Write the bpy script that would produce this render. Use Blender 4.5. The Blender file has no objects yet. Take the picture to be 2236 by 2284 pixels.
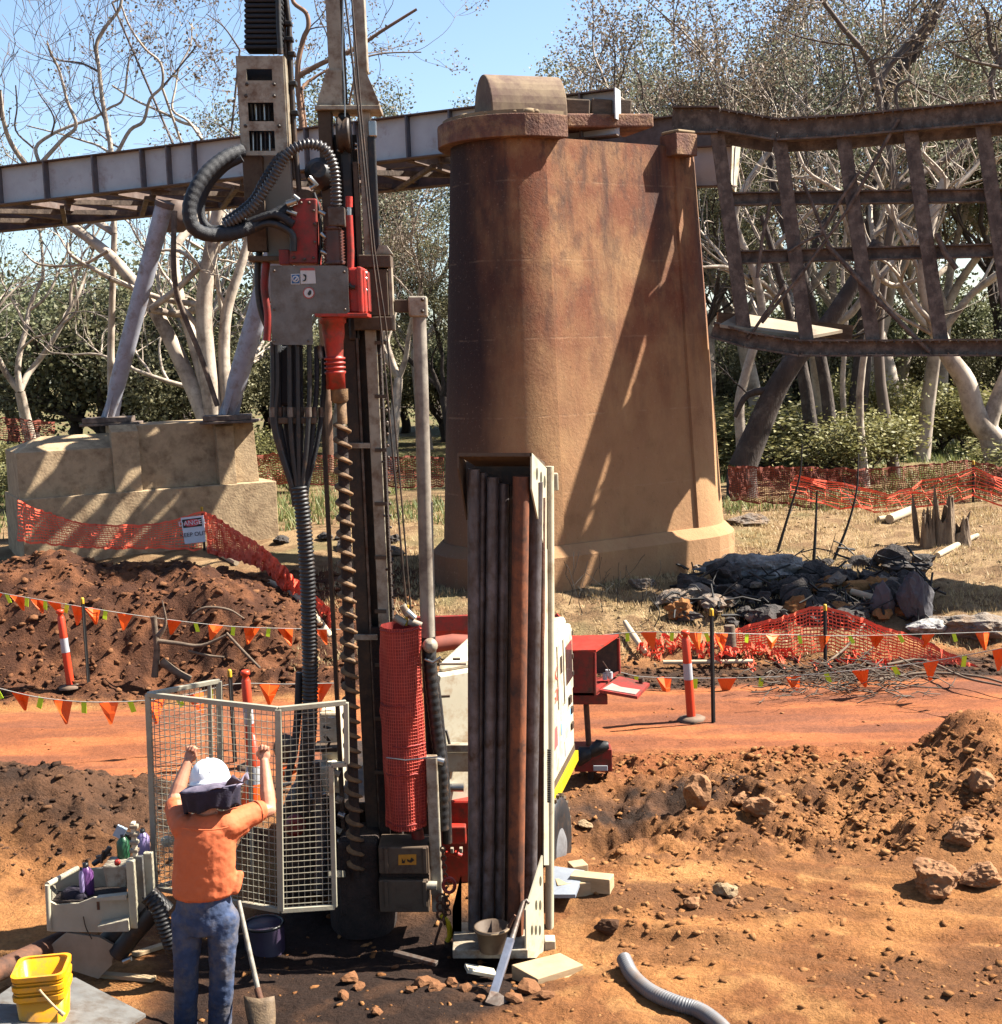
import bpy, bmesh, math, random
import numpy as np
from mathutils import Vector, Matrix, Quaternion
R = math.radians
scene = bpy.context.scene
col = scene.collection
random.seed(7); np.random.seed(7)

# ------------------------------------------------------------ camera
CAMZ = 4.4; FPX = 3000.0; CX, CY = 1118.0, 1142.0
PITCH = math.atan(342 / FPX); ROLL = R(2.0)
_F = Vector((0, math.cos(PITCH), -math.sin(PITCH)))
_U0 = Vector((0, math.sin(PITCH), math.cos(PITCH))); _R0 = Vector((1, 0, 0))
_U = _U0 * math.cos(ROLL) + _R0 * math.sin(ROLL)
_R = _R0 * math.cos(ROLL) - _U0 * math.sin(ROLL)
cam_d = bpy.data.cameras.new('camera'); cam = bpy.data.objects.new('camera', cam_d); col.objects.link(cam)
M = Matrix((( _R.x, _U.x, -_F.x, 0), (_R.y, _U.y, -_F.y, 0), (_R.z, _U.z, -_F.z, CAMZ), (0, 0, 0, 1)))
cam.matrix_world = M
cam_d.sensor_fit = 'HORIZONTAL'; cam_d.sensor_width = 36; cam_d.lens = 36 * FPX / 2236
cam_d.clip_start = .1; cam_d.clip_end = 2000
scene.camera = cam

# ------------------------------------------------------------ sky, sun, exposure
SUN_EL, SUN_AZ = R(48), R(9)      # azimuth from +X towards +Y
w = bpy.data.worlds.new('World'); scene.world = w; w.use_nodes = True
nt = w.node_tree; nt.nodes.clear()
sky = nt.nodes.new('ShaderNodeTexSky'); sky.sky_type = 'NISHITA'; sky.sun_disc = False
sky.sun_elevation = SUN_EL; sky.sun_rotation = R(90) - SUN_AZ
sky.altitude = 200; sky.air_density = 1.0; sky.dust_density = 1.2; sky.ozone_density = 2.5
bg = nt.nodes.new('ShaderNodeBackground'); bg.inputs[1].default_value = .05
out = nt.nodes.new('ShaderNodeOutputWorld')
nt.links.new(sky.outputs[0], bg.inputs[0]); nt.links.new(bg.outputs[0], out.inputs[0])
sd = bpy.data.lights.new('sun', 'SUN'); sd.energy = 5.0; sd.angle = R(.53); sd.color = (1, .93, .82)
sun = bpy.data.objects.new('sun', sd); col.objects.link(sun)
sdir = Vector((math.cos(SUN_EL) * math.cos(SUN_AZ), math.cos(SUN_EL) * math.sin(SUN_AZ), math.sin(SUN_EL)))
sun.rotation_euler = sdir.to_track_quat('Z', 'Y').to_euler()
vs = scene.view_settings
vs.view_transform = 'Standard'; vs.look = 'None'; vs.exposure = 2.3; vs.gamma = 1; vs.use_curve_mapping = False

# ------------------------------------------------------------ helpers
def at(px, py, Y):
    """world point at distance Y ahead seen at photo position (px, py)"""
    d = _F + _R * ((px - CX) / FPX) - _U * ((py - CY) / FPX)
    t = Y / d.y
    return Vector((d.x * t, Y, CAMZ + d.z * t))
def gz(px, py, z=0.0):
    d = _F + _R * ((px - CX) / FPX) - _U * ((py - CY) / FPX)
    t = (z - CAMZ) / d.z
    return Vector((d.x * t, d.y * t, z))
def X(px, Y, py=1400): return at(px, py, Y).x

def tag(o, label=None, cat=None, group=None, kind=None):
    if label: o['label'] = label
    if cat: o['category'] = cat
    if group: o['group'] = group
    if kind: o['kind'] = kind
    return o
def thing(name, label, cat, loc=(0, 0, 0), group=None):
    o = bpy.data.objects.new(name, None); col.objects.link(o); o.location = loc
    o.empty_display_size = .1
    return tag(o, label, cat, group)
def root_loc(o):
    while o.parent: o = o.parent
    return o.location.copy()
def children(o): return [c for c in bpy.data.objects if c.parent == o]
def copy_tree(o, parent=None, kids=None):
    c = o.copy(); col.objects.link(c); c.parent = parent
    for ch in (kids[o.name] if kids else children(o)): copy_tree(ch, c, kids)
    return c

def link(name, me, mat=None, parent=None, world=True, smooth=False, recenter=True):
    o = bpy.data.objects.new(name, me); col.objects.link(o)
    if mat is not None: me.materials.append(mat)
    if parent is not None:
        o.parent = parent
        if world:
            r = root_loc(parent)
            if r.length > 0: me.transform(Matrix.Translation(-r))
    elif recenter and len(me.vertices):
        n = len(me.vertices); co = np.empty(n * 3, 'f'); me.vertices.foreach_get('co', co); co = co.reshape(-1, 3)
        c = Vector((float(co[:, 0].min() + co[:, 0].max()) / 2, float(co[:, 1].min() + co[:, 1].max()) / 2, float(co[:, 2].min())))
        me.transform(Matrix.Translation(-c)); o.location = c
    if smooth: me.polygons.foreach_set('use_smooth', [True] * len(me.polygons))
    me.update()
    return o
def bevel(o, wd=.006, seg=2):
    m = o.modifiers.new('bevel', 'BEVEL'); m.width = wd; m.segments = seg; m.limit_method = 'ANGLE'; m.angle_limit = R(40)
    return o

def frame(d, up=None):
    d = d.normalized()
    if up is None: up = Vector((0, 0, 1)) if abs(d.z) < .95 else Vector((0, 1, 0))
    a = d.cross(up)
    if a.length < 1e-5: a = d.cross(Vector((1, 0, 0)))
    a.normalize(); b = a.cross(d).normalized()
    return a, b

class MB:
    def __init__(s): s.v = []; s.f = []; s.sm = []
    def add(s, vs, fs, smooth=False):
        n = len(s.v); s.v.extend([tuple(v) for v in vs]); s.f.extend([tuple(i + n for i in f) for f in fs]); s.sm.extend([smooth] * len(fs)); return s
    def hexa(s, b, t):      # four bottom points, four top points (same winding)
        return s.add(list(b) + list(t), [(3, 2, 1, 0), (4, 5, 6, 7), (0, 1, 5, 4), (1, 2, 6, 5), (2, 3, 7, 6), (3, 0, 4, 7)])
    def box(s, c, size, rz=0, mat=None):
        hx, hy, hz = size[0] / 2, size[1] / 2, size[2] / 2
        m = mat if mat is not None else Matrix.Rotation(rz, 3, 'Z'); c = Vector(c)
        p = [c + m @ Vector(q) for q in ((-hx, -hy, -hz), (hx, -hy, -hz), (hx, hy, -hz), (-hx, hy, -hz), (-hx, -hy, hz), (hx, -hy, hz), (hx, hy, hz), (-hx, hy, hz))]
        return s.hexa(p[:4], p[4:])
    def beam(s, a, b, wd, ht, up=None):    # box from a to b, width across, height along up
        a, b = Vector(a), Vector(b); x, y = frame(b - a, up)
        q = [(-1, -1), (1, -1), (1, 1), (-1, 1)]
        return s.hexa([a + x * (i * wd / 2) + y * (j * ht / 2) for i, j in q][::-1], [b + x * (i * wd / 2) + y * (j * ht / 2) for i, j in q][::-1])
    def ibeam(s, a, b, wd, ht, th, up=None):
        a, b = Vector(a), Vector(b); x, y = frame(b - a, up)
        s.beam(a, b, th, ht - 2 * th - .004, y)
        o = y * (ht / 2 - th / 2)
        s.beam(a + o, b + o, wd, th, y); s.beam(a - o, b - o, wd, th, y); return s
    def tube(s, pts, r, n=8, cap=True, smooth=True, hollow=0):
        pts = [Vector(p) for p in pts]; m = len(pts)
        rs = r if isinstance(r, (list, tuple)) else [r] * m
        d0 = (pts[1] - pts[0]).normalized(); x, y = frame(d0); vs = []
        prev = d0
        for i, p in enumerate(pts):
            d = (pts[min(i + 1, m - 1)] - pts[max(i - 1, 0)])
            d = d.normalized() if d.length > 1e-9 else prev
            q = prev.rotation_difference(d); x = q @ x; y = q @ y; prev = d
            for k in range(n):
                t = 2 * math.pi * k / n
                vs.append(p + (x * math.cos(t) + y * math.sin(t)) * rs[i])
        fs = [(i * n + k, i * n + (k + 1) % n, (i + 1) * n + (k + 1) % n, (i + 1) * n + k) for i in range(m - 1) for k in range(n)]
        s.add(vs, fs, smooth)
        if cap:
            s.add(vs[:n], [tuple(range(n))[::-1]]); s.add(vs[-n:], [tuple(range(n))])
        return s
    def prism(s, poly, off):      # poly: 3d points, extruded by vector off
        poly = [Vector(p) for p in poly]; off = Vector(off); n = len(poly)
        vs = poly + [p + off for p in poly]
        return s.add(vs, [tuple(range(n))[::-1], tuple(range(n, 2 * n))] + [(i, (i + 1) % n, n + (i + 1) % n, n + i) for i in range(n)])
    def lathe(s, base, prof, n=20, axis=Vector((0, 0, 1)), smooth=True):
        base = Vector(base); x, y = frame(Vector(axis)); ax = Vector(axis).normalized(); vs = []
        for r, h in prof:
            for k in range(n):
                t = 2 * math.pi * k / n; vs.append(base + ax * h + (x * math.cos(t) + y * math.sin(t)) * r)
        m = len(prof)
        fs = [(i * n + k, i * n + (k + 1) % n, (i + 1) * n + (k + 1) % n, (i + 1) * n + k) for i in range(m - 1) for k in range(n)]
        s.add(vs, fs, smooth)
        if prof[0][0] > 1e-4: s.add(vs[:n], [tuple(range(n))[::-1]])
        if prof[-1][0] > 1e-4: s.add(vs[-n:], [tuple(range(n))])
        return s
    def ball(s, c, r, n=10, m=7, sc=(1, 1, 1), rot=None):
        c = Vector(c); vs = []
        for i in range(m + 1):
            ph = math.pi * i / m
            for k in range(n):
                t = 2 * math.pi * k / n
                v = Vector((math.sin(ph) * math.cos(t) * sc[0], math.sin(ph) * math.sin(t) * sc[1], math.cos(ph) * sc[2])) * r
                if rot is not None: v = rot @ v
                vs.append(c + v)
        return s.add(vs, [(i * n + k, (i + 1) * n + k, (i + 1) * n + (k + 1) % n, i * n + (k + 1) % n) for i in range(m) for k in range(n)], True)
    def mesh(s, name='m'):
        me = bpy.data.meshes.new(name); me.from_pydata([tuple(v) for v in s.v], [], s.f)
        me.polygons.foreach_set('use_smooth', s.sm); me.update(); return me
    def build(s, name, mat, parent=None, world=True, bev=0):
        o = link(name, s.mesh(name), mat, parent, world)
        if bev: bevel(o, bev)
        return o

def spline(pts, k=6):
    """Catmull-Rom through pts"""
    pts = [Vector(p) for p in pts]; q = [pts[0] * 2 - pts[1]] + pts + [pts[-1] * 2 - pts[-2]]; o = []
    for i in range(1, len(q) - 2):
        for j in range(k):
            t = j / k; a, b, c, d = q[i - 1:i + 3]
            o.append(.5 * ((2 * b) + (c - a) * t + (2 * a - 5 * b + 4 * c - d) * t * t + (3 * b - a - 3 * c + d) * t ** 3))
    o.append(pts[-1]); return o
def lerp(a, b, t): return a + (b - a) * t
def interp_list(rs, n):
    return [float(v) for v in np.interp(np.linspace(0, 1, n), np.linspace(0, 1, len(rs)), rs)]

# ------------------------------------------------------------ materials
def mat(name, c1, c2=None, rough=.7, metal=0, scale=6, bump=.15, detail=6, dirt=None, dirt_amt=.35, dscale=3, streak=1.0, spec=.35, c3=None, bdist=.01, alpha=None, coat=0, kk=.47):
    m = bpy.data.materials.new(name); m.use_nodes = True; t = m.node_tree; N = t.nodes; L = t.links
    b = N['Principled BSDF']; b.inputs['Roughness'].default_value = rough; b.inputs['Metallic'].default_value = metal
    b.inputs['Specular IOR Level'].default_value = spec
    if coat: b.inputs['Coat Weight'].default_value = coat; b.inputs['Coat Roughness'].default_value = .2
    if c2 is None: c2 = tuple(v * .72 for v in c1)
    c1 = tuple(v * kk for v in c1); c2 = tuple(v * kk for v in c2)
    if dirt: dirt = tuple(v * kk for v in dirt)
    tc = N.new('ShaderNodeTexCoord'); mp = N.new('ShaderNodeMapping'); mp.inputs['Scale'].default_value = (1, 1, streak)
    L.new(tc.outputs['Object'], mp.inputs[0])
    n1 = N.new('ShaderNodeTexNoise'); n1.inputs['Scale'].default_value = scale; n1.inputs['Detail'].default_value = detail; n1.inputs['Roughness'].default_value = .62
    L.new(mp.outputs[0], n1.inputs['Vector'])
    cr = N.new('ShaderNodeValToRGB'); e = cr.color_ramp.elements
    e[0].position = .32; e[0].color = (*c2, 1); e[1].position = .68; e[1].color = (*c1, 1)
    if c3: x = e.new(.5); x.color = (*c3, 1)
    L.new(n1.outputs['Fac'], cr.inputs[0]); last = cr.outputs[0]
    if dirt:
        n2 = N.new('ShaderNodeTexNoise'); n2.inputs['Scale'].default_value = dscale; n2.inputs['Detail'].default_value = 8; n2.inputs['Roughness'].default_value = .7
        L.new(tc.outputs['Object'], n2.inputs['Vector'])
        mr = N.new('ShaderNodeMapRange'); mr.inputs['From Min'].default_value = .62 - dirt_amt * .5; mr.inputs['From Max'].default_value = .78 - dirt_amt * .3
        L.new(n2.outputs['Fac'], mr.inputs['Value'])
        mx = N.new('ShaderNodeMix'); mx.data_type = 'RGBA'; mx.inputs['B'].default_value = (*dirt, 1)
        L.new(mr.outputs[0], mx.inputs['Factor']); L.new(last, mx.inputs['A']); last = mx.outputs['Result']
    L.new(last, b.inputs['Base Color'])
    if bump:
        n3 = N.new('ShaderNodeTexNoise'); n3.inputs['Scale'].default_value = scale * 5; n3.inputs['Detail'].default_value = 5
        L.new(mp.outputs[0], n3.inputs['Vector'])
        bp = N.new('ShaderNodeBump'); bp.inputs['Strength'].default_value = bump; bp.inputs['Distance'].default_value = bdist
        L.new(n3.outputs['Fac'], bp.inputs['Height']); L.new(bp.outputs[0], b.inputs['Normal'])
    m['b'] = 1
    return m

RUST = (.10, .04, .018)
MT = dict(
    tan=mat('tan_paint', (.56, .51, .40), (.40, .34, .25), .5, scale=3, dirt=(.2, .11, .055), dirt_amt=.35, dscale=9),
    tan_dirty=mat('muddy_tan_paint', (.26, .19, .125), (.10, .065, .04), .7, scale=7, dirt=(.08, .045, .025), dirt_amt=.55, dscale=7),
    white=mat('cream_paint', (.86, .80, .62), (.74, .67, .50), .45, scale=3, bump=.06, dirt=(.50, .33, .18), dirt_amt=.28, dscale=6),
    yellow=mat('yellow_paint', (.85, .60, .01), (.75, .5, .01), .45, scale=3, bump=.04, dirt=(.4, .2, .06), dirt_amt=.2),
    red=mat('red_paint', (.72, .035, .016), (.50, .024, .013), .5, scale=5, bump=.12, detail=9, dirt=(.16, .05, .03), dirt_amt=.38, dscale=9),
    redd=mat('dark_red_paint', (.46, .028, .02), (.30, .022, .016), .55, scale=5, bump=.12, detail=9, dirt=(.10, .04, .025), dirt_amt=.4, dscale=8),
    redbrown=mat('greasy_red_brown', (.18, .045, .03), (.08, .03, .02), .4, scale=9),
    grey=mat('grey_steel_plate', (.26, .255, .24), (.17, .165, .155), .6, metal=.15, scale=5, detail=10, dirt=(.13, .10, .075), dirt_amt=.35, dscale=7),
    dark=mat('greasy_dark_steel', (.045, .032, .025), (.02, .015, .012), .55, scale=8, dirt=(.12, .065, .035), dirt_amt=.35, dscale=10),
    mud=mat('mud_caked_steel', (.06, .034, .024), (.02, .012, .009), .85, scale=12, bump=.8, bdist=.02),
    black=mat('black_rubber', (.022, .023, .026), (.012, .012, .014), .5, scale=10, dirt=(.10, .055, .03), dirt_amt=.2, dscale=12),
    blackb=mat('black_braid', (.018, .022, .032), (.008, .01, .016), .6, scale=40, bump=.6),
    chrome=mat('bright_steel', (.6, .6, .6), (.45, .44, .42), .3, metal=.9, scale=10, bump=.05),
    steel=mat('worn_steel', (.28, .25, .22), (.12, .08, .06), .5, metal=.5, scale=9, dirt=RUST, dirt_amt=.4, dscale=12),
    earthy=mat('clay_coated_steel', (.34, .19, .08), (.10, .055, .028), .8, scale=14, bump=.5),
    rust=mat('rusty_steel', (.26, .10, .045), (.11, .045, .025), .8, scale=10, bump=.4, dirt=(.05, .025, .015), dirt_amt=.35),
    rust_o=mat('orange_rust_pipe', (.40, .12, .04), (.13, .045, .022), .75, scale=7, bump=.3, dirt=(.06, .03, .02), dirt_amt=.35, dscale=8, streak=.3),
    rod=mat('drill_rod_steel', (.25, .225, .235), (.07, .06, .062), .5, metal=.35, scale=9, dirt=(.08, .048, .03), dirt_amt=.35, dscale=10, streak=.35),
    truss=mat('old_brown_bridge_paint', (.20, .145, .11), (.075, .052, .042), .8, scale=7, bump=.5, streak=.5, dirt=(.34, .26, .20), dirt_amt=.3, dscale=6),
    girder=mat('weathered_grey_girder', (.60, .63, .66), (.46, .48, .50), .6, scale=1.6, bump=.1, dirt=(.34, .28, .27), dirt_amt=.12, dscale=2.5, kk=.6),
    girderrust=mat('rusty_flange', (.24, .16, .13), (.12, .08, .065), .8, scale=5, dirt=(.25, .2, .18), dirt_amt=.2),
    pylon=mat('grey_blue_tube_paint', (.55, .57, .66), (.38, .39, .46), .55, scale=3, bump=.1, dirt=(.25, .16, .12), dirt_amt=.25, dscale=4),
    sleeper=mat('old_sleeper_timber', (.26, .19, .13), (.12, .085, .06), .9, scale=5, bump=.5, streak=3),
    concrete=mat('buff_concrete', (.42, .31, .18), (.32, .22, .125), .9, scale=2.2, bump=.35, dirt=(.22, .15, .095), dirt_amt=.3, dscale=1.6),
    concgrey=mat('grey_concrete_rubble', (.33, .28, .23), (.16, .13, .11), .95, scale=6, bump=.9, bdist=.03, dirt=(.28, .17, .09), dirt_amt=.4, dscale=4),
    timber=mat('sawn_timber', (.66, .48, .28), (.48, .33, .18), .8, scale=4, bump=.2, streak=4),
    orange=mat('fluoro_orange', (.95, .13, .015), (.85, .10, .012), .5, scale=3, bump=.02, spec=.2, kk=.80),
    orangered=mat('orange_red_plastic', (.90, .075, .02), (.75, .06, .02), .45, scale=3, bump=.03, dirt=(.4, .12, .05), dirt_amt=.15),
    lime=mat('fluoro_lime', (.62, .85, .03), (.5, .7, .02), .5, scale=3, bump=.02, kk=.80),
    meshred=mat('red_barrier_mesh', (.95, .13, .06), (.6, .085, .045), .75, scale=2, bump=0, kk=.8),
    meshred2=mat('faded_brown_orange_barrier_mesh', (.36, .085, .045), (.25, .06, .035), .8, scale=6, bump=0),
    refl=mat('reflective_band', (.62, .64, .68), (.5, .52, .56), .35, scale=3, bump=.02),
    picket=mat('black_picket', (.02, .018, .017), None, .7),
    ycap=mat('yellow_cap', (.85, .50, .02), None, .5),
    string=mat('white_string', (.6, .58, .52), None, .8),
    cage=mat('cage_tan_paint', (.52, .49, .38), (.42, .38, .28), .5, scale=6, dirt=(.3, .2, .12), dirt_amt=.2),
    black0=mat('black_void_paint', (.01, .01, .01), None, .8),
)
# ------------------------------------------------------------ noise for terrain
def _hash(ix, iy, seed):
    h = (ix.astype(np.int64) * 374761393 + iy.astype(np.int64) * 668265263 + seed * 1442695041) & 0xffffffff
    h = ((h ^ (h >> 13)) * 1274126177) & 0xffffffff
    return ((h ^ (h >> 16)) & 0xffff) / 65535.0
def vnoise(x, y, seed=0):
    ix = np.floor(x); iy = np.floor(y); fx = x - ix; fy = y - iy
    fx = fx * fx * (3 - 2 * fx); fy = fy * fy * (3 - 2 * fy)
    a = _hash(ix, iy, seed); b = _hash(ix + 1, iy, seed); c = _hash(ix, iy + 1, seed); d = _hash(ix + 1, iy + 1, seed)
    return (a * (1 - fx) + b * fx) * (1 - fy) + (c * (1 - fx) + d * fx) * fy
def fbm(x, y, oct=5, seed=0, gain=.5, ridged=False):
    s = 0; a = 1; t = 0
    for i in range(oct):
        ca, sa = math.cos(.9 * i + .5), math.sin(.9 * i + .5); k2 = 2.03 ** i; n = vnoise((x * ca - y * sa) * k2 + 17.3 * i, (x * sa + y * ca) * k2 - 9.1 * i, seed + i)
        if ridged: n = 1 - np.abs(2 * n - 1)
        s = s + a * n; t += a; a *= gain
    return s / t
def sst(a, b, x):
    t = np.clip((x - a) / (b - a), 0, 1); return t * t * (3 - 2 * t)
def bump(x, y, px, D, sx, sy, h, p=2):
    cx = (px - CX) / FPX * D
    return h * np.exp(-(np.abs((x - cx) / sx) ** p + np.abs((y - D) / sy) ** p))
def gauss(x, y, cx, cy, sx, sy): return np.exp(-(((x - cx) / sx) ** 2 + ((y - cy) / sy) ** 2))

def rough_mask(x, y):
    """how lumpy the earth is"""
    leftmound = sst(17.6, 18.3, y) * sst(23.5, 22, y) * sst(-1.2, -2.2, x)
    rightberm = sst(11.0, 11.6, y) * sst(14.6, 13.9, y + .25 * (vnoise(x * 1.3, y * 0, 5) - .5)) * sst(.5, 1.0, x)
    leftberm = sst(10.6, 11.3, y) * sst(14.2, 13.4, y) * sst(-2.3, -2.8, x)
    rbank = sst(17.7, 18.6, y) * sst(26, 22, y) * .38
    foot = sst(11.2, 10, y) * .16
    return np.clip(leftmound * .9 + rightberm + leftberm * .8 + rbank + foot + .05, 0, 1)
def height(x, y):
    x = np.asarray(x, float); y = np.asarray(y, float)
    h = sst(17.4, 21, y) * .75 + sst(21, 27, y) * .35
    h = h + sst(30, 90, y) * .8 * fbm(x * .05, y * .05, 3, 40)
    h = h + bump(x, y, 120, 20.3, 3.1, 1.5, .72, 3) + bump(x, y, 470, 19.2, 1.0, 1.0, .42) + bump(x, y, 60, 20.6, 1.0, .8, .15)
    h = h - bump(x, y, 370, 18.6, .8, .55, .55)
    h = h + bump(x, y, 2190, 13.6, .6, .5, .55) + bump(x, y, 2140, 11.5, .55, .4, .22) + bump(x, y, 1850, 13.4, 1.1, .6, .12) + bump(x, y, 1650, 12.6, .9, .6, .08) + bump(x, y, 1560, 13.2, .35, .3, .12)
    h = h + bump(x, y, 2230, 11.9, .9, .8, .10)
    h = h + bump(x, y, 60, 12.6, 1.8, .8, .35) + bump(x, y, -300, 12.8, 2, .9, .4)
    h = h - bump(x, y, 1340, 12.2, .55, .5, .28)
    h = h - bump(x, y, 800, 9.9, 1.3, .7, .15) - bump(x, y, 1180, 9.7, .9, .6, .09) - bump(x, y, 455, 8.68, .55, .4, .09)
    h = h + bump(x, y, 60, 7.4, .9, .7, .45)
    m = rough_mask(x, y)
    r = fbm(x * 1.5, y * 1.5, 6, 3, .60) - .5
    h = h + m * (r * .50 + (fbm(x * 3.4, y * 3.4, 6, 11, .62) - .5) * .28 + (fbm(x * 10, y * 10, 3, 12, .6) - .5) * .06)
    fr = sst(11.8, 10.8, y) * sst(.2, .9, x)
    a = x * .35 + y * .94; b = x * .94 - y * .35
    h = h + fr * (fbm(a * 5.5, b * .7, 4, 33) - .5) * .10
    h = h + (fbm(x * .7, y * .7, 4, 20) - .5) * .10 + (fbm(x * 5, y * 5, 3, 21) - .5) * .018
    return h
def hz(x, y): return float(height(np.array([x]), np.array([y]))[0])
def on(px, py, z0=0.0):
    """point of the terrain seen at (px, py)"""
    z = z0
    for _ in range(12):
        p = gz(px, py, min(z, 3.9)); z = .5 * z + .5 * hz(p.x, p.y)
    p = gz(px, py, z); return Vector((p.x, p.y, hz(p.x, p.y)))
def road_mask(x, y):
    w1 = 14.35 + .5 * (fbm(x * .5, x * 0 + 3, 3, 50) - .5) + .05 * np.abs(x)
    w2 = 17.35 + .4 * (fbm(x * .6, x * 0 + 9, 3, 52) - .5)
    w1 = np.where(x < -1, w1 - .5 * sst(-1, -3, x), w1)
    e = .25 * (fbm(x * 3, y * 3, 4, 55) - .5)
    return sst(w1 - .15, w1 + .15, y + e) * sst(w2 + .12, w2 - .12, y + e)

def ground_colors(x, y, z):
    C = lambda *c: np.array(c)[None, :]
    n1 = fbm(x * .8, y * .8, 5, 70); n2 = fbm(x * 4, y * 4, 4, 71); n3 = fbm(x * .25, y * .25, 3, 72); n4 = fbm(x * 14, y * 14, 3, 73)
    def mixc(a, b, t): return a * (1 - t[:, None]) + b * t[:, None]
    sand = mixc(C(.60, .265, .088), C(.34, .135, .048), sst(.42, .6, n1))
    sand = mixc(sand, C(.72, .36, .13), sst(.55, .7, n2) * .6)
    brown = mixc(C(.50, .22, .078), C(.27, .115, .045), sst(.42, .68, n2))
    brown = mixc(brown, C(.45, .2, .08), sst(.6, .75, n1) * .7)
    dark = mixc(C(.15, .075, .042), C(.055, .032, .022), sst(.35, .65, n2))
    straw = mixc(C(.47, .31, .16), C(.30, .18, .09), sst(.4, .6, n2))
    straw = mixc(straw, C(.24, .23, .10), sst(.55, .75, n1) * .6)
    road = mixc(C(.50, .165, .058), C(.30, .10, .042), sst(.35, .7, fbm(x * .6, y * 3.5, 4, 77)))
    road = mixc(road, C(.22, .085, .05), sst(.52, .75, fbm(x * .35, y * 2.2, 4, 78)) * .7)
    c = sand
    m = rough_mask(x, y)
    c = mixc(c, brown, sst(.15, .5, m))
    # red soil patches near road
    c = mixc(c, C(.42, .13, .045), np.exp(-((y - 14.2) / .8) ** 2) * .7)
    # left far mound, dark brown
    lm = sst(17.4, 18.0, y) * sst(24, 22.5, y) * sst(-.8, -1.8, x)
    c = mixc(c, mixc(C(.25, .10, .045), C(.11, .045, .024), sst(.35, .6, n2)), lm)
    # black gravel edge of the road
    g1 = sst(17.1, 17.4, y) * sst(18.5, 17.9, y + (n1 - .5)) * sst(-.5, .5, x)
    c = mixc(c, dark, g1)
    g2 = gauss(x, y, X(1400, 13.0), 12.9, 1.5, .45); c = mixc(c, dark, np.clip(g2 * 1.3 * (n2 + .4), 0, 1))
    lb = sst(11.4, 12.2, y + (n1 - .5)) * sst(14.2, 13.5, y + (n1 - .5)) * sst(-2.0, -2.6, x); c = mixc(c, dark, lb * .95)
    # straw bank and beyond
    st = sst(18.2, 19.2, y + (n1 - .5) * 1.2) * (1 - lm); c = mixc(c, straw, st)
    far = sst(30, 44, y); c = mixc(c, mixc(C(.20, .20, .075), C(.26, .19, .09), sst(.4, .6, n2)), far)
    # burnt patch
    bp = gauss(x, y, X(1760, 20), 20.2, 2.0, .9) * (1.4 * n1 + .3); c = mixc(c, C(.018, .016, .016), sst(.3, .55, bp))
    # rig's shade painted into the ground, over wet oily soil round its foot
    rg = np.maximum(gauss(x, y, X(760, 10), 9.5, 1.45, 1.35), gauss(x, y, X(620, 9), 8.5, 1.15, .85)) * (n1 + .5); c = mixc(c, mixc(C(.045, .024, .016), C(.10, .05, .028), sst(.5, .7, n2)), sst(.28, .5, rg))
    fr = sst(12, 11, y) * sst(.2, .9, x); sk = fbm((x * .35 + y * .94) * 4, (x * .94 - y * .35) * .6, 4, 34); c = mixc(c, C(.30, .13, .05), fr * sst(.48, .66, sk) * .75)
    pt = np.maximum(gauss(x, y, X(2160, 8.9), 8.9, 1.1, .5), gauss(x, y, X(1560, 10.4), 10.4, 1.3, .45) * .8) * (.4 + n2); c = mixc(c, C(.22, .095, .04), sst(.3, .55, pt) * .85)
    rm = road_mask(x, y); c = mixc(c, road, rm)
    c = c * (.82 + .36 * n4)[:, None] * .41
    return c, rm

def ground_mat(name, bs):
    m = bpy.data.materials.new(name); m.use_nodes = True; t = m.node_tree; N = t.nodes; L = t.links
    b = N['Principled BSDF']; b.inputs['Roughness'].default_value = .95; b.inputs['Specular IOR Level'].default_value = .15
    a = N.new('ShaderNodeAttribute'); a.attribute_name = 'col'
    tc = N.new('ShaderNodeTexCoord')
    n = N.new('ShaderNodeTexNoise'); n.inputs['Scale'].default_value = 28; n.inputs['Detail'].default_value = 8; n.inputs['Roughness'].default_value = .75
    L.new(tc.outputs['Object'], n.inputs['Vector'])
    mr = N.new('ShaderNodeMapRange'); mr.inputs['From Min'].default_value = .3; mr.inputs['From Max'].default_value = .7; mr.inputs['To Min'].default_value = .62; mr.inputs['To Max'].default_value = 1.38
    L.new(n.outputs['Fac'], mr.inputs['Value'])
    v = N.new('ShaderNodeVectorMath'); v.operation = 'SCALE'; L.new(a.outputs['Color'], v.inputs[0]); L.new(mr.outputs[0], v.inputs['Scale'])
    L.new(v.outputs[0], b.inputs['Base Color'])
    n2 = N.new('ShaderNodeTexNoise'); n2.inputs['Scale'].default_value = 26; n2.inputs['Detail'].default_value = 12; n2.inputs['Roughness'].default_value = .7
    L.new(tc.outputs['Object'], n2.inputs['Vector'])
    bp = N.new('ShaderNodeBump'); bp.inputs['Strength'].default_value = bs; bp.inputs['Distance'].default_value = .05
    L.new(n2.outputs['Fac'], bp.inputs['Height']); L.new(bp.outputs[0], b.inputs['Normal'])
    return m
MT['ground'] = ground_mat('earth', 1.0); MT['road'] = ground_mat('packed_red_earth', .45)

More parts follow.
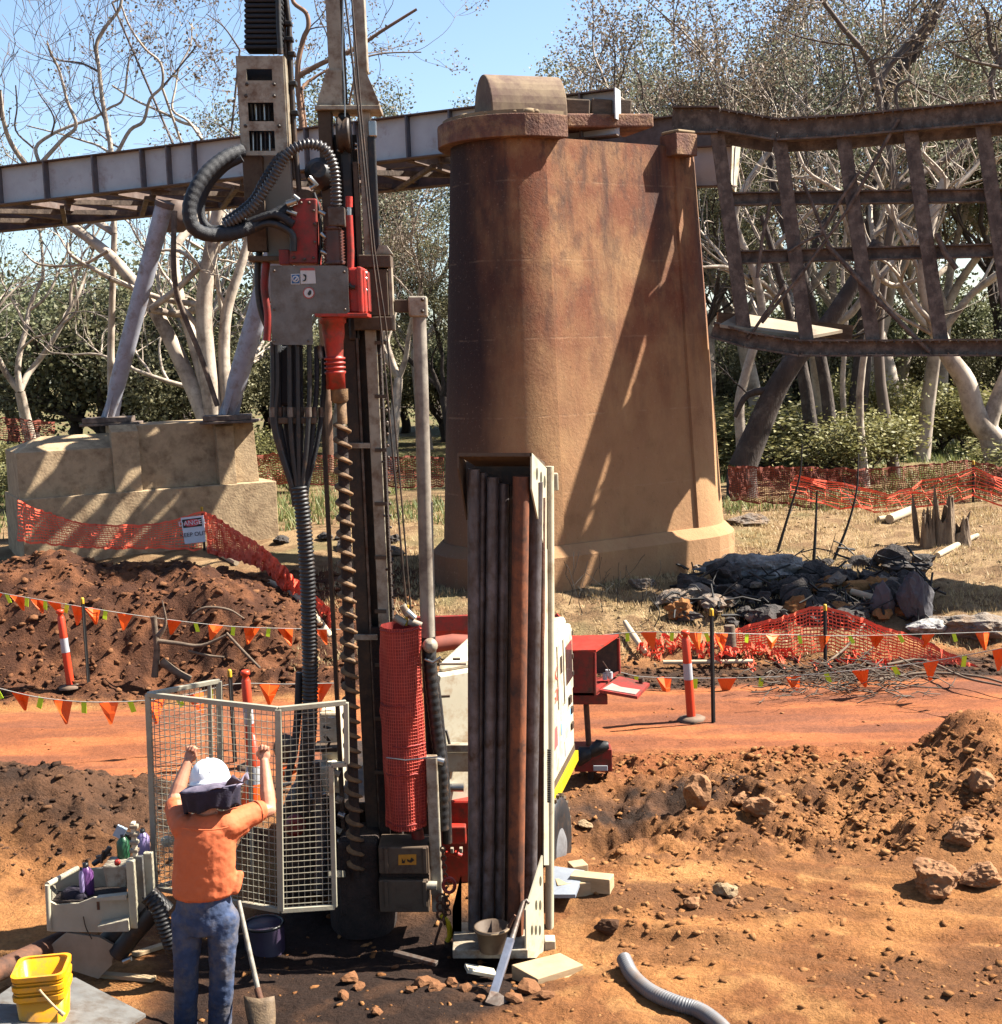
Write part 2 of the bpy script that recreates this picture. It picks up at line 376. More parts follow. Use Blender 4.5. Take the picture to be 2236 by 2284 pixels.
def sheet(ys, us, scale_fn, name_rest, name_road):
    Yg, Ug = np.meshgrid(ys, us, indexing='ij'); Xg = Ug * scale_fn(Yg)
    x = Xg.ravel(); y = Yg.ravel(); z = height(x, y)
    c, rm = ground_colors(x, y, z)
    nr, nc = Yg.shape
    i = np.arange(nr - 1)[:, None] * nc + np.arange(nc - 1)[None, :]; i = i.ravel()
    F = np.stack([i, i + 1, i + nc + 1, i + nc], 1)
    isroad = rm[F].mean(1) > .5
    V = np.stack([x, y, z], 1)
    for nm, sel, mt_ in ((name_rest, ~isroad, MT['ground']), (name_road, isroad, MT['road'])):
        f = F[sel]
        used, inv = np.unique(f.ravel(), return_inverse=True)
        vv = V[used]; ff = inv.reshape(-1, 4).astype(np.int32); cc = c[used]
        me = bpy.data.meshes.new(nm); me.vertices.add(len(vv)); me.vertices.foreach_set('co', vv.ravel().astype('f'))
        me.loops.add(len(ff) * 4); me.loops.foreach_set('vertex_index', ff.ravel())
        me.polygons.add(len(ff)); me.polygons.foreach_set('loop_start', np.arange(len(ff), dtype=np.int32) * 4); me.polygons.foreach_set('loop_total', np.full(len(ff), 4, np.int32))
        me.update(calc_edges=True)
        ca = me.color_attributes.new('col', 'FLOAT_COLOR', 'POINT'); ca.data.foreach_set('color', np.concatenate([cc, np.ones((len(cc), 1))], 1).ravel().astype('f'))
        o = link(nm, me, mt_, recenter=False, smooth=True); tag(o, kind='structure')
ys = [-25.0]
while ys[-1] < 420:
    yy = ys[-1]; step = .035 * max(1, abs(yy - 13) / 7) if 7 < yy < 27 else .12 + abs(yy - 13) * .012
    step = .034 + max(0, abs(yy - 12.5) - 6) * .0065 + max(0, yy - 27) * .012 + max(0, 6 - yy) * .04
    ys.append(yy + step)
uu = np.linspace(-1, 1, 521)
us = .52 * uu + 2.2 * np.sign(uu) * np.abs(uu) ** 7
sheet(np.array(ys), us, lambda Y: np.maximum(np.abs(Y) * 1.0, 8.0) + 0, 'ground', 'dirt_road')

def np_mesh(name, V, F, mt_, parent=None, smooth=False, recenter=False):
    V = np.asarray(V, 'f').reshape(-1, 3); F = np.asarray(F, np.int32); k = F.shape[1]
    me = bpy.data.meshes.new(name); me.vertices.add(len(V)); me.vertices.foreach_set('co', V.ravel())
    me.loops.add(len(F) * k); me.loops.foreach_set('vertex_index', F.ravel())
    me.polygons.add(len(F)); me.polygons.foreach_set('loop_start', np.arange(len(F), dtype=np.int32) * k); me.polygons.foreach_set('loop_total', np.full(len(F), k, np.int32))
    me.update(calc_edges=True)
    return link(name, me, mt_, parent, smooth=smooth, recenter=recenter)

# ------------------------------------------------------------ clods and stones (nobody could count them)
def ico():
    bm = bmesh.new(); bmesh.ops.create_icosphere(bm, subdivisions=1, radius=1)
    v = np.array([p.co[:] for p in bm.verts]); f = np.array([[q.index for q in p.verts] for p in bm.faces]); bm.free(); return v, f
IV, IF = ico()
def scatter_clods(name, pts, sizes, mt_, flat=.55, seed=1, kindlabel=None):
    rng = np.random.default_rng(seed); n = len(pts)
    jit = 1 + .7 * (rng.random((n, len(IV), 1)) - .5) * 2
    sc = rng.uniform(.6, 1.3, (n, 1, 3)) * np.array([1, 1, flat])
    th = rng.random(n) * 6.28; c, s = np.cos(th), np.sin(th)
    P = IV[None] * jit * sc * sizes[:, None, None]
    Q = P.copy(); Q[:, :, 0] = P[:, :, 0] * c[:, None] - P[:, :, 1] * s[:, None]; Q[:, :, 1] = P[:, :, 0] * s[:, None] + P[:, :, 1] * c[:, None]
    Q += pts[:, None, :]
    F = (IF[None] + (np.arange(n) * len(IV))[:, None, None]).reshape(-1, 3)
    o = np_mesh(name, Q.reshape(-1, 3), F, mt_)
    return o
def clod_mat(name, cols):
    m = bpy.data.materials.new(name); m.use_nodes = True; t = m.node_tree; N = t.nodes; L = t.links; p = N['Principled BSDF']; p.inputs['Roughness'].default_value = .95; p.inputs['Specular IOR Level'].default_value = .1
    g = N.new('ShaderNodeNewGeometry'); tc = N.new('ShaderNodeTexCoord'); n = N.new('ShaderNodeTexNoise'); n.inputs['Scale'].default_value = 30; n.inputs['Detail'].default_value = 8; n.inputs['Roughness'].default_value = .75; L.new(tc.outputs['Object'], n.inputs['Vector'])
    ad = N.new('ShaderNodeMath'); ad.operation = 'MULTIPLY_ADD'; ad.inputs[1].default_value = .9; L.new(n.outputs['Fac'], ad.inputs[0]); sb = N.new('ShaderNodeMath'); sb.operation = 'MULTIPLY_ADD'; sb.inputs[1].default_value = .8; sb.inputs[2].default_value = -.35; L.new(g.outputs['Random Per Island'], sb.inputs[0]); L.new(sb.outputs[0], ad.inputs[2])
    cr = N.new('ShaderNodeValToRGB'); e = cr.color_ramp.elements; cols = [tuple(v * .40 for v in c) for c in cols]; e[0].color = (*cols[0], 1); e[1].color = (*cols[2], 1); x = e.new(.5); x.color = (*cols[1], 1)
    L.new(ad.outputs[0], cr.inputs[0]); L.new(cr.outputs[0], p.inputs['Base Color'])
    bp = N.new('ShaderNodeBump'); bp.inputs['Strength'].default_value = .9; bp.inputs['Distance'].default_value = .02; L.new(n.outputs['Fac'], bp.inputs['Height']); L.new(bp.outputs[0], p.inputs['Normal'])
    return m
MT['clod'] = clod_mat('brown_clods', ((.22, .095, .038), (.42, .185, .068), (.60, .30, .12)))
MT['clodmound'] = clod_mat('mound_clods', ((.09, .04, .022), (.22, .09, .042), (.40, .19, .09)))
MT['clodred'] = clod_mat('red_clods', ((.24, .08, .035), (.42, .15, .055), (.58, .27, .12)))
MT['cloddark'] = clod_mat('dark_clods', ((.03, .02, .014), (.10, .052, .032), (.26, .13, .065)))
MT['clodpale'] = clod_mat('pale_stones', ((.24, .15, .075), (.46, .31, .17), (.80, .62, .42)))
rng = np.random.default_rng(5)
def region_pts(n, x0, x1, y0, y1, dens, smin, smax, sink=.25):
    x = rng.uniform(x0, x1, n); y = rng.uniform(y0, y1, n)
    k = rng.random(n) < dens(x, y); x, y = x[k], y[k]
    s = smin + (smax - smin) * rng.random(len(x)) ** 6
    z = height(x, y) + s * (.5 - sink) * .45 - .004
    return np.stack([x, y, z], 1), s * .8
RBx = lambda x, y: sst(10.8, 11.6, y) * sst(14.7, 13.8, y) * sst(.35, .9, x)
p, s = region_pts(26000, .3, 6.5, 10.6, 14.8, lambda x, y: RBx(x, y) * (.25 + .9 * (fbm(x, y, 3, 91) > .5)), .006, .055)
tag(scatter_clods('loose_clods', p, s, MT['clod'], seed=2), 'loose brown clods on the dug earth heap right of the rig', 'clods', kind='stuff')
LM = lambda x, y: sst(17.5, 18.0, y) * sst(23, 22, y)
p, s = region_pts(22000, -9.5, -1.2, 17.5, 23, lambda x, y: LM(x, y) * .55, .008, .085)
tag(scatter_clods('mound_clods', p, s, MT['clodmound'], seed=3), 'dark broken clods covering the spoil mound below the concrete plinth', 'clods', kind='stuff')
p, s = region_pts(6000, -6.5, -2.3, 11.0, 14.2, lambda x, y: sst(11.2, 11.8, y) * sst(14.1, 13.4, y), .006, .055)
tag(scatter_clods('dark_gravel', p, s, MT['cloddark'], seed=4), 'black gravel bank behind the tool tray at the left', 'gravel', kind='stuff')
p, s = region_pts(5000, -.5, 9, 17.2, 18.6, lambda x, y: sst(17.2, 17.5, y) * sst(18.6, 18.0, y), .015, .07)
tag(scatter_clods('road_edge_gravel', p, s, MT['cloddark'], seed=6), 'dark gravel strip along the far edge of the dirt road', 'gravel', kind='stuff')
p, s = region_pts(4500, -1.5, 9, 18.2, 27, lambda x, y: .7 + 0 * x, .006, .055)
tag(scatter_clods('bank_stones', p, s, MT['clodpale'], seed=7), 'pale stones strewn over the straw coloured bank round the pier', 'stones', kind='stuff')
p, s = region_pts(5000, -5, 6, 7.5, 11.6, lambda x, y: .25 + .75 * (fbm(x * 1.3, y * 1.3, 3, 95) > .55), .006, .045)
tag(scatter_clods('sand_crumbs', p, s, MT['clod'], seed=8), 'small crumbs of earth on the sandy foreground', 'crumbs', kind='stuff')
p, s = region_pts(9000, .8, 5, 8.3, 11.4, lambda x, y: np.clip(gauss(x, y, X(2160, 8.9), 8.9, 1.1, .5) + gauss(x, y, X(1560, 10.4), 10.4, 1.3, .5) + gauss(x, y, X(1300, 9.6), 9.5, .6, .5), 0, 1) * .8, .005, .05)
tag(scatter_clods('crumbly_patch', p, s, MT['clod'], seed=12), 'crumbly brown earth patches on the sand right of the rack', 'crumbs', kind='stuff')
p, s = region_pts(3500, -8, 9, 13.9, 17.4, lambda x, y: .12 + sst(14.9, 14.2, y) * .8, .008, .045)
tag(scatter_clods('road_stones', p, s, MT['clodred'], seed=9), 'red stones scattered on the dirt road and its near edge', 'stones', kind='stuff')
# ------------------------------------------------------------ concrete pier
def stadium(c, u, L, r, n=14, dz=0):
    """outline of a stadium: centre c, axis u, straight length L, end radius r"""
    v = Vector((-u.y, u.x, 0)); pts = []
    for sgn in (1, -1):
        for k in range(n + 1):
            t = -math.pi / 2 + math.pi * k / n
            pts.append(c + u * (sgn * L / 2) + (u * math.cos(t) + v * math.sin(t)) * (r * sgn))
        if dz: pts.append(c + u * (sgn * (L / 2 - .02)) + v * sgn * (r - dz)); 
        if dz: pts.append(c - u * (sgn * (L / 2 - .02)) + v * sgn * (r - dz))
    return pts
def loft(mb, rings, cap=True, smooth=False):
    n = len(rings[0]); vs = [p for r in rings for p in r]
    mb.add(vs, [(i * n + k, i * n + (k + 1) % n, (i + 1) * n + (k + 1) % n, (i + 1) * n + k) for i in range(len(rings) - 1) for k in range(n)], smooth)
    if cap: mb.add(rings[0], [tuple(range(n))[::-1]]); mb.add(rings[-1], [tuple(range(n))])
def pier_mat():
    m = mat('stained_pier_concrete', (.56, .31, .14), (.36, .19, .085), .95, scale=1.6, bump=.0, detail=12, dirt=(.44, .235, .11), dirt_amt=.5, dscale=3.2, kk=.52)
    t = m.node_tree; N = t.nodes; L = t.links; b = N['Principled BSDF']
    src = b.inputs['Base Color'].links[0].from_socket
    tc = N.new('ShaderNodeTexCoord'); sx = N.new('ShaderNodeSeparateXYZ'); L.new(tc.outputs['Object'], sx.inputs[0])
    def math_(op, a, b_=None, c=None):
        n = N.new('ShaderNodeMath'); n.operation = op; n.use_clamp = False
        for i, v in enumerate((a, b_, c)):
            if v is None: continue
            if isinstance(v, (int, float)): n.inputs[i].default_value = v
            else: L.new(v, n.inputs[i])
        return n.outputs[0]
    def rng_(v, lo, hi, o0=0, o1=1):
        r = N.new('ShaderNodeMapRange'); r.inputs['From Min'].default_value = lo; r.inputs['From Max'].default_value = hi; r.inputs['To Min'].default_value = o0; r.inputs['To Max'].default_value = o1; L.new(v, r.inputs['Value']); return r.outputs[0]
    def noise(sc, stretch, seed, det=10, ro=.68):
        mp = N.new('ShaderNodeMapping'); mp.inputs['Scale'].default_value = (1, 1, stretch); mp.inputs['Location'].default_value = (seed, seed * 2, seed); L.new(tc.outputs['Object'], mp.inputs[0])
        n = N.new('ShaderNodeTexNoise'); n.inputs['Scale'].default_value = sc; n.inputs['Detail'].default_value = det; n.inputs['Roughness'].default_value = ro; L.new(mp.outputs[0], n.inputs['Vector']); return n.outputs['Fac']
    def mixc(src, colr, fac):
        mx = N.new('ShaderNodeMix'); mx.data_type = 'RGBA'; mx.inputs['B'].default_value = (*[v * .82 for v in colr], 1); L.new(fac, mx.inputs['Factor']); L.new(src, mx.inputs['A']); return mx.outputs['Result']
    Z = sx.outputs['Z']
    s = mixc(src, (.15, .046, .022), math_('MULTIPLY', rng_(noise(1.1, .7, 3), .36, .58), rng_(Z, 1.8, 4.8, 0, .9)))
    s = mixc(s, (.06, .03, .022), math_('MULTIPLY', rng_(noise(3.6, .5, 77), .5, .62), rng_(Z, 2.5, 7.2, 0, .75)))
    s = mixc(s, (.34, .21, .095), math_('MULTIPLY', rng_(noise(1.4, .5, 14), .52, .70), rng_(Z, 4.8, 1.0, 0, .8)))
    s = mixc(s, (.045, .024, .020), math_('MULTIPLY', rng_(noise(2.4, .10, 9), .47, .68), rng_(Z, 2.2, 6.9, 0, 1.0)))
    # shade of the unlit rounded end painted dark, mixed with some staining
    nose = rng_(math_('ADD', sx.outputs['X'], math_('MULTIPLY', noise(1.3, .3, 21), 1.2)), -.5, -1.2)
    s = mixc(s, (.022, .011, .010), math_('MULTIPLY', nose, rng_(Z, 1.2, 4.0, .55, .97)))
    s = mixc(s, (.30, .20, .14), math_('MULTIPLY', rng_(noise(26, 1, 5), .60, .72), rng_(Z, -1, 0, 0, .7)))
    s = mixc(s, (.05, .03, .025), math_('MULTIPLY', rng_(noise(17, .8, 35), .62, .74), rng_(Z, -1, 0, 0, .8)))
    # pale lift lines
    wob = math_('MULTIPLY', noise(2, 1, 40), .05); fz = math_('FRACT', math_('MULTIPLY', math_('ADD', Z, wob), 1 / 1.22)); line = math_('MULTIPLY', rng_(math_('ABSOLUTE', math_('SUBTRACT', fz, .5)), .016, .006), rng_(noise(3, 1, 50), .46, .58))
    s = mixc(s, (.36, .24, .15), math_('MULTIPLY', line, .22))
    L.new(s, b.inputs['Base Color'])
    # board marks, pits and grain
    bz = math_('FRACT', math_('MULTIPLY', Z, 1 / .203)); boards = rng_(math_('ABSOLUTE', math_('SUBTRACT', bz, .5)), .05, .0, 0, -.0)
    hgt = math_('ADD', math_('ADD', math_('MULTIPLY', noise(18, 1, 60, 12, .72), .8), math_('MULTIPLY', noise(6, .6, 61, 8), .8)), math_('ADD', boards, math_('MULTIPLY', line, -.15)))
    bp = N.new('ShaderNodeBump'); bp.inputs['Strength'].default_value = .5; bp.inputs['Distance'].default_value = .025; L.new(hgt, bp.inputs['Height']); L.new(bp.outputs[0], b.inputs['Normal'])
    return m
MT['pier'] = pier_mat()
PA = R(33); pu = Vector((math.cos(PA), math.sin(PA), 0)); pv = Vector((math.sin(PA), -math.cos(PA), 0))   # pv faces the viewer
pz0, pz1, pz2 = .45, 1.43, 7.80
pc_b = Vector((at(1312, 1200, 22.9).x, 22.9, 0)); pc_t = Vector((at(1283, 290, 22.9).x, 22.9, 0))
pier = thing('bridge_pier', 'tall tapered concrete pier with rounded end, stained brown, standing alone in the middle', 'pier', (pc_b.x, pc_b.y, pz0))
mb = MB(); rings = []
nl = 24
for i in range(nl + 1):
    t = i / nl; z = lerp(pz1, pz2, t); rr = lerp(1.27, .97, t); LL = lerp(2.80, 2.60, t)
    rings.append([p + Vector((0, 0, z)) for p in stadium(pc_b.lerp(pc_t, t), pu, LL, rr, dz=.045)])
loft(mb, rings, smooth=False)
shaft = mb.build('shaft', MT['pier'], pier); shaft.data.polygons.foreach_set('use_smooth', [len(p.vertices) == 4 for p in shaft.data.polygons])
m_ = shaft.modifiers.new('e', 'EDGE_SPLIT'); m_.split_angle = R(22)
mb = MB()
cb = pc_b
loft(mb, [[p + Vector((0, 0, z)) for p in stadium(cb, pu, 2.82, rr)] for z, rr in ((pz0 - .5, 1.47), (pz1 - .16, 1.45), (pz1 + .004, 1.285))])
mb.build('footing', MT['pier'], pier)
# shallow pilaster down the nose joint
# cap pieces: round nose cap left, corner block right
def arc_cap(c, u, r0, t0, t1, z0, z1, ext, n=16):
    """part of a disc round c, angles in the pier's own frame, plus a straight tail of length ext along the front"""
    v = Vector((-u.y, u.x, 0)); pts = [c + (u * math.cos(lerp(t0, t1, k / n)) + v * math.sin(lerp(t0, t1, k / n))) * r0 for k in range(n + 1)]
    return pts
MT['cap'] = mat('red_brown_capstone', (.28, .13, .085), (.13, .06, .045), .9, scale=5, bump=.8, bdist=.02, dirt=(.45, .26, .13), dirt_amt=.3, dscale=3)
v_ = Vector((-pu.y, pu.x, 0))
cl = pc_t - pu * (2.60 / 2)
pts = arc_cap(cl, pu, 1.17, R(90), R(270), 0, 0, 0) + [cl - v_ * 1.17 + pu * .30, cl + v_ * 1.17 + pu * .30]
mb = MB(); mb.prism([p + Vector((0, 0, 7.77)) for p in pts], (0, 0, .34)); mb.build('nose_cap', MT['cap'], pier, bev=.012)
pts2 = [cl + (p - cl) * .93 for p in pts]
rr_ = random.Random(3); n = 26; mb = MB()
top = []
for k in range(len(pts2)): top.append(pts2[k] + Vector((0, 0, 8.11)))
mb.prism(top, (0, 0, .07)); 
for k in range(34):
    a = rr_.uniform(R(95), R(265)); q = cl + (pu * math.cos(a) + v_ * math.sin(a)) * rr_.uniform(.75, 1.05)
    mb.ball(q + Vector((0, 0, 8.15)), rr_.uniform(.05, .13), 6, 4, (1, 1, .5))
mb.build('broken_mortar', MT['concrete'], pier)
cr_ = pc_t + pu * (2.60 / 2)
mb = MB(); q = cr_ + pv * .98 + pu * .10
mb.box(q + Vector((0, 0, 7.80)), (.46, .42, .36), PA); mb.build('corner_block', MT['cap'], pier, bev=.02)
mb = MB(); mb.box(q - Vector((0, 0, .0)) + Vector((0, 0, 8.01)), (.42, .4, .05), PA + .1); mb.build('broken_mortar', MT['concrete'], pier, bev=.02)
# courses behind the barrel
def strip(px0, px1, py0, py1, Y, dep):
    a = at(px0, py1, Y); b = at(px1, py1, Y + (px1 - px0) / FPX * Y * .3); zt = at((px0 + px1) / 2, py0, Y).z
    return a, b, zt
mb = MB(); a = at(1238, 292, 22.3); b = at(1432, 292, 22.9)
mb.beam(a + Vector((0, .3, .14)), b + Vector((0, .3, .14)), 1.0, .22); mb.build('upper_course', MT['cap'], pier, bev=.03)
xx = [(1248, 1312), (1314, 1360), (1362, 1402)]
for i, (p0, p1) in enumerate(xx):
    mb = MB(); a = at(p0, 255, 22.35 + i * .2); b = at(p1, 255, 22.4 + i * .2)
    mb.beam(a + Vector((0, .2, .12)), b + Vector((0, .2, .10)), .6, .24); mb.build('bearing_block', MT['sleeper'], pier, bev=.02)
# half-barrel stone lying on the nose cap
hb = MB(); ax = Vector((math.cos(.34), math.sin(.34), 0)); a0 = at(1076, 205, 21.95); zz = 8.16
a0 = Vector((a0.x, a0.y, zz)); prof = []
sd_ = Vector((-ax.y, ax.x, 0)); rad = .60
for k in range(17):
    t = math.pi * k / 16; prof.append(a0 + sd_ * (math.cos(t) * rad * .72) + Vector((0, 0, .10 + math.sin(t) * .62)))
hb.prism([prof[0] - Vector((0, 0, .10))] + prof + [prof[-1] - Vector((0, 0, .10))], ax * 1.28)
o = hb.build('half_round_capstone', mat('weathered_barrel_stone', (.36, .26, .16), (.20, .13, .09), .9, scale=2, bump=.4, dirt=(.16, .09, .07), dirt_amt=.35, streak=.4))
tag(o, 'half-round barrel-shaped capstone lying on top of the tall pier', 'capstone')
bevel(o, .02)

# ------------------------------------------------------------ low plinth at the left
pl = thing('bridge_plinth', 'low buff concrete plinth with stepped base carrying two leaning tubular legs', 'plinth', (at(330, 1180, 25.5).x, 25.5, 1.1))
def S(Y): return FPX / Y
Yp = 25.2
pl.rotation_euler.z = R(27)
PL = mat('plinth_concrete', (.66, .48, .28), (.48, .34, .20), .9, scale=5, bump=.6, bdist=.015, detail=10, dirt=(.28, .18, .10), dirt_amt=.3, dscale=3.5)
xa, xb = at(42, 1130, Yp).x, at(584, 1130, Yp).x
zt0, zt1, zt2 = at(330, 1190, Yp).z - .5, at(330, 1092, Yp).z, at(330, 948, Yp).z
mb = MB(); mb.hexa([(xa - .02, Yp - .25, zt0), (xb + .16, Yp - .25, zt0), (xb + .16, Yp + 1.9, zt0), (xa - .02, Yp + 1.9, zt0)], [(xa - .02, Yp - .25, zt1), (xb + .16, Yp - .25, zt1), (xb + .16, Yp + 1.9, zt1), (xa - .02, Yp + 1.9, zt1)])
mb.build('lower_step', PL, pl, bev=.012)
xw = at(145, 1000, Yp).x; xm = at(275, 1000, Yp).x; x2 = at(566, 1000, Yp).x
mb = MB(); b4 = [(xm - .15, Yp + .03, zt1), (x2, Yp + .03, zt1), (x2, Yp + 1.6, zt1), (xm - .15, Yp + 1.6, zt1)]
t4 = [(xm - .15, Yp + .12, zt2), (x2 - .04, Yp + .12, zt2), (x2 - .04, Yp + 1.5, zt2), (xm - .15, Yp + 1.5, zt2)]
mb.hexa(b4, t4); mb.build('upper_block', PL, pl, bev=.01)
zl = at(100, 1002, Yp).z
mb = MB(); mb.hexa([(xa, Yp - .05, zt1), (xm, Yp - .05, zt1), (xm, Yp + 1.5, zt1), (xa, Yp + 1.5, zt1)], [(xa, Yp, zl), (xm, Yp, zl), (xm, Yp + 1.5, zl), (xa, Yp + 1.5, zl)])
apex = Vector((at(122, 968, Yp + .7).x, Yp + .7, at(122, 968, Yp + .7).z))
mb.add([(xa, Yp, zl), (xm, Yp, zl), (xm, Yp + 1.5, zl), (xa, Yp + 1.5, zl), apex, (xm, Yp + .7, apex.z)], [(0, 1, 5, 4), (2, 3, 4, 5), (3, 0, 4), (1, 2, 5)])
mb.build('nose_block', PL, pl)
for pxb, lab in ((262, None), (487, None)):
    xq = at(pxb, 1000, Yp).x; mb = MB(); wv = .25 if pxb < 300 else .17
    mb.hexa([(xq - wv, Yp - .14, zt1), (xq + wv, Yp - .14, zt1), (xq + wv, Yp + .1, zt1), (xq - wv, Yp + .1, zt1)], [(xq - wv, Yp - .08, zt2 - .10), (xq + wv, Yp - .08, zt2 - .10), (xq + wv, Yp + .12, zt2 + .03), (xq - wv, Yp + .12, zt2 + .03)])
    mb.build('buttress', PL, pl, bev=.008)
MT['stiff'] = mat('dark_grey_stiffener', (.22, .21, .23), (.13, .12, .13), .7, scale=5, dirt=(.2, .13, .1), dirt_amt=.3)
# tubular legs
def tubeleg(top, bot, Yt, Yb, r):
    a = at(*top, Yt); b = at(*bot, Yb)
    g = thing('tubular_bridge_leg', None, None, b)
    pts = [b + (a - b) * t for t in (0, .04, .10, .16, .5, 1)]
    mb = MB(); mb.tube(pts, [r * .62, r * .66, r * .85, r, r * 1.02, r * 1.02], 20); mb.build('tube', MT['pylon'], g)
    d = (a - b).normalized()
    for k in range(3):
        mb = MB(); off = Vector((math.cos(k * 2.1 + .6), math.sin(k * 2.1 + .6), 0))
        mb.prism([b + off * r * .5, b + off * r * 1.25, b + off * r * .95 + d * .55], off.cross(Vector((0, 0, 1))) * .02); mb.build('fin', MT['pylon'], g)
    mb = MB(); mb.box(b + Vector((0, 0, -.05)), (.9, .75, .10), .15, ); mb.box(b + Vector((.05, 0, -.13)), (1.05, .8, .05), .05)
    mb.build('rusty_base_plate', MT['truss'], g, bev=.01)
    mb = MB(); mb.lathe(a - d * .02, [(r * 1.15, -.06), (r * 1.15, .04)], 20, d); 
    mb.build('flange', MT['girderrust'], g)
    return g
g = tubeleg((368, 452), (243, 930), 25.2, 25.9, .155); tag(g, 'left leaning grey tubular leg standing on the outer part of the low plinth', 'bridge leg', 'leaning tubular legs on the low plinth')
g = tubeleg((640, 470), (508, 925), 25.2, 25.9, .185); tag(g, 'right leaning grey tubular leg, partly hidden behind the drill mast', 'bridge leg', 'leaning tubular legs on the low plinth')
# ------------------------------------------------------------ girder bridge
br = thing('girder_bridge', 'grey plate girder bridge crossing behind the rig from the left to the pier', 'bridge', at(430, 440, 25))
def by(px): return 27.6 - 3.3 * px / 900.0     # distance of the near girder along the picture
ga = at(-420, 420, by(-420)); gb = at(1380, 230, by(1380)); ga.z = 8.06; gb.z = 8.32
gh = .70
gd = (gb - ga).normalized(); gn = Vector((gd.y, -gd.x, 0)); 
def gp(t, n=0, z=0): return ga + gd * t - gn * n + Vector((0, 0, z))   # n behind the near girder
GL = (gb - ga).length
mb = MB(); mb.beam(gp(0), gp(GL), .02, gh); mb.build('web_plate', MT['girder'], br)
mb = MB(); mb.beam(gp(0, 0, gh / 2 + .012), gp(GL, 0, gh / 2 + .012), .30, .022); mb.build('flange', MT['girderrust'], br)
mb = MB(); mb.beam(gp(0, 0, -gh / 2 - .012), gp(GL, 0, -gh / 2 - .012), .30, .022); mb.build('flange', MT['girderrust'], br)
# stiffeners where the photograph shows them
def tpx(px):
    lo, hi = 0, GL
    for _ in range(40):
        m = (lo + hi) / 2; p = gp(m); v = p - Vector((0, 0, CAMZ)); q = CX + FPX * v.dot(_R) / v.dot(_F)
        if q < px: lo = m
        else: hi = m
    return lo
for px in (-330, -220, -110, 6, 110, 218, 325, 383, 440, 560, 690, 800, 915, 1010, 1300):
    t = tpx(px); mb = MB(); c = gp(t) + gn * .085
    mb.beam(c - Vector((0, 0, gh / 2 - .004)), c + Vector((0, 0, gh / 2 - .004)), .15, .03, gd); 
    c2 = gp(t) + gn * .15
    mb.build('stiffener', MT['stiff'], br)
mb = MB(); c = gp(GL) + gn * .05; mb.beam(c - Vector((0, 0, .12)), c + Vector((0, 0, gh / 2 + .02)), .3, .02, gd); mb.build('end_plate', MT['girder'], br)
# far girder, cross frames, sleepers
mb = MB(); mb.ibeam(gp(-3, 2.6, -.1), gp(GL + 1.2, 2.6, -.1), .3, .8, .02); mb.build('far_girder', MT['girderrust'], br)
for k in range(30):
    t = .3 + k * 1.05
    if t > GL - 2.2: break
    mb = MB(); mb.beam(gp(t, .05, -.33), gp(t, 2.55, -.36), .13, .12); mb.build('cross_member', MT['girderrust'], br)
for k in range(9):
    t = .5 + k * 2.0
    if t + 2 > GL - 1: break
    mb = MB(); mb.beam(gp(t, .1, -.42), gp(t + 1.9, 2.5, -.42), .09, .09); mb.beam(gp(t + 1.9, .1, -.505), gp(t, 2.5, -.505), .09, .06); mb.build('bracing', MT['truss'], br)
for k, n_ in enumerate((1.3,)):
    mb = MB(); mb.ibeam(gp(0, n_, -.18), gp(GL - 1.5, n_, -.18), .12, .22, .015); mb.build('stringer', MT['girderrust'], br)
rs = random.Random(11)
for k in range(52):
    t = .1 + k * .36
    if t > GL - 2: break
    if rs.random() < .55: continue
    mb = MB(); mb.beam(gp(t, .25, -.03), gp(t + rs.uniform(-.03, .03), 2.4, -.03), .2, .12); mb.build('sleeper', MT['sleeper'], br)
# capitals over the legs
for px, py in ((385, 452), (655, 425)):
    c = at(px, py, by(px) + .25); mb = MB(); mb.lathe(Vector((c.x, c.y, 7.30)), [(.18, -.25), (.34, -.12), (.36, .0), (.36, .2), (.3, .32)], 20); mb.build('leg_head', MT['girderrust'], br)
# rod hanging from the bridge
mb = MB(); mb.tube(spline([at(390, 470, 25), at(387, 560, 25), at(392, 640, 25.2), at(410, 700, 25.4), at(450, 800, 25.6), at(485, 905, 25.8)], 5), [.05] * 26, 7); mb.build('hanging_strap', MT['truss'], br)
# second girder just beyond the pier
g2 = thing('broken_girder_end', 'pale cut-off girder end showing past the right side of the pier', 'girder', at(1600, 380, 24))
a, b = at(1480, 375, 24.6), at(1640, 370, 23.9)
mb = MB(); mb.beam(a, b, .02, .66); mb.build('web_plate', MT['girder'], g2)
mb = MB(); mb.beam(a + Vector((0, 0, .34)), b + Vector((0, 0, .34)), .26, .02); mb.beam(a - Vector((0, 0, .34)), b - Vector((0, 0, .34)), .26, .02); mb.build('flange', MT['girderrust'], g2)
mb = MB(); mb.prism([at(1632, 312, 23.8), at(1651, 316, 24.1), at(1640, 430, 24.1), at(1628, 414, 23.8)], (.02, -.01, 0)); mb.build('end_plate', MT['white'], g2)  # cream paint puts the sunlit look into this grey girder's end face

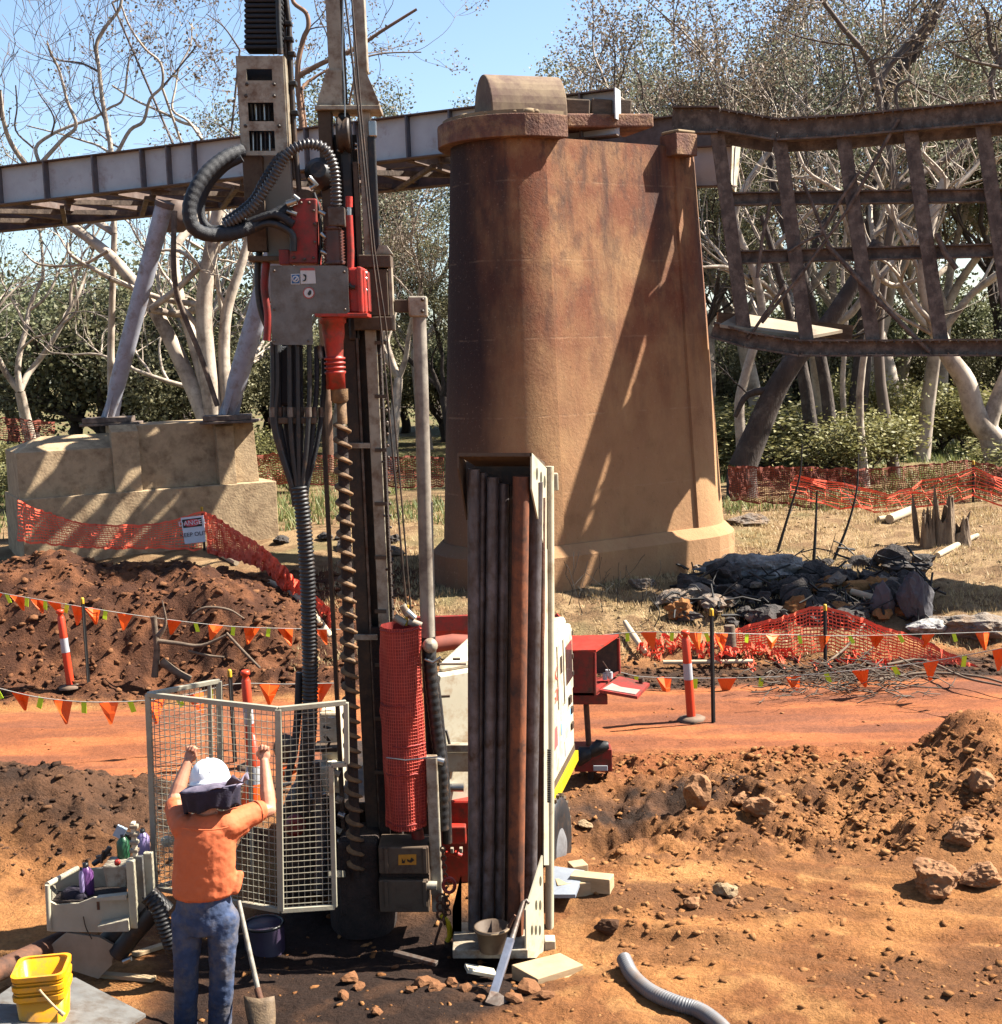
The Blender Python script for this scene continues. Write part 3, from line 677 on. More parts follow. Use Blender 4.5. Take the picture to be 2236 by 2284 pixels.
# ------------------------------------------------------------ collapsed brown truss at the right
tr = thing('collapsed_truss', 'buckled brown riveted truss span tipped on its side right of the pier', 'truss', at(1900, 500, 20.5))
def ty(px): return lerp(23.2, 21.65, (px - 1500) / 740.0)
def T(px, py, dn=0): return at(px, py, ty(px) + dn)
topl = [(1500, 268, ), (1605, 268), (1735, 290), (1880, 282), (2030, 268), (2190, 254), (2400, 236), (2600, 218), (2800, 198), (3000, 178)]
tw = [.26, .30, .32, .33, .33, .33, .33]
for i in range(len(topl) - 1):
    mb = MB(); a, b = T(*topl[i]), T(*topl[i + 1])
    mb.ibeam(a, b, .26, .36 if i else .44, .03); mb.build('top_chord', MT['truss'], tr)
    if i: 
        mb = MB(); a2 = a + Vector((0, .32, -.16)); b2 = b + Vector((0, .32, -.16)); mb.beam(a2, b2, .10, .3); mb.build('rear_chord', MT['truss'], tr)
botl = [(1590, 735), (1665, 757), (1785, 776), (1950, 776), (2110, 775), (2260, 775), (2420, 775), (2600, 774), (2800, 772), (3000, 770)]
for i in range(len(botl) - 1):
    mb = MB(); mb.ibeam(T(*botl[i]), T(*botl[i + 1]), .26, .28, .03); mb.build('bottom_chord', MT['truss'], tr)
vert = [((1598, 285), (1662, 750)), ((1738, 305), (1800, 765)), ((1880, 298), (1948, 765)), ((2030, 285), (2100, 765)), ((2190, 270), (2262, 765)), ((2345, 255), (2420, 765)), ((2510, 240), (2590, 765)), ((2680, 225), (2765, 763)), ((2855, 205), (2945, 762))]
for a, b in vert:
    A, B = T(*a), T(*b); mb = MB(); d = (B - A).normalized()
    mb.beam(A, B, .22, .03, Vector((0, 1, 0))); o_ = Vector((.11, .16, 0)); 
    mb.beam(A + o_ + Vector((0, .06, 0)), B + o_ + Vector((0, .06, 0)), .03, .46, Vector((0, 1, 0))); 
    mb.build('vertical_member', MT['truss'], tr)
    mb = MB(); o_ = Vector((.14, .40, 0)); mb.beam(A + o_, B + o_, .07, .05); mb.build('edge_angle', MT['pylon'] if a[0] < 1700 else MT['truss'], tr)
mid = [(437, 430, 420), (566, 562, 575)]
for row, dz in ((444, 0), (574, 0)):
    for i in range(len(vert) - 1):
        (x0, y0), (x1, y1) = vert[i]; (u0, v0), (u1, v1) = vert[i + 1]
        def onv(ax, ay, bx, by_, y): t = (y - ay) / (by_ - ay); return ax + (bx - ax) * t
        sl = -4 if row > 500 else -2
        A = T(onv(x0, y0, x1, y1, row) + 6, row + i * sl, .2); B = T(onv(u0, v0, u1, v1, row) - 2, row + (i + 1) * sl, .2)
        mb = MB(); mb.ibeam(A, B, .18, .22, .025); mb.build('stringer', MT['truss'], tr)
diag = [((2005, 265), (1890, 470), .035), ((1890, 470), (1700, 720), .03), ((1790, 400), (1850, 545), .03), ((1845, 545), (2075, 785), .045), ((1720, 450), (1690, 620), .03), ((1750, 640), (1670, 755), .03), ((1760, 560), (1840, 520), .025), ((2090, 520), (2135, 600), .05), ((1830, 520), (1920, 380), .03)]
for a, b, r in diag:
    mb = MB(); A, B = T(*a, -.05), T(*b, -.05); mm = (A + B) / 2 + Vector((random.uniform(-.04, .04), 0, random.uniform(-.04, .04)))
    mb.tube([A, mm, B], r, 6); mb.build('bent_brace', MT['truss'], tr)
# rivets along the chords, joined: too many to pick out
mb = MB()
for L_ in (topl, botl):
    for i in range(len(L_) - 1):
        A, B = T(*L_[i]), T(*L_[i + 1]); n = int((B - A).length / .14)
        for k in range(n):
            p = A.lerp(B, k / n)
            for dz in (-.13, .13): mb.ball(p + Vector((0, -.14, dz if L_ is topl else dz * .7)), .016, 5, 3)
o = mb.build('rivets', MT['truss'], tr); o['kind'] = 'stuff'
# sheet of pale decking lying behind the bottom chord
dk = MB()
p = [at(1606, 730, 22.8), at(1650, 704, 23.4), at(1880, 742, 23.4), at(1800, 757, 22.9)]
dk.prism(p, (0, 0, .05)); o = dk.build('deck_sheet', mat('bleached_deck', (.55, .45, .31), (.34, .26, .18), .8, scale=6, dirt=(.25, .18, .12), dirt_amt=.3)); tag(o, 'sunlit pale deck sheet lying behind the lower chord of the truss', 'deck sheet')
mb = MB(); mb.beam(at(1600, 712, 23.6), at(1900, 742, 23.6), .15, .25); o = mb.build('deck_edge_beam', MT['sleeper']); tag(o, 'grey weathered beam along the back of the pale deck sheet', 'beam')
# ------------------------------------------------------------ trees
MT['bark'] = mat('pale_gum_bark', (.84, .72, .58), (.50, .39, .30), .85, scale=3, bump=.3, dirt=(.22, .16, .12), dirt_amt=.3, dscale=2, streak=.5)
MT['barkd'] = mat('dark_rough_bark', (.12, .09, .075), (.055, .042, .036), .95, scale=5, bump=.7, bdist=.03, streak=.35, dirt=(.22, .18, .15), dirt_amt=.2)
MT['twig'] = mat('grey_brown_branches', (.24, .185, .15), (.15, .11, .09), .9, scale=3, bump=0)
MT['deadtwig'] = mat('dead_grey_branches', (.26, .21, .19), (.17, .13, .12), .9, scale=3, bump=0)
def leaf_mat(name, a, b, c):
    m = bpy.data.materials.new(name); m.use_nodes = True; t = m.node_tree; N = t.nodes; L = t.links
    p = N['Principled BSDF']; p.inputs['Roughness'].default_value = .6; p.inputs['Specular IOR Level'].default_value = .3
    g = N.new('ShaderNodeNewGeometry'); cr = N.new('ShaderNodeValToRGB'); e = cr.color_ramp.elements
    a, b, c = [tuple(v * .74 for v in q) for q in (a, b, c)]; e[0].color = (*a, 1); e[1].color = (*b, 1); x = e.new(.5); x.color = (*c, 1)
    L.new(g.outputs['Random Per Island'], cr.inputs[0]); L.new(cr.outputs[0], p.inputs['Base Color'])
    tr_ = N.new('ShaderNodeBsdfTranslucent'); L.new(cr.outputs[0], tr_.inputs[0]); mx = N.new('ShaderNodeMixShader'); mx.inputs[0].default_value = .3
    L.new(p.outputs[0], mx.inputs[1]); L.new(tr_.outputs[0], mx.inputs[2]); L.new(mx.outputs[0], N['Material Output'].inputs[0])
    return m
LF = dict(
    olive=leaf_mat('olive_gum_leaves', (.13, .13, .065), (.28, .255, .14), (.20, .19, .10)),
    green=leaf_mat('dark_green_leaves', (.09, .105, .05), (.21, .215, .115), (.14, .15, .075)),
    brown=leaf_mat('pinkish_brown_leaves', (.15, .10, .075), (.24, .17, .13), (.17, .14, .085)),
    grey=leaf_mat('grey_green_leaves', (.11, .125, .08), (.24, .24, .16), (.17, .18, .115)),
    lime=leaf_mat('yellow_green_shrub_leaves', (.14, .14, .045), (.30, .27, .11), (.21, .20, .075)),
)
def leaves_mesh(name, centers, rad, per, size, seed, droop=.5):
    r = np.random.default_rng(seed); C = np.repeat(np.asarray(centers), per, 0); n = len(C)
    P = C + r.normal(0, 1, (n, 3)) * rad * np.array([1, 1, .7])
    a = r.normal(0, 1, (n, 3)); a[:, 2] = a[:, 2] * .5 - droop; a /= np.linalg.norm(a, axis=1)[:, None]
    b = np.cross(a, r.normal(0, 1, (n, 3))); b /= np.linalg.norm(b, axis=1)[:, None]
    s = size * r.uniform(.6, 1.4, (n, 1)); wv = s * .34
    V = np.stack([P - a * s * .5, P + b * wv, P + a * s * .5, P - b * wv], 1).reshape(-1, 3)
    F = np.arange(n * 4).reshape(-1, 4)
    return V, F
class Tree:
    def __init__(s, seed): s.r = random.Random(seed); s.mb = MB(); s.tw = MB(); s.tips = []
    def limb(s, pts, r0, r1, n=7, k=4):
        q = spline(pts, k) if len(pts) > 2 else [Vector(p) for p in pts]; m = len(q)
        rr = [lerp(r0, r1, (i / (m - 1)) ** .8) for i in range(m)]
        (s.mb if r0 > .035 else s.tw).tube(q, rr, n if r0 > .05 else (5 if r0 > .02 else 3), cap=False)
        return q, rr
    def grow(s, p, d, L, r, lev, maxlev, wig=.35, up=.12, spread=.7, kids=(2, 4), minr=.006):
        R_ = s.r; nseg = 5 if lev < maxlev else 3; pts = [p.copy()]; q = p.copy(); dd = d.normalized()
        for i in range(nseg):
            dd = (dd + Vector((R_.gauss(0, 1), R_.gauss(0, 1), R_.gauss(0, .8))) * wig * .42 + Vector((0, 0, up))).normalized()
            q = q + dd * L / nseg; pts.append(q.copy())
        r1 = max(minr, r * .55); s.limb(pts, r, r1, 7, 2)
        if lev >= maxlev:
            s.tips.append(pts[-1]); s.tips.append(pts[-2]); return
        for j in range(R_.randint(*kids)):
            i = R_.randint(2, nseg); a = pts[i]; ax = Vector((R_.gauss(0, 1), R_.gauss(0, 1), R_.gauss(0, .6))).normalized()
            nd = (dd + ax * spread).normalized(); s.grow(a, nd, L * R_.uniform(.55, .8), r1 * R_.uniform(.6, .95), lev + 1, maxlev, wig, up, spread, kids, minr)
        s.grow(pts[-1], dd, L * .72, r1, lev + 1, maxlev, wig, up, spread, kids, minr)
    def sprout(s, q, rr, n, L, maxlev=2, frm=.3, **kw):
        """side branches off a spline limb"""
        m = len(q)
        for _ in range(n):
            i = s.r.randint(int(m * frm), m - 2); t = (q[i + 1] - q[i]).normalized()
            ax = Vector((s.r.gauss(0, 1), s.r.gauss(0, .5), s.r.gauss(0.2, .8))).normalized()
            s.grow(q[i], (t * .7 + ax).normalized(), L * s.r.uniform(.5, 1.1), rr[i] * s.r.uniform(.3, .5), 0, maxlev, **kw)
    def build(s, root, bark, twig, leaf=None, rad=.5, per=14, size=.16, seed=1, world=False):
        if s.mb.v: s.mb.build('trunk', bark, root, world)
        if s.tw.v: s.tw.build('branches', twig, root, world)['kind'] = 'stuff'
        if leaf and s.tips:
            V, F = leaves_mesh('crown', [tuple(t) for t in s.tips], rad, per, size, seed)
            o = np_mesh('crown', V, F, leaf); o.parent = root
            if world: o.data.transform(Matrix.Translation(-root.location))
TREES = {}
def proto(key, seed, h, lean=0, forks=3, bark='bark', leaf=None, maxlev=4, wig=.4, up=.12, rad=.5, per=14, size=.16, spread=.75, tr=.22, kids=(2, 3), clear=.28, twig='twig'):
    t = Tree(seed); R_ = t.r; base = Vector((0, 0, -.4)); top = Vector((lean, 0, h * clear))
    mid = base.lerp(top, .5) + Vector((R_.uniform(-.2, .2), R_.uniform(-.2, .2), 0))
    t.limb([base, mid, top], tr * 1.25, tr * .85, 9)
    for f in range(forks):
        a = 6.28 * f / forks + R_.uniform(-.5, .5); d = Vector((math.cos(a) * .6 + lean * .05, math.sin(a) * .6, 1))
        t.grow(top, d, h * .30, tr * .62, 1, maxlev, wig, up, spread, kids)
    TREES[key] = (t, dict(bark=MT[bark], twig=MT[twig], leaf=LF[leaf] if leaf else None, rad=rad, per=per, size=size, seed=seed))
    return t
def plant(key, x, y, s, rz, name, label, group=None, z=None):
    root = thing(name, label, 'shrub' if 'shrub' in name else 'tree', (x, y, hz(x, y) if z is None else z), group)
    t, kw = TREES[key]
    if 'me' not in kw:
        t.build(root, kw['bark'], kw['twig'], kw['leaf'], kw['rad'], kw['per'], kw['size'], kw['seed'])
        kw['me'] = [(c.name.split('.')[0], c.data) for c in children(root)]
    else:
        for nm, me in kw['me']:
            o = bpy.data.objects.new(nm, me); col.objects.link(o); o.parent = root
            if nm == 'branches': o['kind'] = 'stuff'
    root.scale = (s, s, s); root.rotation_euler.z = rz
    return root
proto('gum_a', 1, 13, .6, 3, leaf='grey', per=64, size=.095, rad=.27)
proto('gum_b', 2, 14, -.8, 3, leaf='brown', per=56, size=.085, rad=.26)
proto('gum_c', 3, 12, .3, 4, leaf='olive', per=70, size=.10, rad=.28, bark='barkd')
proto('bare_a', 4, 12, 1.2, 3, leaf=None, wig=.6, up=.05, maxlev=4, kids=(2, 3), twig='bark')
proto('bare_b', 5, 13, -1.0, 3, leaf='grey', per=14, size=.08, rad=.2, wig=.55, up=.08, twig='deadtwig')
proto('low_a', 6, 7, .2, 4, leaf='green', per=64, size=.14, rad=.48, bark='barkd', clear=.15, up=.04, maxlev=3, kids=(3, 4))
proto('low_b', 7, 6.5, .4, 5, leaf='olive', per=64, size=.13, rad=.46, bark='barkd', clear=.12, up=.04, maxlev=3, kids=(3, 4))
proto('shrub', 8, 3.2, .5, 7, leaf='lime', per=26, size=.10, rad=.30, bark='barkd', clear=.06, up=.05, maxlev=3, tr=.06, kids=(2, 4))
def px2x(px, Y): return (px - CX) / FPX * Y
rt = random.Random(21)
# tall trees: (key, picture column, distance, scale, turn)
KEYD = dict(gum_a='grey-green gum with pale limbs', gum_b='thin gum with dry pinkish leaves', gum_c='dark-barked olive gum', bare_a='leafless pale-limbed gum', bare_b='nearly bare grey gum with fine twigs', low_a='dense dark green bushy tree', low_b='dense olive bushy tree', shrub='yellow-green shrub')
ORD = 'first second third fourth fifth sixth seventh eighth ninth tenth eleventh twelfth thirteenth fourteenth fifteenth sixteenth'.split()
def number(lst):
    '''lst of (px, object, phrase): label by place in the row, left to right'''
    by_ = {}
    for px, o, ph in lst: by_.setdefault(ph, []).append((px, o))
    for ph, q in by_.items():
        q.sort(key=lambda t: t[0])
        for i, (px, o) in enumerate(q): o['label'] = ph if len(q) == 1 else '%s, %s from the left' % (ph, ORD[min(i, 15)])
ROWS = []
tall = [
 ('gum_a', 760, 46, .98, .5), ('gum_b', 690, 52, .95, 1.5), ('gum_a', 960, 50, 1.0, 2.2), ('gum_c', 850, 60, 1.15, .9), ('gum_c', 1010, 44, .62, 3.3), ('gum_b', 870, 40, .72, 4.0),
 ('gum_a', 1360, 50, 1.02, 1.0), ('gum_b', 1470, 46, 1.05, 2.6), ('gum_c', 1420, 60, 1.3, .3), ('gum_b', 1570, 42, 1.02, 4.2), ('gum_a', 1640, 52, 1.2, 5.1),
 ('bare_b', 1730, 40, 1.05, .4), ('gum_b', 1820, 48, 1.15, 3.3), ('bare_a', 1880, 36, .95, 3.9), ('gum_b', 1930, 44, 1.15, 2.4),
 ('gum_a', 2010, 52, 1.15, 0.1), ('gum_a', 2060, 38, .95, 5.3), ('gum_b', 2120, 44, 1.1, 1.2), ('gum_c', 2250, 50, 1.15, 2.0), ('gum_c', 2290, 42, 1.05, .8),
 ('gum_a', 2420, 44, 1.15, 2.7), ('gum_b', 2650, 46, 1.15, 3.7), ('gum_c', 1540, 40, .8, 5.6), ('gum_c', 1280, 62, .9, .2), ('gum_c', 1700, 62, .95, 3.2), ('gum_c', 1900, 62, .9, 1.2), ('gum_c', 2100, 62, .95, 2.2), ('gum_b', 2000, 40, 1.1, 5.2), ('gum_b', 1760, 44, 1.1, 1.9),
 ('bare_b', 100, 40, .78, 1.2), ('bare_b', -150, 38, .85, 3.2), ('bare_a', 560, 38, .70, 3.0), ('bare_b', 520, 46, .85, .9), ('gum_b', -500, 50, 1, 1), ('gum_a', 2900, 52, 1.2, 1), ('gum_b', 3150, 50, 1.2, 2),
]
where = lambda px: 'beyond the left girder' if px < 560 else 'behind the drill mast' if px < 1050 else 'just past the pier' if px < 1520 else 'behind the brown truss' if px < 1950 else 'at the right behind the truss'
for key, px, Y, s, rz in tall:
    o = plant(key, px2x(px, Y), Y, s, rz, 'gum_tree', 'x', 'gum trees in the woodland %s' % where(px)); ROWS.append((px, o, '%s %s' % (KEYD[key], where(px))))
# lower bushy trees closing the woodland
for i in range(46):
    px = -260 + i * 62 + rt.uniform(-25, 25); Y = rt.uniform(44, 64)
    tgt = 8.6 if px < 420 else 7.0 if px < 1300 else 6.5
    key = 'low_a' if rt.random() < (.6 if px < 600 else .35) else 'low_b'; s = tgt / 7.0 * rt.uniform(.75, 1.1) * (Y / 50)
    o = plant(key, px2x(px, Y), Y, s, rt.uniform(0, 6.28), 'bushy_tree', 'x', 'bushy trees %s' % where(px)); ROWS.append((px, o, '%s %s' % (KEYD[key], where(px))))
for i in range(15):
    px = rt.uniform(1580, 2350); Y = rt.uniform(30, 44); o = plant('shrub', px2x(px, Y), Y, rt.uniform(.6, 1.15), rt.uniform(0, 6.28), 'shrub', 'x', 'shrubs under the truss'); ROWS.append((px, o, 'yellow-green shrub under the brown truss'))
for i in range(9):
    px = rt.uniform(-80, 980); Y = rt.uniform(33, 42); o = plant('shrub', px2x(px, Y), Y, rt.uniform(.4, .8), rt.uniform(0, 6.28), 'shrub', 'x', 'shrubs behind the plinth'); ROWS.append((px, o, 'low yellow-green shrub behind the concrete plinth'))

rs_ = random.Random(5)
for px, o, ph in ROWS:
    if 'shrub' in ph: o.scale = (o.scale[0] * rs_.uniform(1.0, 1.7), o.scale[1] * rs_.uniform(1, 1.5), o.scale[2] * rs_.uniform(.55, 1.0))
number(ROWS)
# ------------ trees whose limbs the photograph shows one by one (paths given as picture positions and a distance)
def P(seq, Y, dY=0):
    n = len(seq); return [at(x, y, Y + dY * i / max(1, n - 1)) for i, (x, y) in enumerate(seq)]
def limbtree(name, label, limbs, Y, bark, twig, seed, sprouts=(6, 1.2, 2), leaf=None, group=None, kw=None):
    t = Tree(seed); base = P(limbs[0][0], Y)[0]; root = thing(name, label, 'tree', base, group)
    S_ = FPX / Y; gz_ = hz(base.x, base.y); hasground = limbs[0][0][0][1] >= 900
    root.location.z = gz_
    if not hasground:
        b0 = Vector((base.x + t.r.uniform(-.6, .6), base.y + .5, gz_ - .4)); m0 = b0.lerp(base, .5) + Vector((t.r.uniform(-.4, .4), .3, 0)); t.limb([b0, m0, base], limbs[0][1] / 2 / S_ * 1.7, limbs[0][1] / 2 / S_, 9)
    allp = [(i, q) for i, L in enumerate(limbs) for q in L[0]]
    for i, L in enumerate(limbs):
        x0, y0 = L[0][0]
        if y0 >= 900 and hasground:
            g0 = at(x0, y0, Y); t.limb([Vector((g0.x, g0.y, hz(g0.x, g0.y) - .4)), g0], L[1] / 2 / S_ * 1.15, L[1] / 2 / S_, 9)
        elif i and min(math.hypot(x0 - q[0], y0 - q[1]) for j, q in allp if j != i) > 14:
            a0 = at(x0, y0, Y); tgt_ = base if not hasground else min((at(q[0], q[1], Y) for j, q in allp if j == 0), key=lambda v: (v - a0).length)
            t.limb([tgt_, tgt_.lerp(a0, .5) + Vector((0, .4, -.15)), a0], L[1] / 2 / S_ * 1.2, L[1] / 2 / S_, 7)
    for L in limbs:
        seq, r0, r1 = L[0], L[1], L[2]; dY = L[3] if len(L) > 3 else t.r.uniform(-1, 1)
        q, rr = t.limb(P(seq, Y, dY), r0 / 2 / (FPX / Y), max(.008, r1 / 2 / (FPX / Y)), 9)
        n = L[4] if len(L) > 4 else sprouts[0]
        if n: t.sprout(q, rr, n, sprouts[1], sprouts[2], **(kw or {}))
    t.build(root, bark, twig, leaf, .16, 7, .085, seed, world=True); return root
kw = dict(wig=.5, up=.06, spread=.7, kids=(1, 2), minr=.007)
limbtree('dead_gum', 'big dead white-limbed gum rising behind the low plinth and the left girder', [
 ([(480, 960), (462, 800), (455, 680), (470, 560), (487, 470), (490, 380)], 46, 26, 0, 2),
 ([(462, 940), (415, 830), (350, 700), (290, 620), (235, 560), (160, 505), (90, 460)], 42, 18, 1.5, 4),
 ([(515, 940), (500, 830), (505, 700), (535, 600), (560, 520), (600, 430)], 34, 14, .5, 3),
 ([(470, 900), (430, 760), (400, 660), (390, 560), (430, 500), (480, 440)], 30, 18, 2, 3),
 ([(335, 690), (400, 640), (450, 590), (520, 530), (575, 490)], 16, 10, 0, 2),
 ([(240, 560), (180, 590), (90, 590), (50, 560)], 9, 4, 0, 2), ([(455, 600), (400, 560), (340, 560)], 12, 5, 0, 2),
 ([(245, 620), (160, 570), (150, 540)], 12, 5, 0, 2)], 33, MT['bark'], MT['bark'], 31, (3, 1.3, 2), kw=kw)
limbtree('dead_gum', 'bare twisting dead gum above the left end of the girder', [
 ([(255, 520), (248, 345), (240, 290), (228, 220), (222, 160), (215, 100), (235, 60), (268, 15), (272, -40)], 13, 6, 0, 6),
 ([(262, 340), (290, 290), (320, 270), (335, 220), (362, 190), (358, 140), (325, 110), (290, 60), (270, 10)], 9, 4),
 ([(95, 380), (80, 330), (115, 300), (160, 280), (210, 262), (245, 240), (275, 220), (285, 150), (290, 125)], 9, 4),
 ([(90, 365), (140, 310), (170, 280), (150, 225), (133, 160), (115, 120), (105, 95)], 10, 4),
 ([(250, 345), (220, 325), (190, 315), (140, 300), (60, 280)], 7, 3), ([(270, 330), (250, 320), (200, 280)], 6, 3),
 ([(60, 370), (25, 320), (8, 270), (0, 200)], 13, 7), ([(75, 330), (35, 290), (38, 240), (35, 190)], 5, 3), ([(115, 300), (120, 260), (85, 205)], 5, 3),
 ([(222, 160), (180, 140), (120, 130), (105, 90)], 6, 3), ([(235, 270), (212, 220), (205, 180), (185, 170)], 5, 2)], 34, MT['bark'], MT['deadtwig'], 32, (4, 1.5, 2), kw=kw)
limbtree('dead_gum', 'slender dead gum reaching over the middle of the girder beside the mast', [
 ([(470, 520), (450, 310), (400, 270), (350, 245), (300, 222), (250, 190)], 9, 4), ([(450, 310), (420, 270), (385, 245), (392, 195), (400, 150), (425, 100), (428, 50)], 7, 3, 1, 6),
 ([(362, 195), (400, 150), (440, 100)], 6, 3), ([(535, 110), (500, 60), (460, 30)], 5, 2), ([(530, 310), (500, 285), (470, 270)], 5, 2), ([(250, 5), (300, -20), (330, -60)], 5, 2)], 35, MT['bark'], MT['deadtwig'], 33, (5, 1.5, 2), leaf=LF['brown'], kw=kw)
MT['barko'] = mat('orange_gum_bark', (.42, .24, .15), (.28, .15, .09), .85, scale=3, bump=.2)
limbtree('gum_tree', 'gum with orange-brown limbs seen between the hose box and the mast', [
 ([(700, 520), (680, 330), (664, 170), (676, 90), (688, 60), (683, 28), (655, 5), (650, -30)], 15, 8, 0, 4), ([(664, 170), (720, 140), (790, 110), (850, 70), (930, 20)], 13, 6, 0, 4), ([(672, 200), (690, 180), (740, 150)], 9, 5), ([(800, 130), (860, 118), (940, 116)], 5, 3)], 40, MT['barko'], MT['twig'], 34, (4, 1.8, 2), leaf=LF['brown'], kw=kw)
limbtree('gum_tree', 'leaning white-trunked gum at the right edge below the truss', [
 ([(2290, 1080), (2235, 1000), (2180, 930), (2155, 850), (2115, 790), (2080, 700), (2060, 600), (2080, 480), (2110, 400)], 62, 22, 0, 3), ([(2140, 830), (2100, 760), (2000, 700), (1960, 650)], 14, 5, 0, 3), ([(2225, 1040), (2205, 960), (2230, 880), (2280, 760)], 50, 30, 0, 0),
 ([(2090, 640), (2060, 560), (1990, 480), (1960, 400), (1930, 330)], 16, 7, 0, 4), ([(2110, 400), (2060, 340), (2080, 290), (2020, 250)], 12, 5, 0, 4)], 31, MT['bark'], MT['bark'], 35, (3, 1.5, 2), kw=kw)
limbtree('dark_gum', 'dark rough-barked gum leaning right behind the base of the pier', [
 ([(1655, 1045), (1690, 960), (1730, 870), (1775, 800), (1840, 730), (1900, 640), (1960, 540)], 66, 30, 0, 0), ([(1735, 870), (1670, 880), (1640, 930)], 22, 10, 0, 1), ([(1760, 820), (1765, 720), (1735, 600), (1700, 480)], 24, 12, 0, 3)], 30, MT['barkd'], MT['barkd'], 36, (2, 1.6, 2), kw=kw)
limbtree('dark_gum', 'upright half-lit gum trunk just right of the dark leaning one', [([(1812, 980), (1800, 880), (1785, 780), (1790, 650), (1830, 520), (1900, 420)], 34, 16, 0, 2)], 34, MT['barkd'], MT['twig'], 37, (2, 1.6, 2), kw=kw)
limbtree('dark_gum', 'black and white streaked gum trunk below the middle of the truss', [([(1855, 985), (1845, 880), (1828, 780), (1800, 640), (1750, 500), (1720, 380), (1740, 280)], 32, 14, 0, 3)], 33, MT['barkd'], MT['bark'], 38, (2, 1.6, 2), kw=kw)
limbtree('gum_tree', 'thin straight grey sapling trunk left of the yellow-green shrubs', [([(1885, 950), (1880, 850), (1888, 720), (1880, 600), (1895, 450)], 14, 8, 0, 2)], 36, MT['bark'], MT['twig'], 39, (2, 1.6, 2), kw=kw)
limbtree('gum_tree', 'pale gum trunk close behind the right edge of the pier', [([(1655, 990), (1650, 900), (1668, 820), (1700, 700), (1680, 600), (1640, 480), (1700, 360), (1760, 300)], 26, 12, 0, 3), ([(1680, 620), (1720, 560), (1800, 480), (1870, 420), (1840, 340)], 14, 7, 0, 3)], 32, MT['bark'], MT['bark'], 40, (4, 1.6, 2), kw=kw)
limbtree('dead_gum', 'pale curling dead limbs seen through the truss panels', [
 ([(1960, 620), (1900, 460), (1860, 420), (1800, 380), (1770, 310)], 13, 6), ([(1880, 430), (1820, 400), (1760, 390), (1720, 340)], 10, 5), ([(1870, 440), (1810, 440), (1770, 410), (1700, 400)], 9, 4), ([(2060, 620), (2000, 500), (1980, 440), (1900, 400)], 11, 5), ([(2130, 420), (2170, 380), (2200, 330), (2190, 280)], 13, 6), ([(2090, 470), (2110, 400), (2060, 340)], 9, 5)], 31, MT['bark'], MT['bark'], 41, (4, 1.1, 2), kw=kw)
limbtree('gum_tree', 'grey gum with long crossing limbs above the right of the truss', [
 ([(2000, 420), (1955, 190), (1930, 120), (1880, 60), (1820, -20)], 18, 9), ([(1955, 200), (1980, 150), (2060, 60), (2120, -20)], 22, 14), ([(1900, 100), (1850, 95), (1780, 80), (1740, 60)], 6, 3), ([(2236, 150), (2150, 130), (2090, 95)], 9, 4), ([(2236, 145), (2210, 100), (2205, 40), (2190, 10)], 12, 7), ([(2060, 420), (2000, 230), (2020, 180), (2060, 200), (2130, 230)], 10, 5), ([(2230, 260), (2210, 180), (2236, 120)], 14, 10)], 33, MT['twig'], MT['twig'], 42, (5, 1.7, 2), leaf=LF['brown'], kw=kw)
limbtree('gum_tree', 'dark thick gum limb slanting behind the upper truss chord', [([(1950, 420), (1980, 210), (2030, 130), (2070, 60), (2120, -30)], 30, 20, 0, 3)], 37, MT['barkd'], MT['twig'], 43, (3, 1.7, 2), kw=kw)
# grass tufts on the far flat and the bank: nobody could count them
def tufts(name, label, n, x0, x1, y0, y1, h0, mt_, dens, seed, blades=7):
    r = np.random.default_rng(seed); x = r.uniform(x0, x1, n); y = r.uniform(y0, y1, n); k = r.random(n) < dens(x, y); x, y = x[k], y[k]
    x = np.repeat(x, blades) ; y = np.repeat(y, blades); m = len(x); x = x + r.normal(0, .05, m); y = y + r.normal(0, .05, m)
    z = height(x, y) - .01; a = r.random(m) * 6.28; h = h0 * r.uniform(.5, 1.3, m); lean = r.uniform(.1, .9, m) * h; wv = h * .05 + .004
    B = np.stack([x, y, z], 1); d = np.stack([np.cos(a), np.sin(a), a * 0], 1); s_ = np.stack([-np.sin(a), np.cos(a), a * 0], 1)
    V = np.stack([B - s_ * wv[:, None], B + s_ * wv[:, None], B + d * lean[:, None] + np.stack([a * 0, a * 0, h], 1)], 1).reshape(-1, 3)
    tag(np_mesh(name, V, np.arange(m * 3).reshape(-1, 3), mt_), label, 'grass', kind='stuff')
MT['drygrass'] = leaf_mat('dry_straw', (.38, .26, .12), (.55, .42, .22), (.45, .33, .17)); LF['grass'] = leaf_mat('green_grass', (.10, .14, .04), (.28, .28, .10), (.18, .2, .07))
tufts('dry_grass', 'dry straw grass and litter on the bank round the pier', 11000, -3, 10, 18.4, 30, .08, MT['drygrass'], lambda x, y: .25 + .75 * (fbm(x * 1.2, y * 1.2, 3, 61) > .5), 1)
tufts('green_grass', 'greenish grass on the flat below the woodland', 10000, -16, 22, 27, 46, .22, LF['grass'], lambda x, y: (fbm(x * .4, y * .4, 3, 62) > .45) * 1.0, 2)
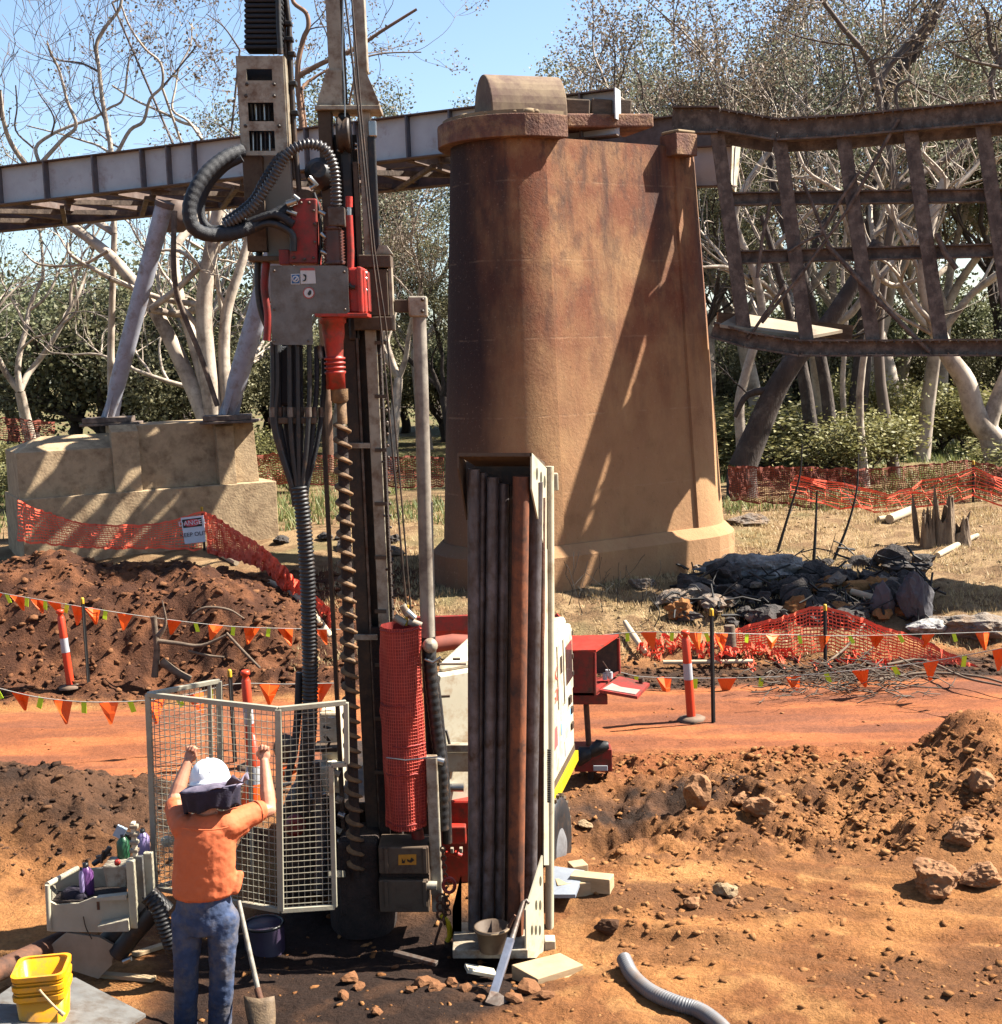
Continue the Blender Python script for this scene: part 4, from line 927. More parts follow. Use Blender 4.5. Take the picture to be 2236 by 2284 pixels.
# ------------------------------------------------------------ drill rig
def lean(px): return .036 + (CX - px) / 26300
def quad(x0, x1, y0, y1, Y):
    """four picture corners of an upright rectangle: bottom-left, bottom-right, top-right, top-left"""
    ym = (y0 + y1) / 2; f = lambda x, y: at(x + lean(x) * (y - ym), y, Y)
    return [f(x0, y1), f(x1, y1), f(x1, y0), f(x0, y0)]
def pb(mb, x0, x1, y0, y1, Y, dep):
    q = quad(x0, x1, y0, y1, Y); o = Vector((0, dep, 0))
    return mb.hexa([q[0], q[1], q[1] + o, q[0] + o], [q[3], q[2], q[2] + o, q[3] + o])
def PB(name, x0, x1, y0, y1, Y, dep, m, parent, bev=.006):
    mb = MB(); pb(mb, x0, x1, y0, y1, Y, dep); return mb.build(name, m, parent, bev=bev)
def PT(name, pts, Y, r, m, parent, n=10, sp=0, ys=None):
    """tube through picture points; ys optional distances"""
    q = [at(x, y, (ys[i] if ys else Y)) for i, (x, y) in enumerate(pts)]
    if sp: q = spline(q, sp)
    if isinstance(r, (list, tuple)): r = interp_list(r, len(q))
    mb = MB(); mb.tube(q, r, n); return mb.build(name, m, parent)
def rib(mb, pts, r, pitch, amp, n=10, k=10):
    """spiral-wrapped or corrugated tube"""
    q = spline(pts, k); L = [0]
    for i in range(1, len(q)): L.append(L[-1] + (q[i] - q[i - 1]).length)
    m = max(8, int(L[-1] / pitch * 4)); out = []; 
    arr = np.array([p[:] for p in q]); xs = np.linspace(0, L[-1], m)
    out = [Vector([float(np.interp(x, L, arr[:, a])) for a in range(3)]) for x in xs]
    rr = [r + amp * (1 if (i % 4) in (1, 2) else -1) for i in range(m)]
    mb.tube(out, rr, n)
Yr = 10.5
rg = thing('drill_rig', 'tall tan and red drilling rig with auger and hoses in front of the pier', 'drill rig', (at(800, 2040, 11).x, 11, 0))
# --- mast
PB('mast_rail', 728, 760, -60, 158, Yr, .14, MT['tan'], rg); PB('upper_mast_rail', 713, 745, -420, -60, Yr, .14, MT['tan'], rg)
PB('mast_rail', 786, 815, -60, 158, Yr, .14, MT['tan'], rg); PB('upper_mast_rail', 771, 800, -420, -60, Yr, .14, MT['tan'], rg)
PB('mast_inner_channel', 762, 768, -60, 236, Yr + .05, .05, MT['tan_dirty'], rg, 0)
mb = MB(); o = Vector((0, .16, 0))
for poly in ([(728, 155), (762, 155), (764, 236), (706, 236), (712, 212)], [(786, 155), (815, 155), (846, 228), (843, 238), (790, 236)]):
    mb.prism([at(x, y, Yr - .02) for x, y in poly], o)
mb.build('mast_flare', MT['tan'], rg)
PB('mast_collar', 702, 848, 234, 244, Yr - .06, .3, MT['tan'], rg, .004)
PB('mast_post', 720, 750, 244, 720, Yr, .14, MT['tan_dirty'], rg)
PB('mast_post', 806, 833, 244, 600, Yr, .14, MT['tan'], rg)
PB('ram', 826, 843, 302, 590, Yr - .03, .06, MT['black'], rg, .01)
PB('ram_cap', 822, 840, 268, 304, Yr - .04, .07, MT['chrome'], rg, .01)
PB('mast_back', 752, 806, 300, 720, Yr + .14, .04, MT['dark'], rg, 0)
PB('inner_ram', 766, 792, 250, 760, Yr + .02, .08, MT['black'], rg, .02)
PB('mast_channel', 795, 806, 360, 720, Yr, .08, MT['tan_dirty'], rg)
# pulley under the collar
mb = MB(); c = at(768, 300, Yr); mb.lathe(c - Vector((.05, 0, 0)), [(.02, 0), (.13, 0), (.14, .02), (.11, .05), (.14, .08), (.13, .10), (.02, .10)], 22, Vector((1, 0, 0))); mb.build('sheave', MT['dark'], rg)
for x, y in ((755, 316), (758, 330), (776, 318), (794, 322), (794, 333), (756, 336)):
    mb = MB(); mb.lathe(at(x, y, Yr - .02), [(.012, 0), (.012, .03), (0, .035)], 8, Vector((0, -1, 0))); mb.build('bolt', MT['chrome'], rg)
# lower mast
for (x0, x1, dy, dp, m, nm) in ((783, 812, .05, .10, 'dark', 'mast_rail'), (843, 866, .05, .12, 'mud', 'mast_rail'), (812, 818, .02, .04, 'steel', 'rail_edge')):
    PB(nm, x0 + 9, x1 + 9, 720, 1960, Yr + dy, dp, MT[m], rg)
PB('mast_beam', 829, 853, 720, 1400, Yr - .02, .12, MT['tan'], rg)
PB('mast_beam', 840, 862, 1400, 1960, Yr - .02, .12, MT['mud'], rg)
PB('mast_back', 796, 872, 700, 1990, Yr + .17, .05, MT['dark'], rg, 0)
mb = MB(); q0 = [at(866, 760 + i * 26, Yr + .03) for i in range(46)]
for i, p in enumerate(q0): mb.ball(at(868 + .035 * (i * 26 - 300), 760 + i * 26, Yr + .03), .012, 6, 4)
o = mb.build('rail_bolts', MT['steel'], rg); o['kind'] = 'stuff'
PB('cross_bar', 776, 826, 988, 1000, Yr - .02, .03, MT['tan'], rg, .003)
PB('cross_bar', 788, 842, 1416, 1428, Yr - .05, .03, MT['tan'], rg, .003)
# left rail beside the auger
PB('auger_guide', 741, 749, 880, 2000, Yr - .05, .08, MT['dark'], rg, .003)
# --- carriage behind the head
PB('carriage_plate', 800, 872, 568, 596, Yr - .10, .26, MT['tan_dirty'], rg)
PB('carriage_plate', 822, 866, 600, 704, Yr - .08, .2, MT['tan_dirty'], rg)
PB('carriage_plate', 790, 875, 706, 736, Yr - .10, .26, MT['tan_dirty'], rg)
PB('carriage_side', 868, 876, 574, 736, Yr - .06, .16, MT['tan'], rg, .003)
mb = MB(); mb.prism([at(838, 566, Yr - .05), at(876, 566, Yr - .05), at(862, 546, Yr - .05), at(846, 546, Yr - .05)], (0, .15, 0)); mb.build('gusset', MT['tan'], rg)
PB('bracket_arm', 880, 914, 668, 696, Yr - .02, .1, MT['tan_dirty'], rg)
PB('pole_clamp', 911, 953, 660, 706, Yr - .08, .15, MT['tan'], rg, .012)
for x, y in ((943, 668), (943, 694)):
    mb = MB(); mb.lathe(at(x, y, Yr - .085), [(.014, 0), (.014, .012), (0, .014)], 8, Vector((0, -1, 0))); mb.build('bolt', MT['dark'], rg)
PT('guide_pole', [(935, 706), (940, 850), (948, 1160), (955, 1420)], Yr, .055, mat('pole_paint', (.50, .46, .38), (.30, .24, .19), .5, scale=4, streak=.3, dirt=(.10, .07, .06), dirt_amt=.35), rg, 14)
PT('guide_pole_lower', [(949, 1120), (955, 1420), (975, 1830)], Yr + .02, .06, MT['black'], rg, 12)
# winch cables
PT('cable', [(748, -420), (766, -40), (800, 250), (830, 560), (850, 730), (880, 1050), (910, 1390)], Yr - .2, .008, MT['dark'], rg, 6)
PT('cable', [(764, -420), (782, -40), (806, 250), (836, 560), (862, 730), (895, 1100), (918, 1380)], Yr - .18, .007, MT['dark'], rg, 6)
PT('cable', [(748, -420), (766, -40), (764, 120), (769, 200), (770, 260)], Yr - .12, .006, MT['chrome'], rg, 6)
PT('cable', [(802, -420), (820, 180)], Yr + .3, .006, MT['dark'], rg, 5)
# --- hose carrier box and its column
bx = 0
def holes_panel(name, x0, x1, y0, y1, Y, th, slots, m, parent):
    """upright panel with rectangular windows cut through it, built from strips"""
    mb = MB(); ysn = sorted(set([y0, y1] + [s[2] for s in slots] + [s[3] for s in slots]))
    W = x1 - x0; ym = (y0 + y1) / 2
    def pt(x, y): return at(x + lean(x) * (y - ym), y, Y)
    for a, b in zip(ysn[:-1], ysn[1:]):
        row = [s for s in slots if s[2] <= a and s[3] >= b]; xs = [x0]
        for s in row: xs += [s[0], s[1]]
        xs.append(x1)
        for i in range(0, len(xs), 2):
            p = [pt(xs[i], b), pt(xs[i + 1], b), pt(xs[i + 1], a), pt(xs[i], a)]; o_ = Vector((0, th, 0))
            mb.hexa([p[0], p[1], p[1] + o_, p[0] + o_], [p[3], p[2], p[2] + o_, p[3] + o_])
    return mb.build(name, m, parent)
fp = holes_panel('carrier_front', 534, 637, 124, 346, Yr - .3, .012, [(554, 611, 153, 179), (553, 610, 228, 270), (552, 609, 291, 336)], MT['tan'], rg)
PB('carrier_side', 634, 640, 124, 346, Yr - .287, .26, MT['tan'], rg, 0)
PB('carrier_side', 532, 536, 124, 346, Yr - .287, .26, MT['tan'], rg, 0)
PB('carrier_back', 540, 634, 126, 344, Yr - .06, .02, MT['black'], rg, 0)
for x, y in ((551, 188), (612, 188), (549, 214), (612, 214), (548, 281), (623, 281)):
    mb = MB(); mb.lathe(at(x, y, Yr - .3), [(.013, 0), (.013, .012), (0, .014)], 6, Vector((0, -1, 0))); mb.build('bolt', MT['dark'], rg)
for i, x in enumerate((562, 571, 580, 590, 600)):
    PT('fitting', [(x, 232), (x + 1, 268)], Yr - .2, .012, MT['chrome'] if i % 2 else MT['black'], rg, 8); PT('fitting', [(x + 2, 295), (x + 3, 336)], Yr - .2, .012, MT['chrome'] if i % 2 == 0 else MT['black'], rg, 8)
# energy chain above
for k in range(-14, 10):
    PB('chain_link', 544, 629, 6 + k * 11.6 - 12, 6 + k * 11.6 - 2.4, Yr - .24, .2, MT['blackb'], rg, .012)
PT('hose', [(600, -360), (620, -40), (622, 60), (626, 120)], Yr - .3, .022, MT['black'], rg, 8)
PT('hydraulic_line', [(606, -360), (628, -40), (632, 60), (640, 130), (650, 250), (660, 400)], Yr - .1, .024, MT['steel'], rg, 9)
PT('hydraulic_line', [(612, -360), (634, -40), (645, 50), (650, 180), (657, 300), (668, 430)], Yr - .12, .02, MT['dark'], rg, 9)
for x, y in ((642, 50), (650, 118), (653, 184), (657, 250), (645, 85)): PB('pipe_clamp', x - 8, x + 8, y - 5, y + 5, Yr - .16, .08, MT['black'], rg, .006)
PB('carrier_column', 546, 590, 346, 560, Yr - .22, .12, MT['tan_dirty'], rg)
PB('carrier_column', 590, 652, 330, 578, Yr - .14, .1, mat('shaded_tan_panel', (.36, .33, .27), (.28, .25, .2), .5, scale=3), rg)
PB('column_foot', 553, 660, 570, 582, Yr - .26, .3, MT['tan_dirty'], rg)
# --- hoses looping to the head
mb = MB(); rib(mb, [at(540, 335, Yr - .4), at(500, 352, Yr - .5), at(455, 392, Yr - .6), at(425, 450, Yr - .65), at(428, 500, Yr - .65), at(460, 522, Yr - .6), at(520, 520, Yr - .5), at(590, 492, Yr - .4), at(650, 462, Yr - .35)], .052, .05, .0012); mb.build('hose_loop', MT['blackb'], rg)
PT('hose', [(540, 352), (500, 375), (462, 420), (448, 470), (470, 510), (540, 500), (610, 478), (655, 500)], Yr - .45, .03, MT['blackb'], rg, 9, 6)
PT('hose', [(470, 525), (540, 518), (600, 498), (650, 520), (655, 560)], Yr - .45, .028, MT['black'], rg, 9, 6)
MT['spiral'] = mat('grey_spiral_guard', (.11, .10, .10), (.06, .055, .055), .4, scale=20)
mb = MB(); rib(mb, [at(500, 505, Yr - .5), at(560, 465, Yr - .5), at(600, 410, Yr - .5), at(640, 345, Yr - .5), at(680, 322, Yr - .48), at(722, 330, Yr - .45), at(744, 370, Yr - .42), at(750, 430, Yr - .4), at(750, 460, Yr - .38)], .036, .028, .006, 10, 12); mb.build('spiral_hose', MT['spiral'], rg)
mb = MB(); rib(mb, [at(500, 495, Yr - .42), at(560, 450, Yr - .42), at(590, 400, Yr - .42), at(622, 352, Yr - .42), at(650, 335, Yr - .42)], .03, .03, .002); mb.build('hose', MT['black'], rg)
PT('hose', [(585, 520), (575, 600), (580, 680), (600, 740)], Yr - .1, .026, MT['black'], rg, 9, 6)
PT('hose', [(595, 585), (590, 640), (598, 700), (596, 760)], Yr - .15, .03, MT['redd'], rg, 9, 4)
mb = MB(); c = at(715, 390, Yr - .05); mb.lathe(c, [(.07, -.1), (.11, -.05), (.11, .08), (.06, .12)], 18, Vector((0, -1, .2))); mb.build('motor_end', MT['black'], rg)
PT('fitting', [(690, 395), (706, 412), (692, 420)], Yr - .35, .02, MT['chrome'], rg, 8)
PT('fitting', [(640, 455), (662, 448)], Yr - .42, .028, MT['chrome'], rg, 8)
# --- red rotary head
mb = MB(); o = Vector((0, .24, 0)); q = [at(645, 588, Yr - .38), at(709, 588, Yr - .38), at(706, 442, Yr - .38), at(660, 442, Yr - .38), at(648, 470, Yr - .38)]
mb.prism(q, o); mb.build('motor_housing', MT['redd'], rg, bev=.012)
PB('motor_bracket', 622, 646, 556, 590, Yr - .34, .2, MT['redd'], rg)
PB('hose_block', 731, 768, 460, 504, Yr - .42, .12, MT['steel'], rg, .01)
mb = MB(); c = at(747, 590, Yr - .36); top = at(745, 505, Yr - .36); H = (top - c).length; pr = [(.075, 0)]
for k in range(11): h = .02 + k * .022; pr += [(.082, h), (.066, h + .011)]
pr += [(.07, H * .9), (.055, H)]; mb.lathe(c, pr, 20); mb.build('swivel', MT['redbrown'], rg)
PT('lift_rod', [(781, 655), (783, 560), (779, 480)], Yr - .42, .026, MT['red'], rg, 10)
PT('lift_rod_end', [(779, 462), (779, 438)], Yr - .42, .026, MT['red'], rg, 10)
PT('lift_rod_pin', [(779, 480), (779, 460)], Yr - .42, .018, MT['chrome'], rg, 8)
def rounded(pts, r, k=4):
    """pts in picture px with rounded corners"""
    o = []; n = len(pts)
    for i, (p, rad) in enumerate(zip(pts, r)):
        p = Vector((*p, 0)); a = Vector((*pts[i - 1], 0)); b = Vector((*pts[(i + 1) % n], 0))
        if rad <= 0: o.append((p.x, p.y)); continue
        a_, b_ = p + (a - p).normalized() * rad, p + (b - p).normalized() * rad
        for j in range(k + 1):
            t = j / k; q = a_ * (1 - t) ** 2 + p * 2 * t * (1 - t) + b_ * t * t; o.append((q.x, q.y))
    return o
gpoly = rounded([(602, 592), (776, 592), (779, 699), (695, 699), (699, 769), (607, 769)], [4, 12, 8, 10, 5, 8], 5)
mb = MB(); mb.prism([at(x, y, Yr - .52) for x, y in gpoly][::-1], (0, .01, 0)); guard = mb.build('guard_plate', MT['grey'], rg)
def flat(parent, name, poly, Y, m, th=.003):
    mb = MB(); mb.prism([at(x, y, Y) for x, y in poly][::-1], (0, th, 0)); return mb.build(name, m, parent)
circ = lambda cx, cy, r, n=18, sx=1: [(cx + r * sx * math.cos(6.2832 * k / n), cy + r * math.sin(6.2832 * k / n)) for k in range(n)]
MT['sblue'] = mat('sticker_blue', (.03, .16, .42), None, .4, bump=0); MT['swhite'] = mat('sticker_white', (.75, .75, .75), (.65, .65, .65), .4, bump=0); MT['sred'] = mat('sticker_red', (.55, .10, .09), (.45, .08, .07), .4, bump=0); MT['sblack'] = mat('sticker_black', (.02, .02, .02), None, .4, bump=0)
YG = Yr - .524
flat(guard, 'warning_sticker', [(649, 611), (669, 610), (669, 634), (649, 634)], YG, MT['swhite']); flat(guard, 'warning_sticker', [(651, 613), (668, 612), (668, 632), (651, 632)], YG - .004, MT['sblue'])
ring = circ(659.5, 622, 7.5) ; flat(guard, 'sticker_symbol', ring, YG - .008, MT['swhite']); flat(guard, 'sticker_symbol', circ(659.5, 622, 5), YG - .012, MT['sblue']); flat(guard, 'sticker_symbol', [(656, 625), (662, 618), (664, 620), (658, 627)], YG - .016, MT['swhite'])
flat(guard, 'warning_sticker', [(670, 603), (703, 603), (705, 632), (671, 633)], YG - .001, MT['swhite']); flat(guard, 'sticker_header', [(670, 598), (700, 597), (703, 603), (670, 603)], YG - .002, MT['sred'])
flat(guard, 'sticker_symbol', rounded([(675, 611), (684, 612), (683, 627), (674, 627), (680, 623), (681, 618)], [1, 4, 4, 1, 2, 2], 2), YG - .006, MT['sblack'])
flat(guard, 'prohibition_sticker', circ(689, 653, 13), YG, MT['sred']); flat(guard, 'prohibition_sticker', circ(689, 653, 10.5), YG - .004, MT['swhite']); flat(guard, 'sticker_symbol', [(692, 646), (695, 650), (694, 656), (690, 659), (686, 656), (688, 651)], YG - .008, MT['sblack'])
PB('gearbox', 776, 816, 596, 700, Yr - .46, .3, MT['red'], rg, .02)
PB('gearbox_rib', 797, 809, 594, 698, Yr - .50, .08, MT['red'], rg, .012)
PB('gearbox_bolt_strip', 812, 822, 604, 694, Yr - .36, .2, MT['redd'], rg, .005)
for y in (610, 622, 648, 684):
    mb = MB(); mb.lathe(at(816, y, Yr - .37), [(.016, 0), (.016, .02), (0, .022)], 6, Vector((0, -1, 0))); mb.build('bolt', MT['chrome'], rg)
PT('latch', [(778, 634), (784, 640), (792, 641)], Yr - .49, .016, MT['dark'], rg, 7)
PB('gearbox_flange', 702, 820, 698, 706, Yr - .52, .34, MT['red'], rg, .004)
c = at(750, 868, Yr - .36); H = (at(748, 708, Yr - .36) - c).length
pr = [(.0, 0), (.072, 0), (.072, .11)]
for k in range(4): h = .12 + k * .034; pr += [(.080, h), (.080, h + .014), (.066, h + .017), (.066, h + .03)]
pr += [(.07, .30), (.078, H - .16), (.085, H - .12), (.085, H - .05), (.10, H - .04), (.10, H)]
mb = MB(); mb.lathe(c, pr, 24); mb.build('spindle', MT['red'], rg)
c2 = at(758, 893, Yr - .36); mb = MB(); mb.lathe(c2, [(.045, -.02), (.066, 0), (.066, (c - c2).length - .002)], 20); mb.build('coupling', MT['earthy'], rg)
# --- auger string
a0 = at(764, 946, Yr - .36); mb = MB(); mb.lathe(a0, [(.038, 0), (.038, .19), (.03, .19)], 16); mb.build('auger_shaft', MT['earthy'], rg)
abot = at(795, 1960, Yr - .30); atop = at(763, 950, Yr - .36); ad = (atop - abot)
mb = MB(); mb.tube([abot, atop], .042, 14); mb.build('auger_stem', MT['mud'], rg)
mb = MB(); Lh = ad.length; pitch = .119; turns = Lh / pitch; stp = 14; ex, ey = frame(ad)
vs = []; dn = ad.normalized(); NN = int(turns * stp)
for i in range(NN + 1):
    t = 6.2832 * i / stp; p = abot + dn * (i / stp * pitch); rv = ex * math.cos(t) + ey * math.sin(t); vs += [p + rv * .038, p + rv * .071 + dn * .008, p + rv * .071 + dn * .022, p + rv * .038 + dn * .040]
fs = []
for i in range(NN):
    a = i * 4; fs += [(a, a + 1, a + 5, a + 4), (a + 1, a + 2, a + 6, a + 5), (a + 2, a + 3, a + 7, a + 6)]
mb.add(vs, fs, True); mb.build('auger_flight', MT['earthy'], rg)
# --- hoses under the head, clamped and gathered
PB('hose_clamp_bar', 598, 705, 931, 945, Yr - .44, .10, MT['tan_dirty'], rg)
xs_t = [608, 622, 634, 646, 658, 670, 690, 706, 722, 618, 650, 640, 664]
xs_m = [608, 624, 636, 648, 660, 672, 688, 700, 716, 614, 654, 642, 666]
for i, (xt, xm_) in enumerate(zip(xs_t, xs_m)):
    yj = -.46 + .07 * (i % 3); xe = 668 + (xt - 664) * .22
    PT('hydraulic_hose', [(xt, 762 - (0 if xt < 700 else -10)), (xt + 1, 860), (xm_, 935), (lerp(xm_, xe, .3), 1000), (lerp(xm_, xe, .85), 1080), (xe + 2, 1130)], Yr + yj, .019, MT['blackb'] if i % 3 else MT['black'], rg, 8, 5)
    if i < 9: PT('hose_crimp', [(xm_, 908), (xm_ + .6, 930)], Yr + yj, .025, MT['steel'], rg, 8)
PB('hose_mass', 612, 668, 772, 905, Yr - .38, .12, MT['blackb'], rg, .03)
PT('fitting', [(712, 770), (716, 800)], Yr - .4, .02, MT['steel'], rg, 8)
mb = MB(); rib(mb, [at(668, 1085, Yr - .46), at(676, 1150, Yr - .46), at(686, 1280, Yr - .45), at(690, 1400, Yr - .42), at(692, 1500, Yr - .4), at(690, 1620, Yr - .35), at(680, 1720, Yr - .2), at(668, 1790, Yr - .1)], .058, .030, .0045, 12, 10); mb.build('spiral_wrapped_hose_bundle', MT['black'], rg)
PT('hose', [(668, 1500), (664, 1600), (655, 1680), (640, 1740)], Yr - .35, .03, MT['blackb'], rg, 9, 5)
PT('hose', [(700, 1700), (712, 1800), (716, 1900), (712, 1990)], Yr - .1, .045, MT['spiral'], rg, 9, 5)
# --- red mesh-wrapped guard
MT['wrap'] = mat('red_debris_mesh', (.55, .045, .03), (.24, .022, .02), .65, scale=5, bump=.6, bdist=.02, streak=.3)
c = at(908, 1840, Yr - .25); t_ = at(893, 1394, Yr - .25); vs = []; nr, nc = 26, 34; r_ = random.Random(4)
fold = [r_.uniform(-1, 1) for _ in range(nc)]
mb = MB()
for i in range(nr + 1):
    k = i / nr; p = c.lerp(t_, k)
    for j in range(nc):
        a = 6.2832 * j / nc; rr = .155 + .012 * fold[j] * (1 - .5 * k) + .007 * math.sin(3 * a + 7 * k) + (.008 if i in (8, 9, 15) else 0) + .004 * r_.uniform(-1, 1)
        vs.append(p + Vector((math.cos(a) * rr, math.sin(a) * rr, 0)))
fs = [(i * nc + j, i * nc + (j + 1) % nc, (i + 1) * nc + (j + 1) % nc, (i + 1) * nc + j) for i in range(nr) for j in range(nc)]
mb.add(vs, fs, True); mg = mb.build('mesh_guard', MT['wrap'], rg)
mb = MB(); axm = (c + t_) / 2
def onroll(k, a):
    i = min(nr - 1, int(k * nr)); f = k * nr - i; j = (a / 6.2832 * nc) % nc; j0 = int(j); g = j - j0
    p0 = vs[i * nc + j0].lerp(vs[i * nc + (j0 + 1) % nc], g); p1 = vs[(i + 1) * nc + j0].lerp(vs[(i + 1) * nc + (j0 + 1) % nc], g); p = p0.lerp(p1, f); q = c.lerp(t_, k); return q + (p - q) * 1.02
for i in range(60): mb.tube([onroll((i + .5) / 60.5, 3.1416 + 3.1416 * j / 16) for j in range(17)], .0028, 3, cap=False)
for j in range(26): mb.tube([onroll(.999 * i / 24, 3.1416 + 3.1416 * (j + .5) / 26) for i in range(25)], .0026, 3, cap=False)
o = mb.build('net_strands', mat('bright_red_net', (.85, .16, .10), (.65, .08, .05), .6, kk=.6), rg); o['kind'] = 'stuff'
r9 = random.Random(9); mb = MB()
for k0, a0, a1 in ((.28, 3.5, 5.9), (.42, 4.2, 6.1), (.62, 3.3, 4.9), (.03, 3.2, 6.1), (.985, 3.2, 6.1)):
    mb.tube([onroll(min(.998, k0 + r9.uniform(-.004, .004)), lerp(a0, a1, j / 12)) for j in range(13)], .008, 5)
mb.build('net_seam', MT['wrap'], rg)['kind'] = 'stuff'
for x0, y0, x1, y1 in ((880, 1376, 905, 1390), (905, 1362, 925, 1380), (912, 1385, 940, 1396), (898, 1350, 912, 1372)): PT('fitting', [(x0, y0), (x1, y1)], Yr - .25, .03, MT['chrome'] if x0 == 905 else MT['tan'], rg, 9)
PT('fitting', [(906, 1395), (910, 1350)], Yr - .25, .012, MT['ycap'], rg, 7)
PT('clamp_wire', [(862, 1690), (905, 1696), (958, 1690), (985, 1688)], Yr - .42, .006, MT['chrome'], rg, 6)
PT('bracket', [(930, 1850), (936, 1890)], Yr - .2, .05, MT['redd'], rg, 10)
# --- lower posts, boxes, foot
PB('tan_post', 957, 982, 1690, 2036, Yr - .35, .09, MT['tan'], rg, .01)
PB('foot_beam', 845, 957, 1890, 1950, Yr - .40, .3, MT['tan_dirty'], rg, .01); PB('foot_beam', 846, 957, 1964, 2036, Yr - .40, .3, MT['tan_dirty'], rg, .01)
PB('foot_gap', 850, 955, 1948, 1966, Yr - .34, .25, MT['mud'], rg, 0)
for y0 in (1893, 1968):
    for x in (862, 948): PB('foot_rib', x - 4, x + 4, y0, y0 + 56, Yr - .42, .03, MT['tan_dirty'], rg, .003)
flat(rg, 'orange_sticker', [(889, 1907), (929, 1906), (929, 1929), (889, 1930)], Yr - .405, mat('sticker_orange', (.75, .32, .02), (.6, .25, .02), .6, bump=0)); flat(rg, 'sticker_symbol', [(897, 1915), (901, 1922), (905, 1915), (903, 1926), (897, 1926)], Yr - .409, MT['sblack']); flat(rg, 'sticker_symbol', [(908, 1916), (915, 1920), (918, 1913), (925, 1919), (917, 1925), (909, 1922)], Yr - .409, MT['sblack'])
mb = MB(); c = at(812, 2040, Yr - .05); mb.lathe(c, [(.26, -.1), (.27, .0), (.27, .42), (.25, .50), (.08, .56)], 26); mb.build('mud_caked_casing', MT['mud'], rg)
PB('foot_shoe', 756, 845, 1880, 2046, Yr - .3, .5, MT['mud'], rg, .03)
PT('post_latch', [(952, 1975), (975, 1976)], Yr - .38, .035, MT['tan'], rg, 9)
# black hose bundle right of the guard
mb = MB(); rib(mb, [at(955, 1440, Yr - .2), at(962, 1520, Yr - .2), at(975, 1640, Yr - .2), at(985, 1720, Yr - .2), at(988, 1850, Yr - .2)], .05, .06, .002); mb.build('hose', MT['black'], rg)
PT('hose', [(955, 1445), (972, 1540), (985, 1660), (995, 1780), (998, 1880)], Yr - .1, .04, MT['black'], rg, 9, 5)
mb = MB(); mb.ball(at(960, 1440, Yr - .25), .06, 10, 8); mb.build('valve_cap', MT['tan'], rg)
PT('valve_ring', [(948, 1470), (966, 1478), (984, 1466)], Yr - .28, .012, MT['chrome'], rg, 7)
PT('valve', [(972, 1695), (990, 1700)], Yr - .3, .03, MT['chrome'], rg, 8)

# more fittings: hose ends, nuts and grease on the head
for x, y in ((612, 604), (612, 690), (688, 760), (612, 760), (768, 606), (770, 690)):
    mb = MB(); mb.lathe(at(x, y, Yr - .522), [(.010, 0), (.010, .006), (0, .008)], 6, Vector((0, -1, 0))); mb.build('bolt', MT['steel'], guard)
for x, y in ((655, 452), (672, 452), (690, 452), (700, 470), (702, 500), (703, 540), (656, 575), (680, 578), (700, 575)):
    mb = MB(); mb.lathe(at(x, y, Yr - .382), [(.011, 0), (.011, .010), (0, .012)], 6, Vector((0, -1, 0))); mb.build('bolt', MT['steel'], rg)
for x0, y0, x1, y1 in ((640, 470, 662, 478), (716, 520, 728, 530), (712, 470, 726, 478), (716, 560, 730, 566), (655, 436, 668, 446)): PT('hose_end', [(x0, y0), (x1, y1)], Yr - .40, .016, MT['chrome'], rg, 8)
PT('hose', [(726, 530), (738, 570), (722, 600)], Yr - .30, .016, MT['black'], rg, 7, 5); PT('hose', [(700, 430), (712, 470), (716, 540), (710, 590)], Yr - .32, .014, MT['black'], rg, 7, 5)
for k in range(9): PB('rail_bracket', 836, 862, 760 + k * 120, 768 + k * 120, Yr - .035, .03, MT['tan_dirty'], rg, .003)
for k in range(7):
    mb = MB(); mb.lathe(at(846 + k * 4.2, 790 + k * 120, Yr - .022), [(.011, 0), (.011, .010), (0, .012)], 6, Vector((0, -1, 0))); mb.build('bolt', MT['steel'], rg)

# ------------------------------------------------------------ carrier body behind the mast
cb_ = rg
A = at(1224, 1808, 11.5); B = at(1285, 1757, 13.0); zt = at(1222, 1452, 11.5).z; zb = A.z; zb2 = A.z
sidev = (Vector((B.x, B.y, 0)) - Vector((A.x, A.y, 0))); 
fl = at(972, 1700, 10.95); F0 = Vector((fl.x, 10.95, 0)); fy = lambda px: lerp(10.95, 11.5, (px - 972) / 252) - .012 
mb = MB(); a2 = Vector((A.x, A.y, 0)); b2 = a2 + sidev; cc = F0 + sidev * .98
prof = [a2, b2, cc, F0]
mb.hexa([p + Vector((0, 0, zb + .08)) for p in prof][::1], [p + Vector((0, 0, zt - .05)) for p in prof])
bd = mb.build('engine_housing', MT['white'], rg, bev=.03)
mb = MB(); ins = [lerp(p, (a2 + cc) / 2, .06) for p in prof]; mb.hexa([p + Vector((0, 0, zt - .052)) for p in ins], [lerp(p, (a2 + cc) / 2, .05) + Vector((0, 0, zt + .04)) for p in ins]); mb.build('roof_cover', MT['white'], rg, bev=.03)
sn = Vector((sidev.y, -sidev.x, 0)).normalized(); 
def sp(t, z, off=.0): return a2 + sidev * t + sn * off + Vector((0, 0, z))
def sidebox(name, t0, t1, z0, z1, th, m, parent=rg, off=0):
    mb = MB(); mb.prism([sp(t0, z0, off), sp(t1, z0, off), sp(t1, z1, off), sp(t0, z1, off)], sn * th); return mb.build(name, m, parent)
zh = zt - zb
sidebox('yellow_sill', -.03, 1.02, zb - .02, zb + .08, .03, MT['yellow'])
sidebox('service_door', .42, .97, zb + zh * .52, zb + zh * .93, .012, MT['white'])
sidebox('door_window', .70, .93, zb + zh * .60, zb + zh * .86, .006, mat('smoked_glass', (.10, .06, .055), (.07, .05, .05), .1, bump=0), off=.013)
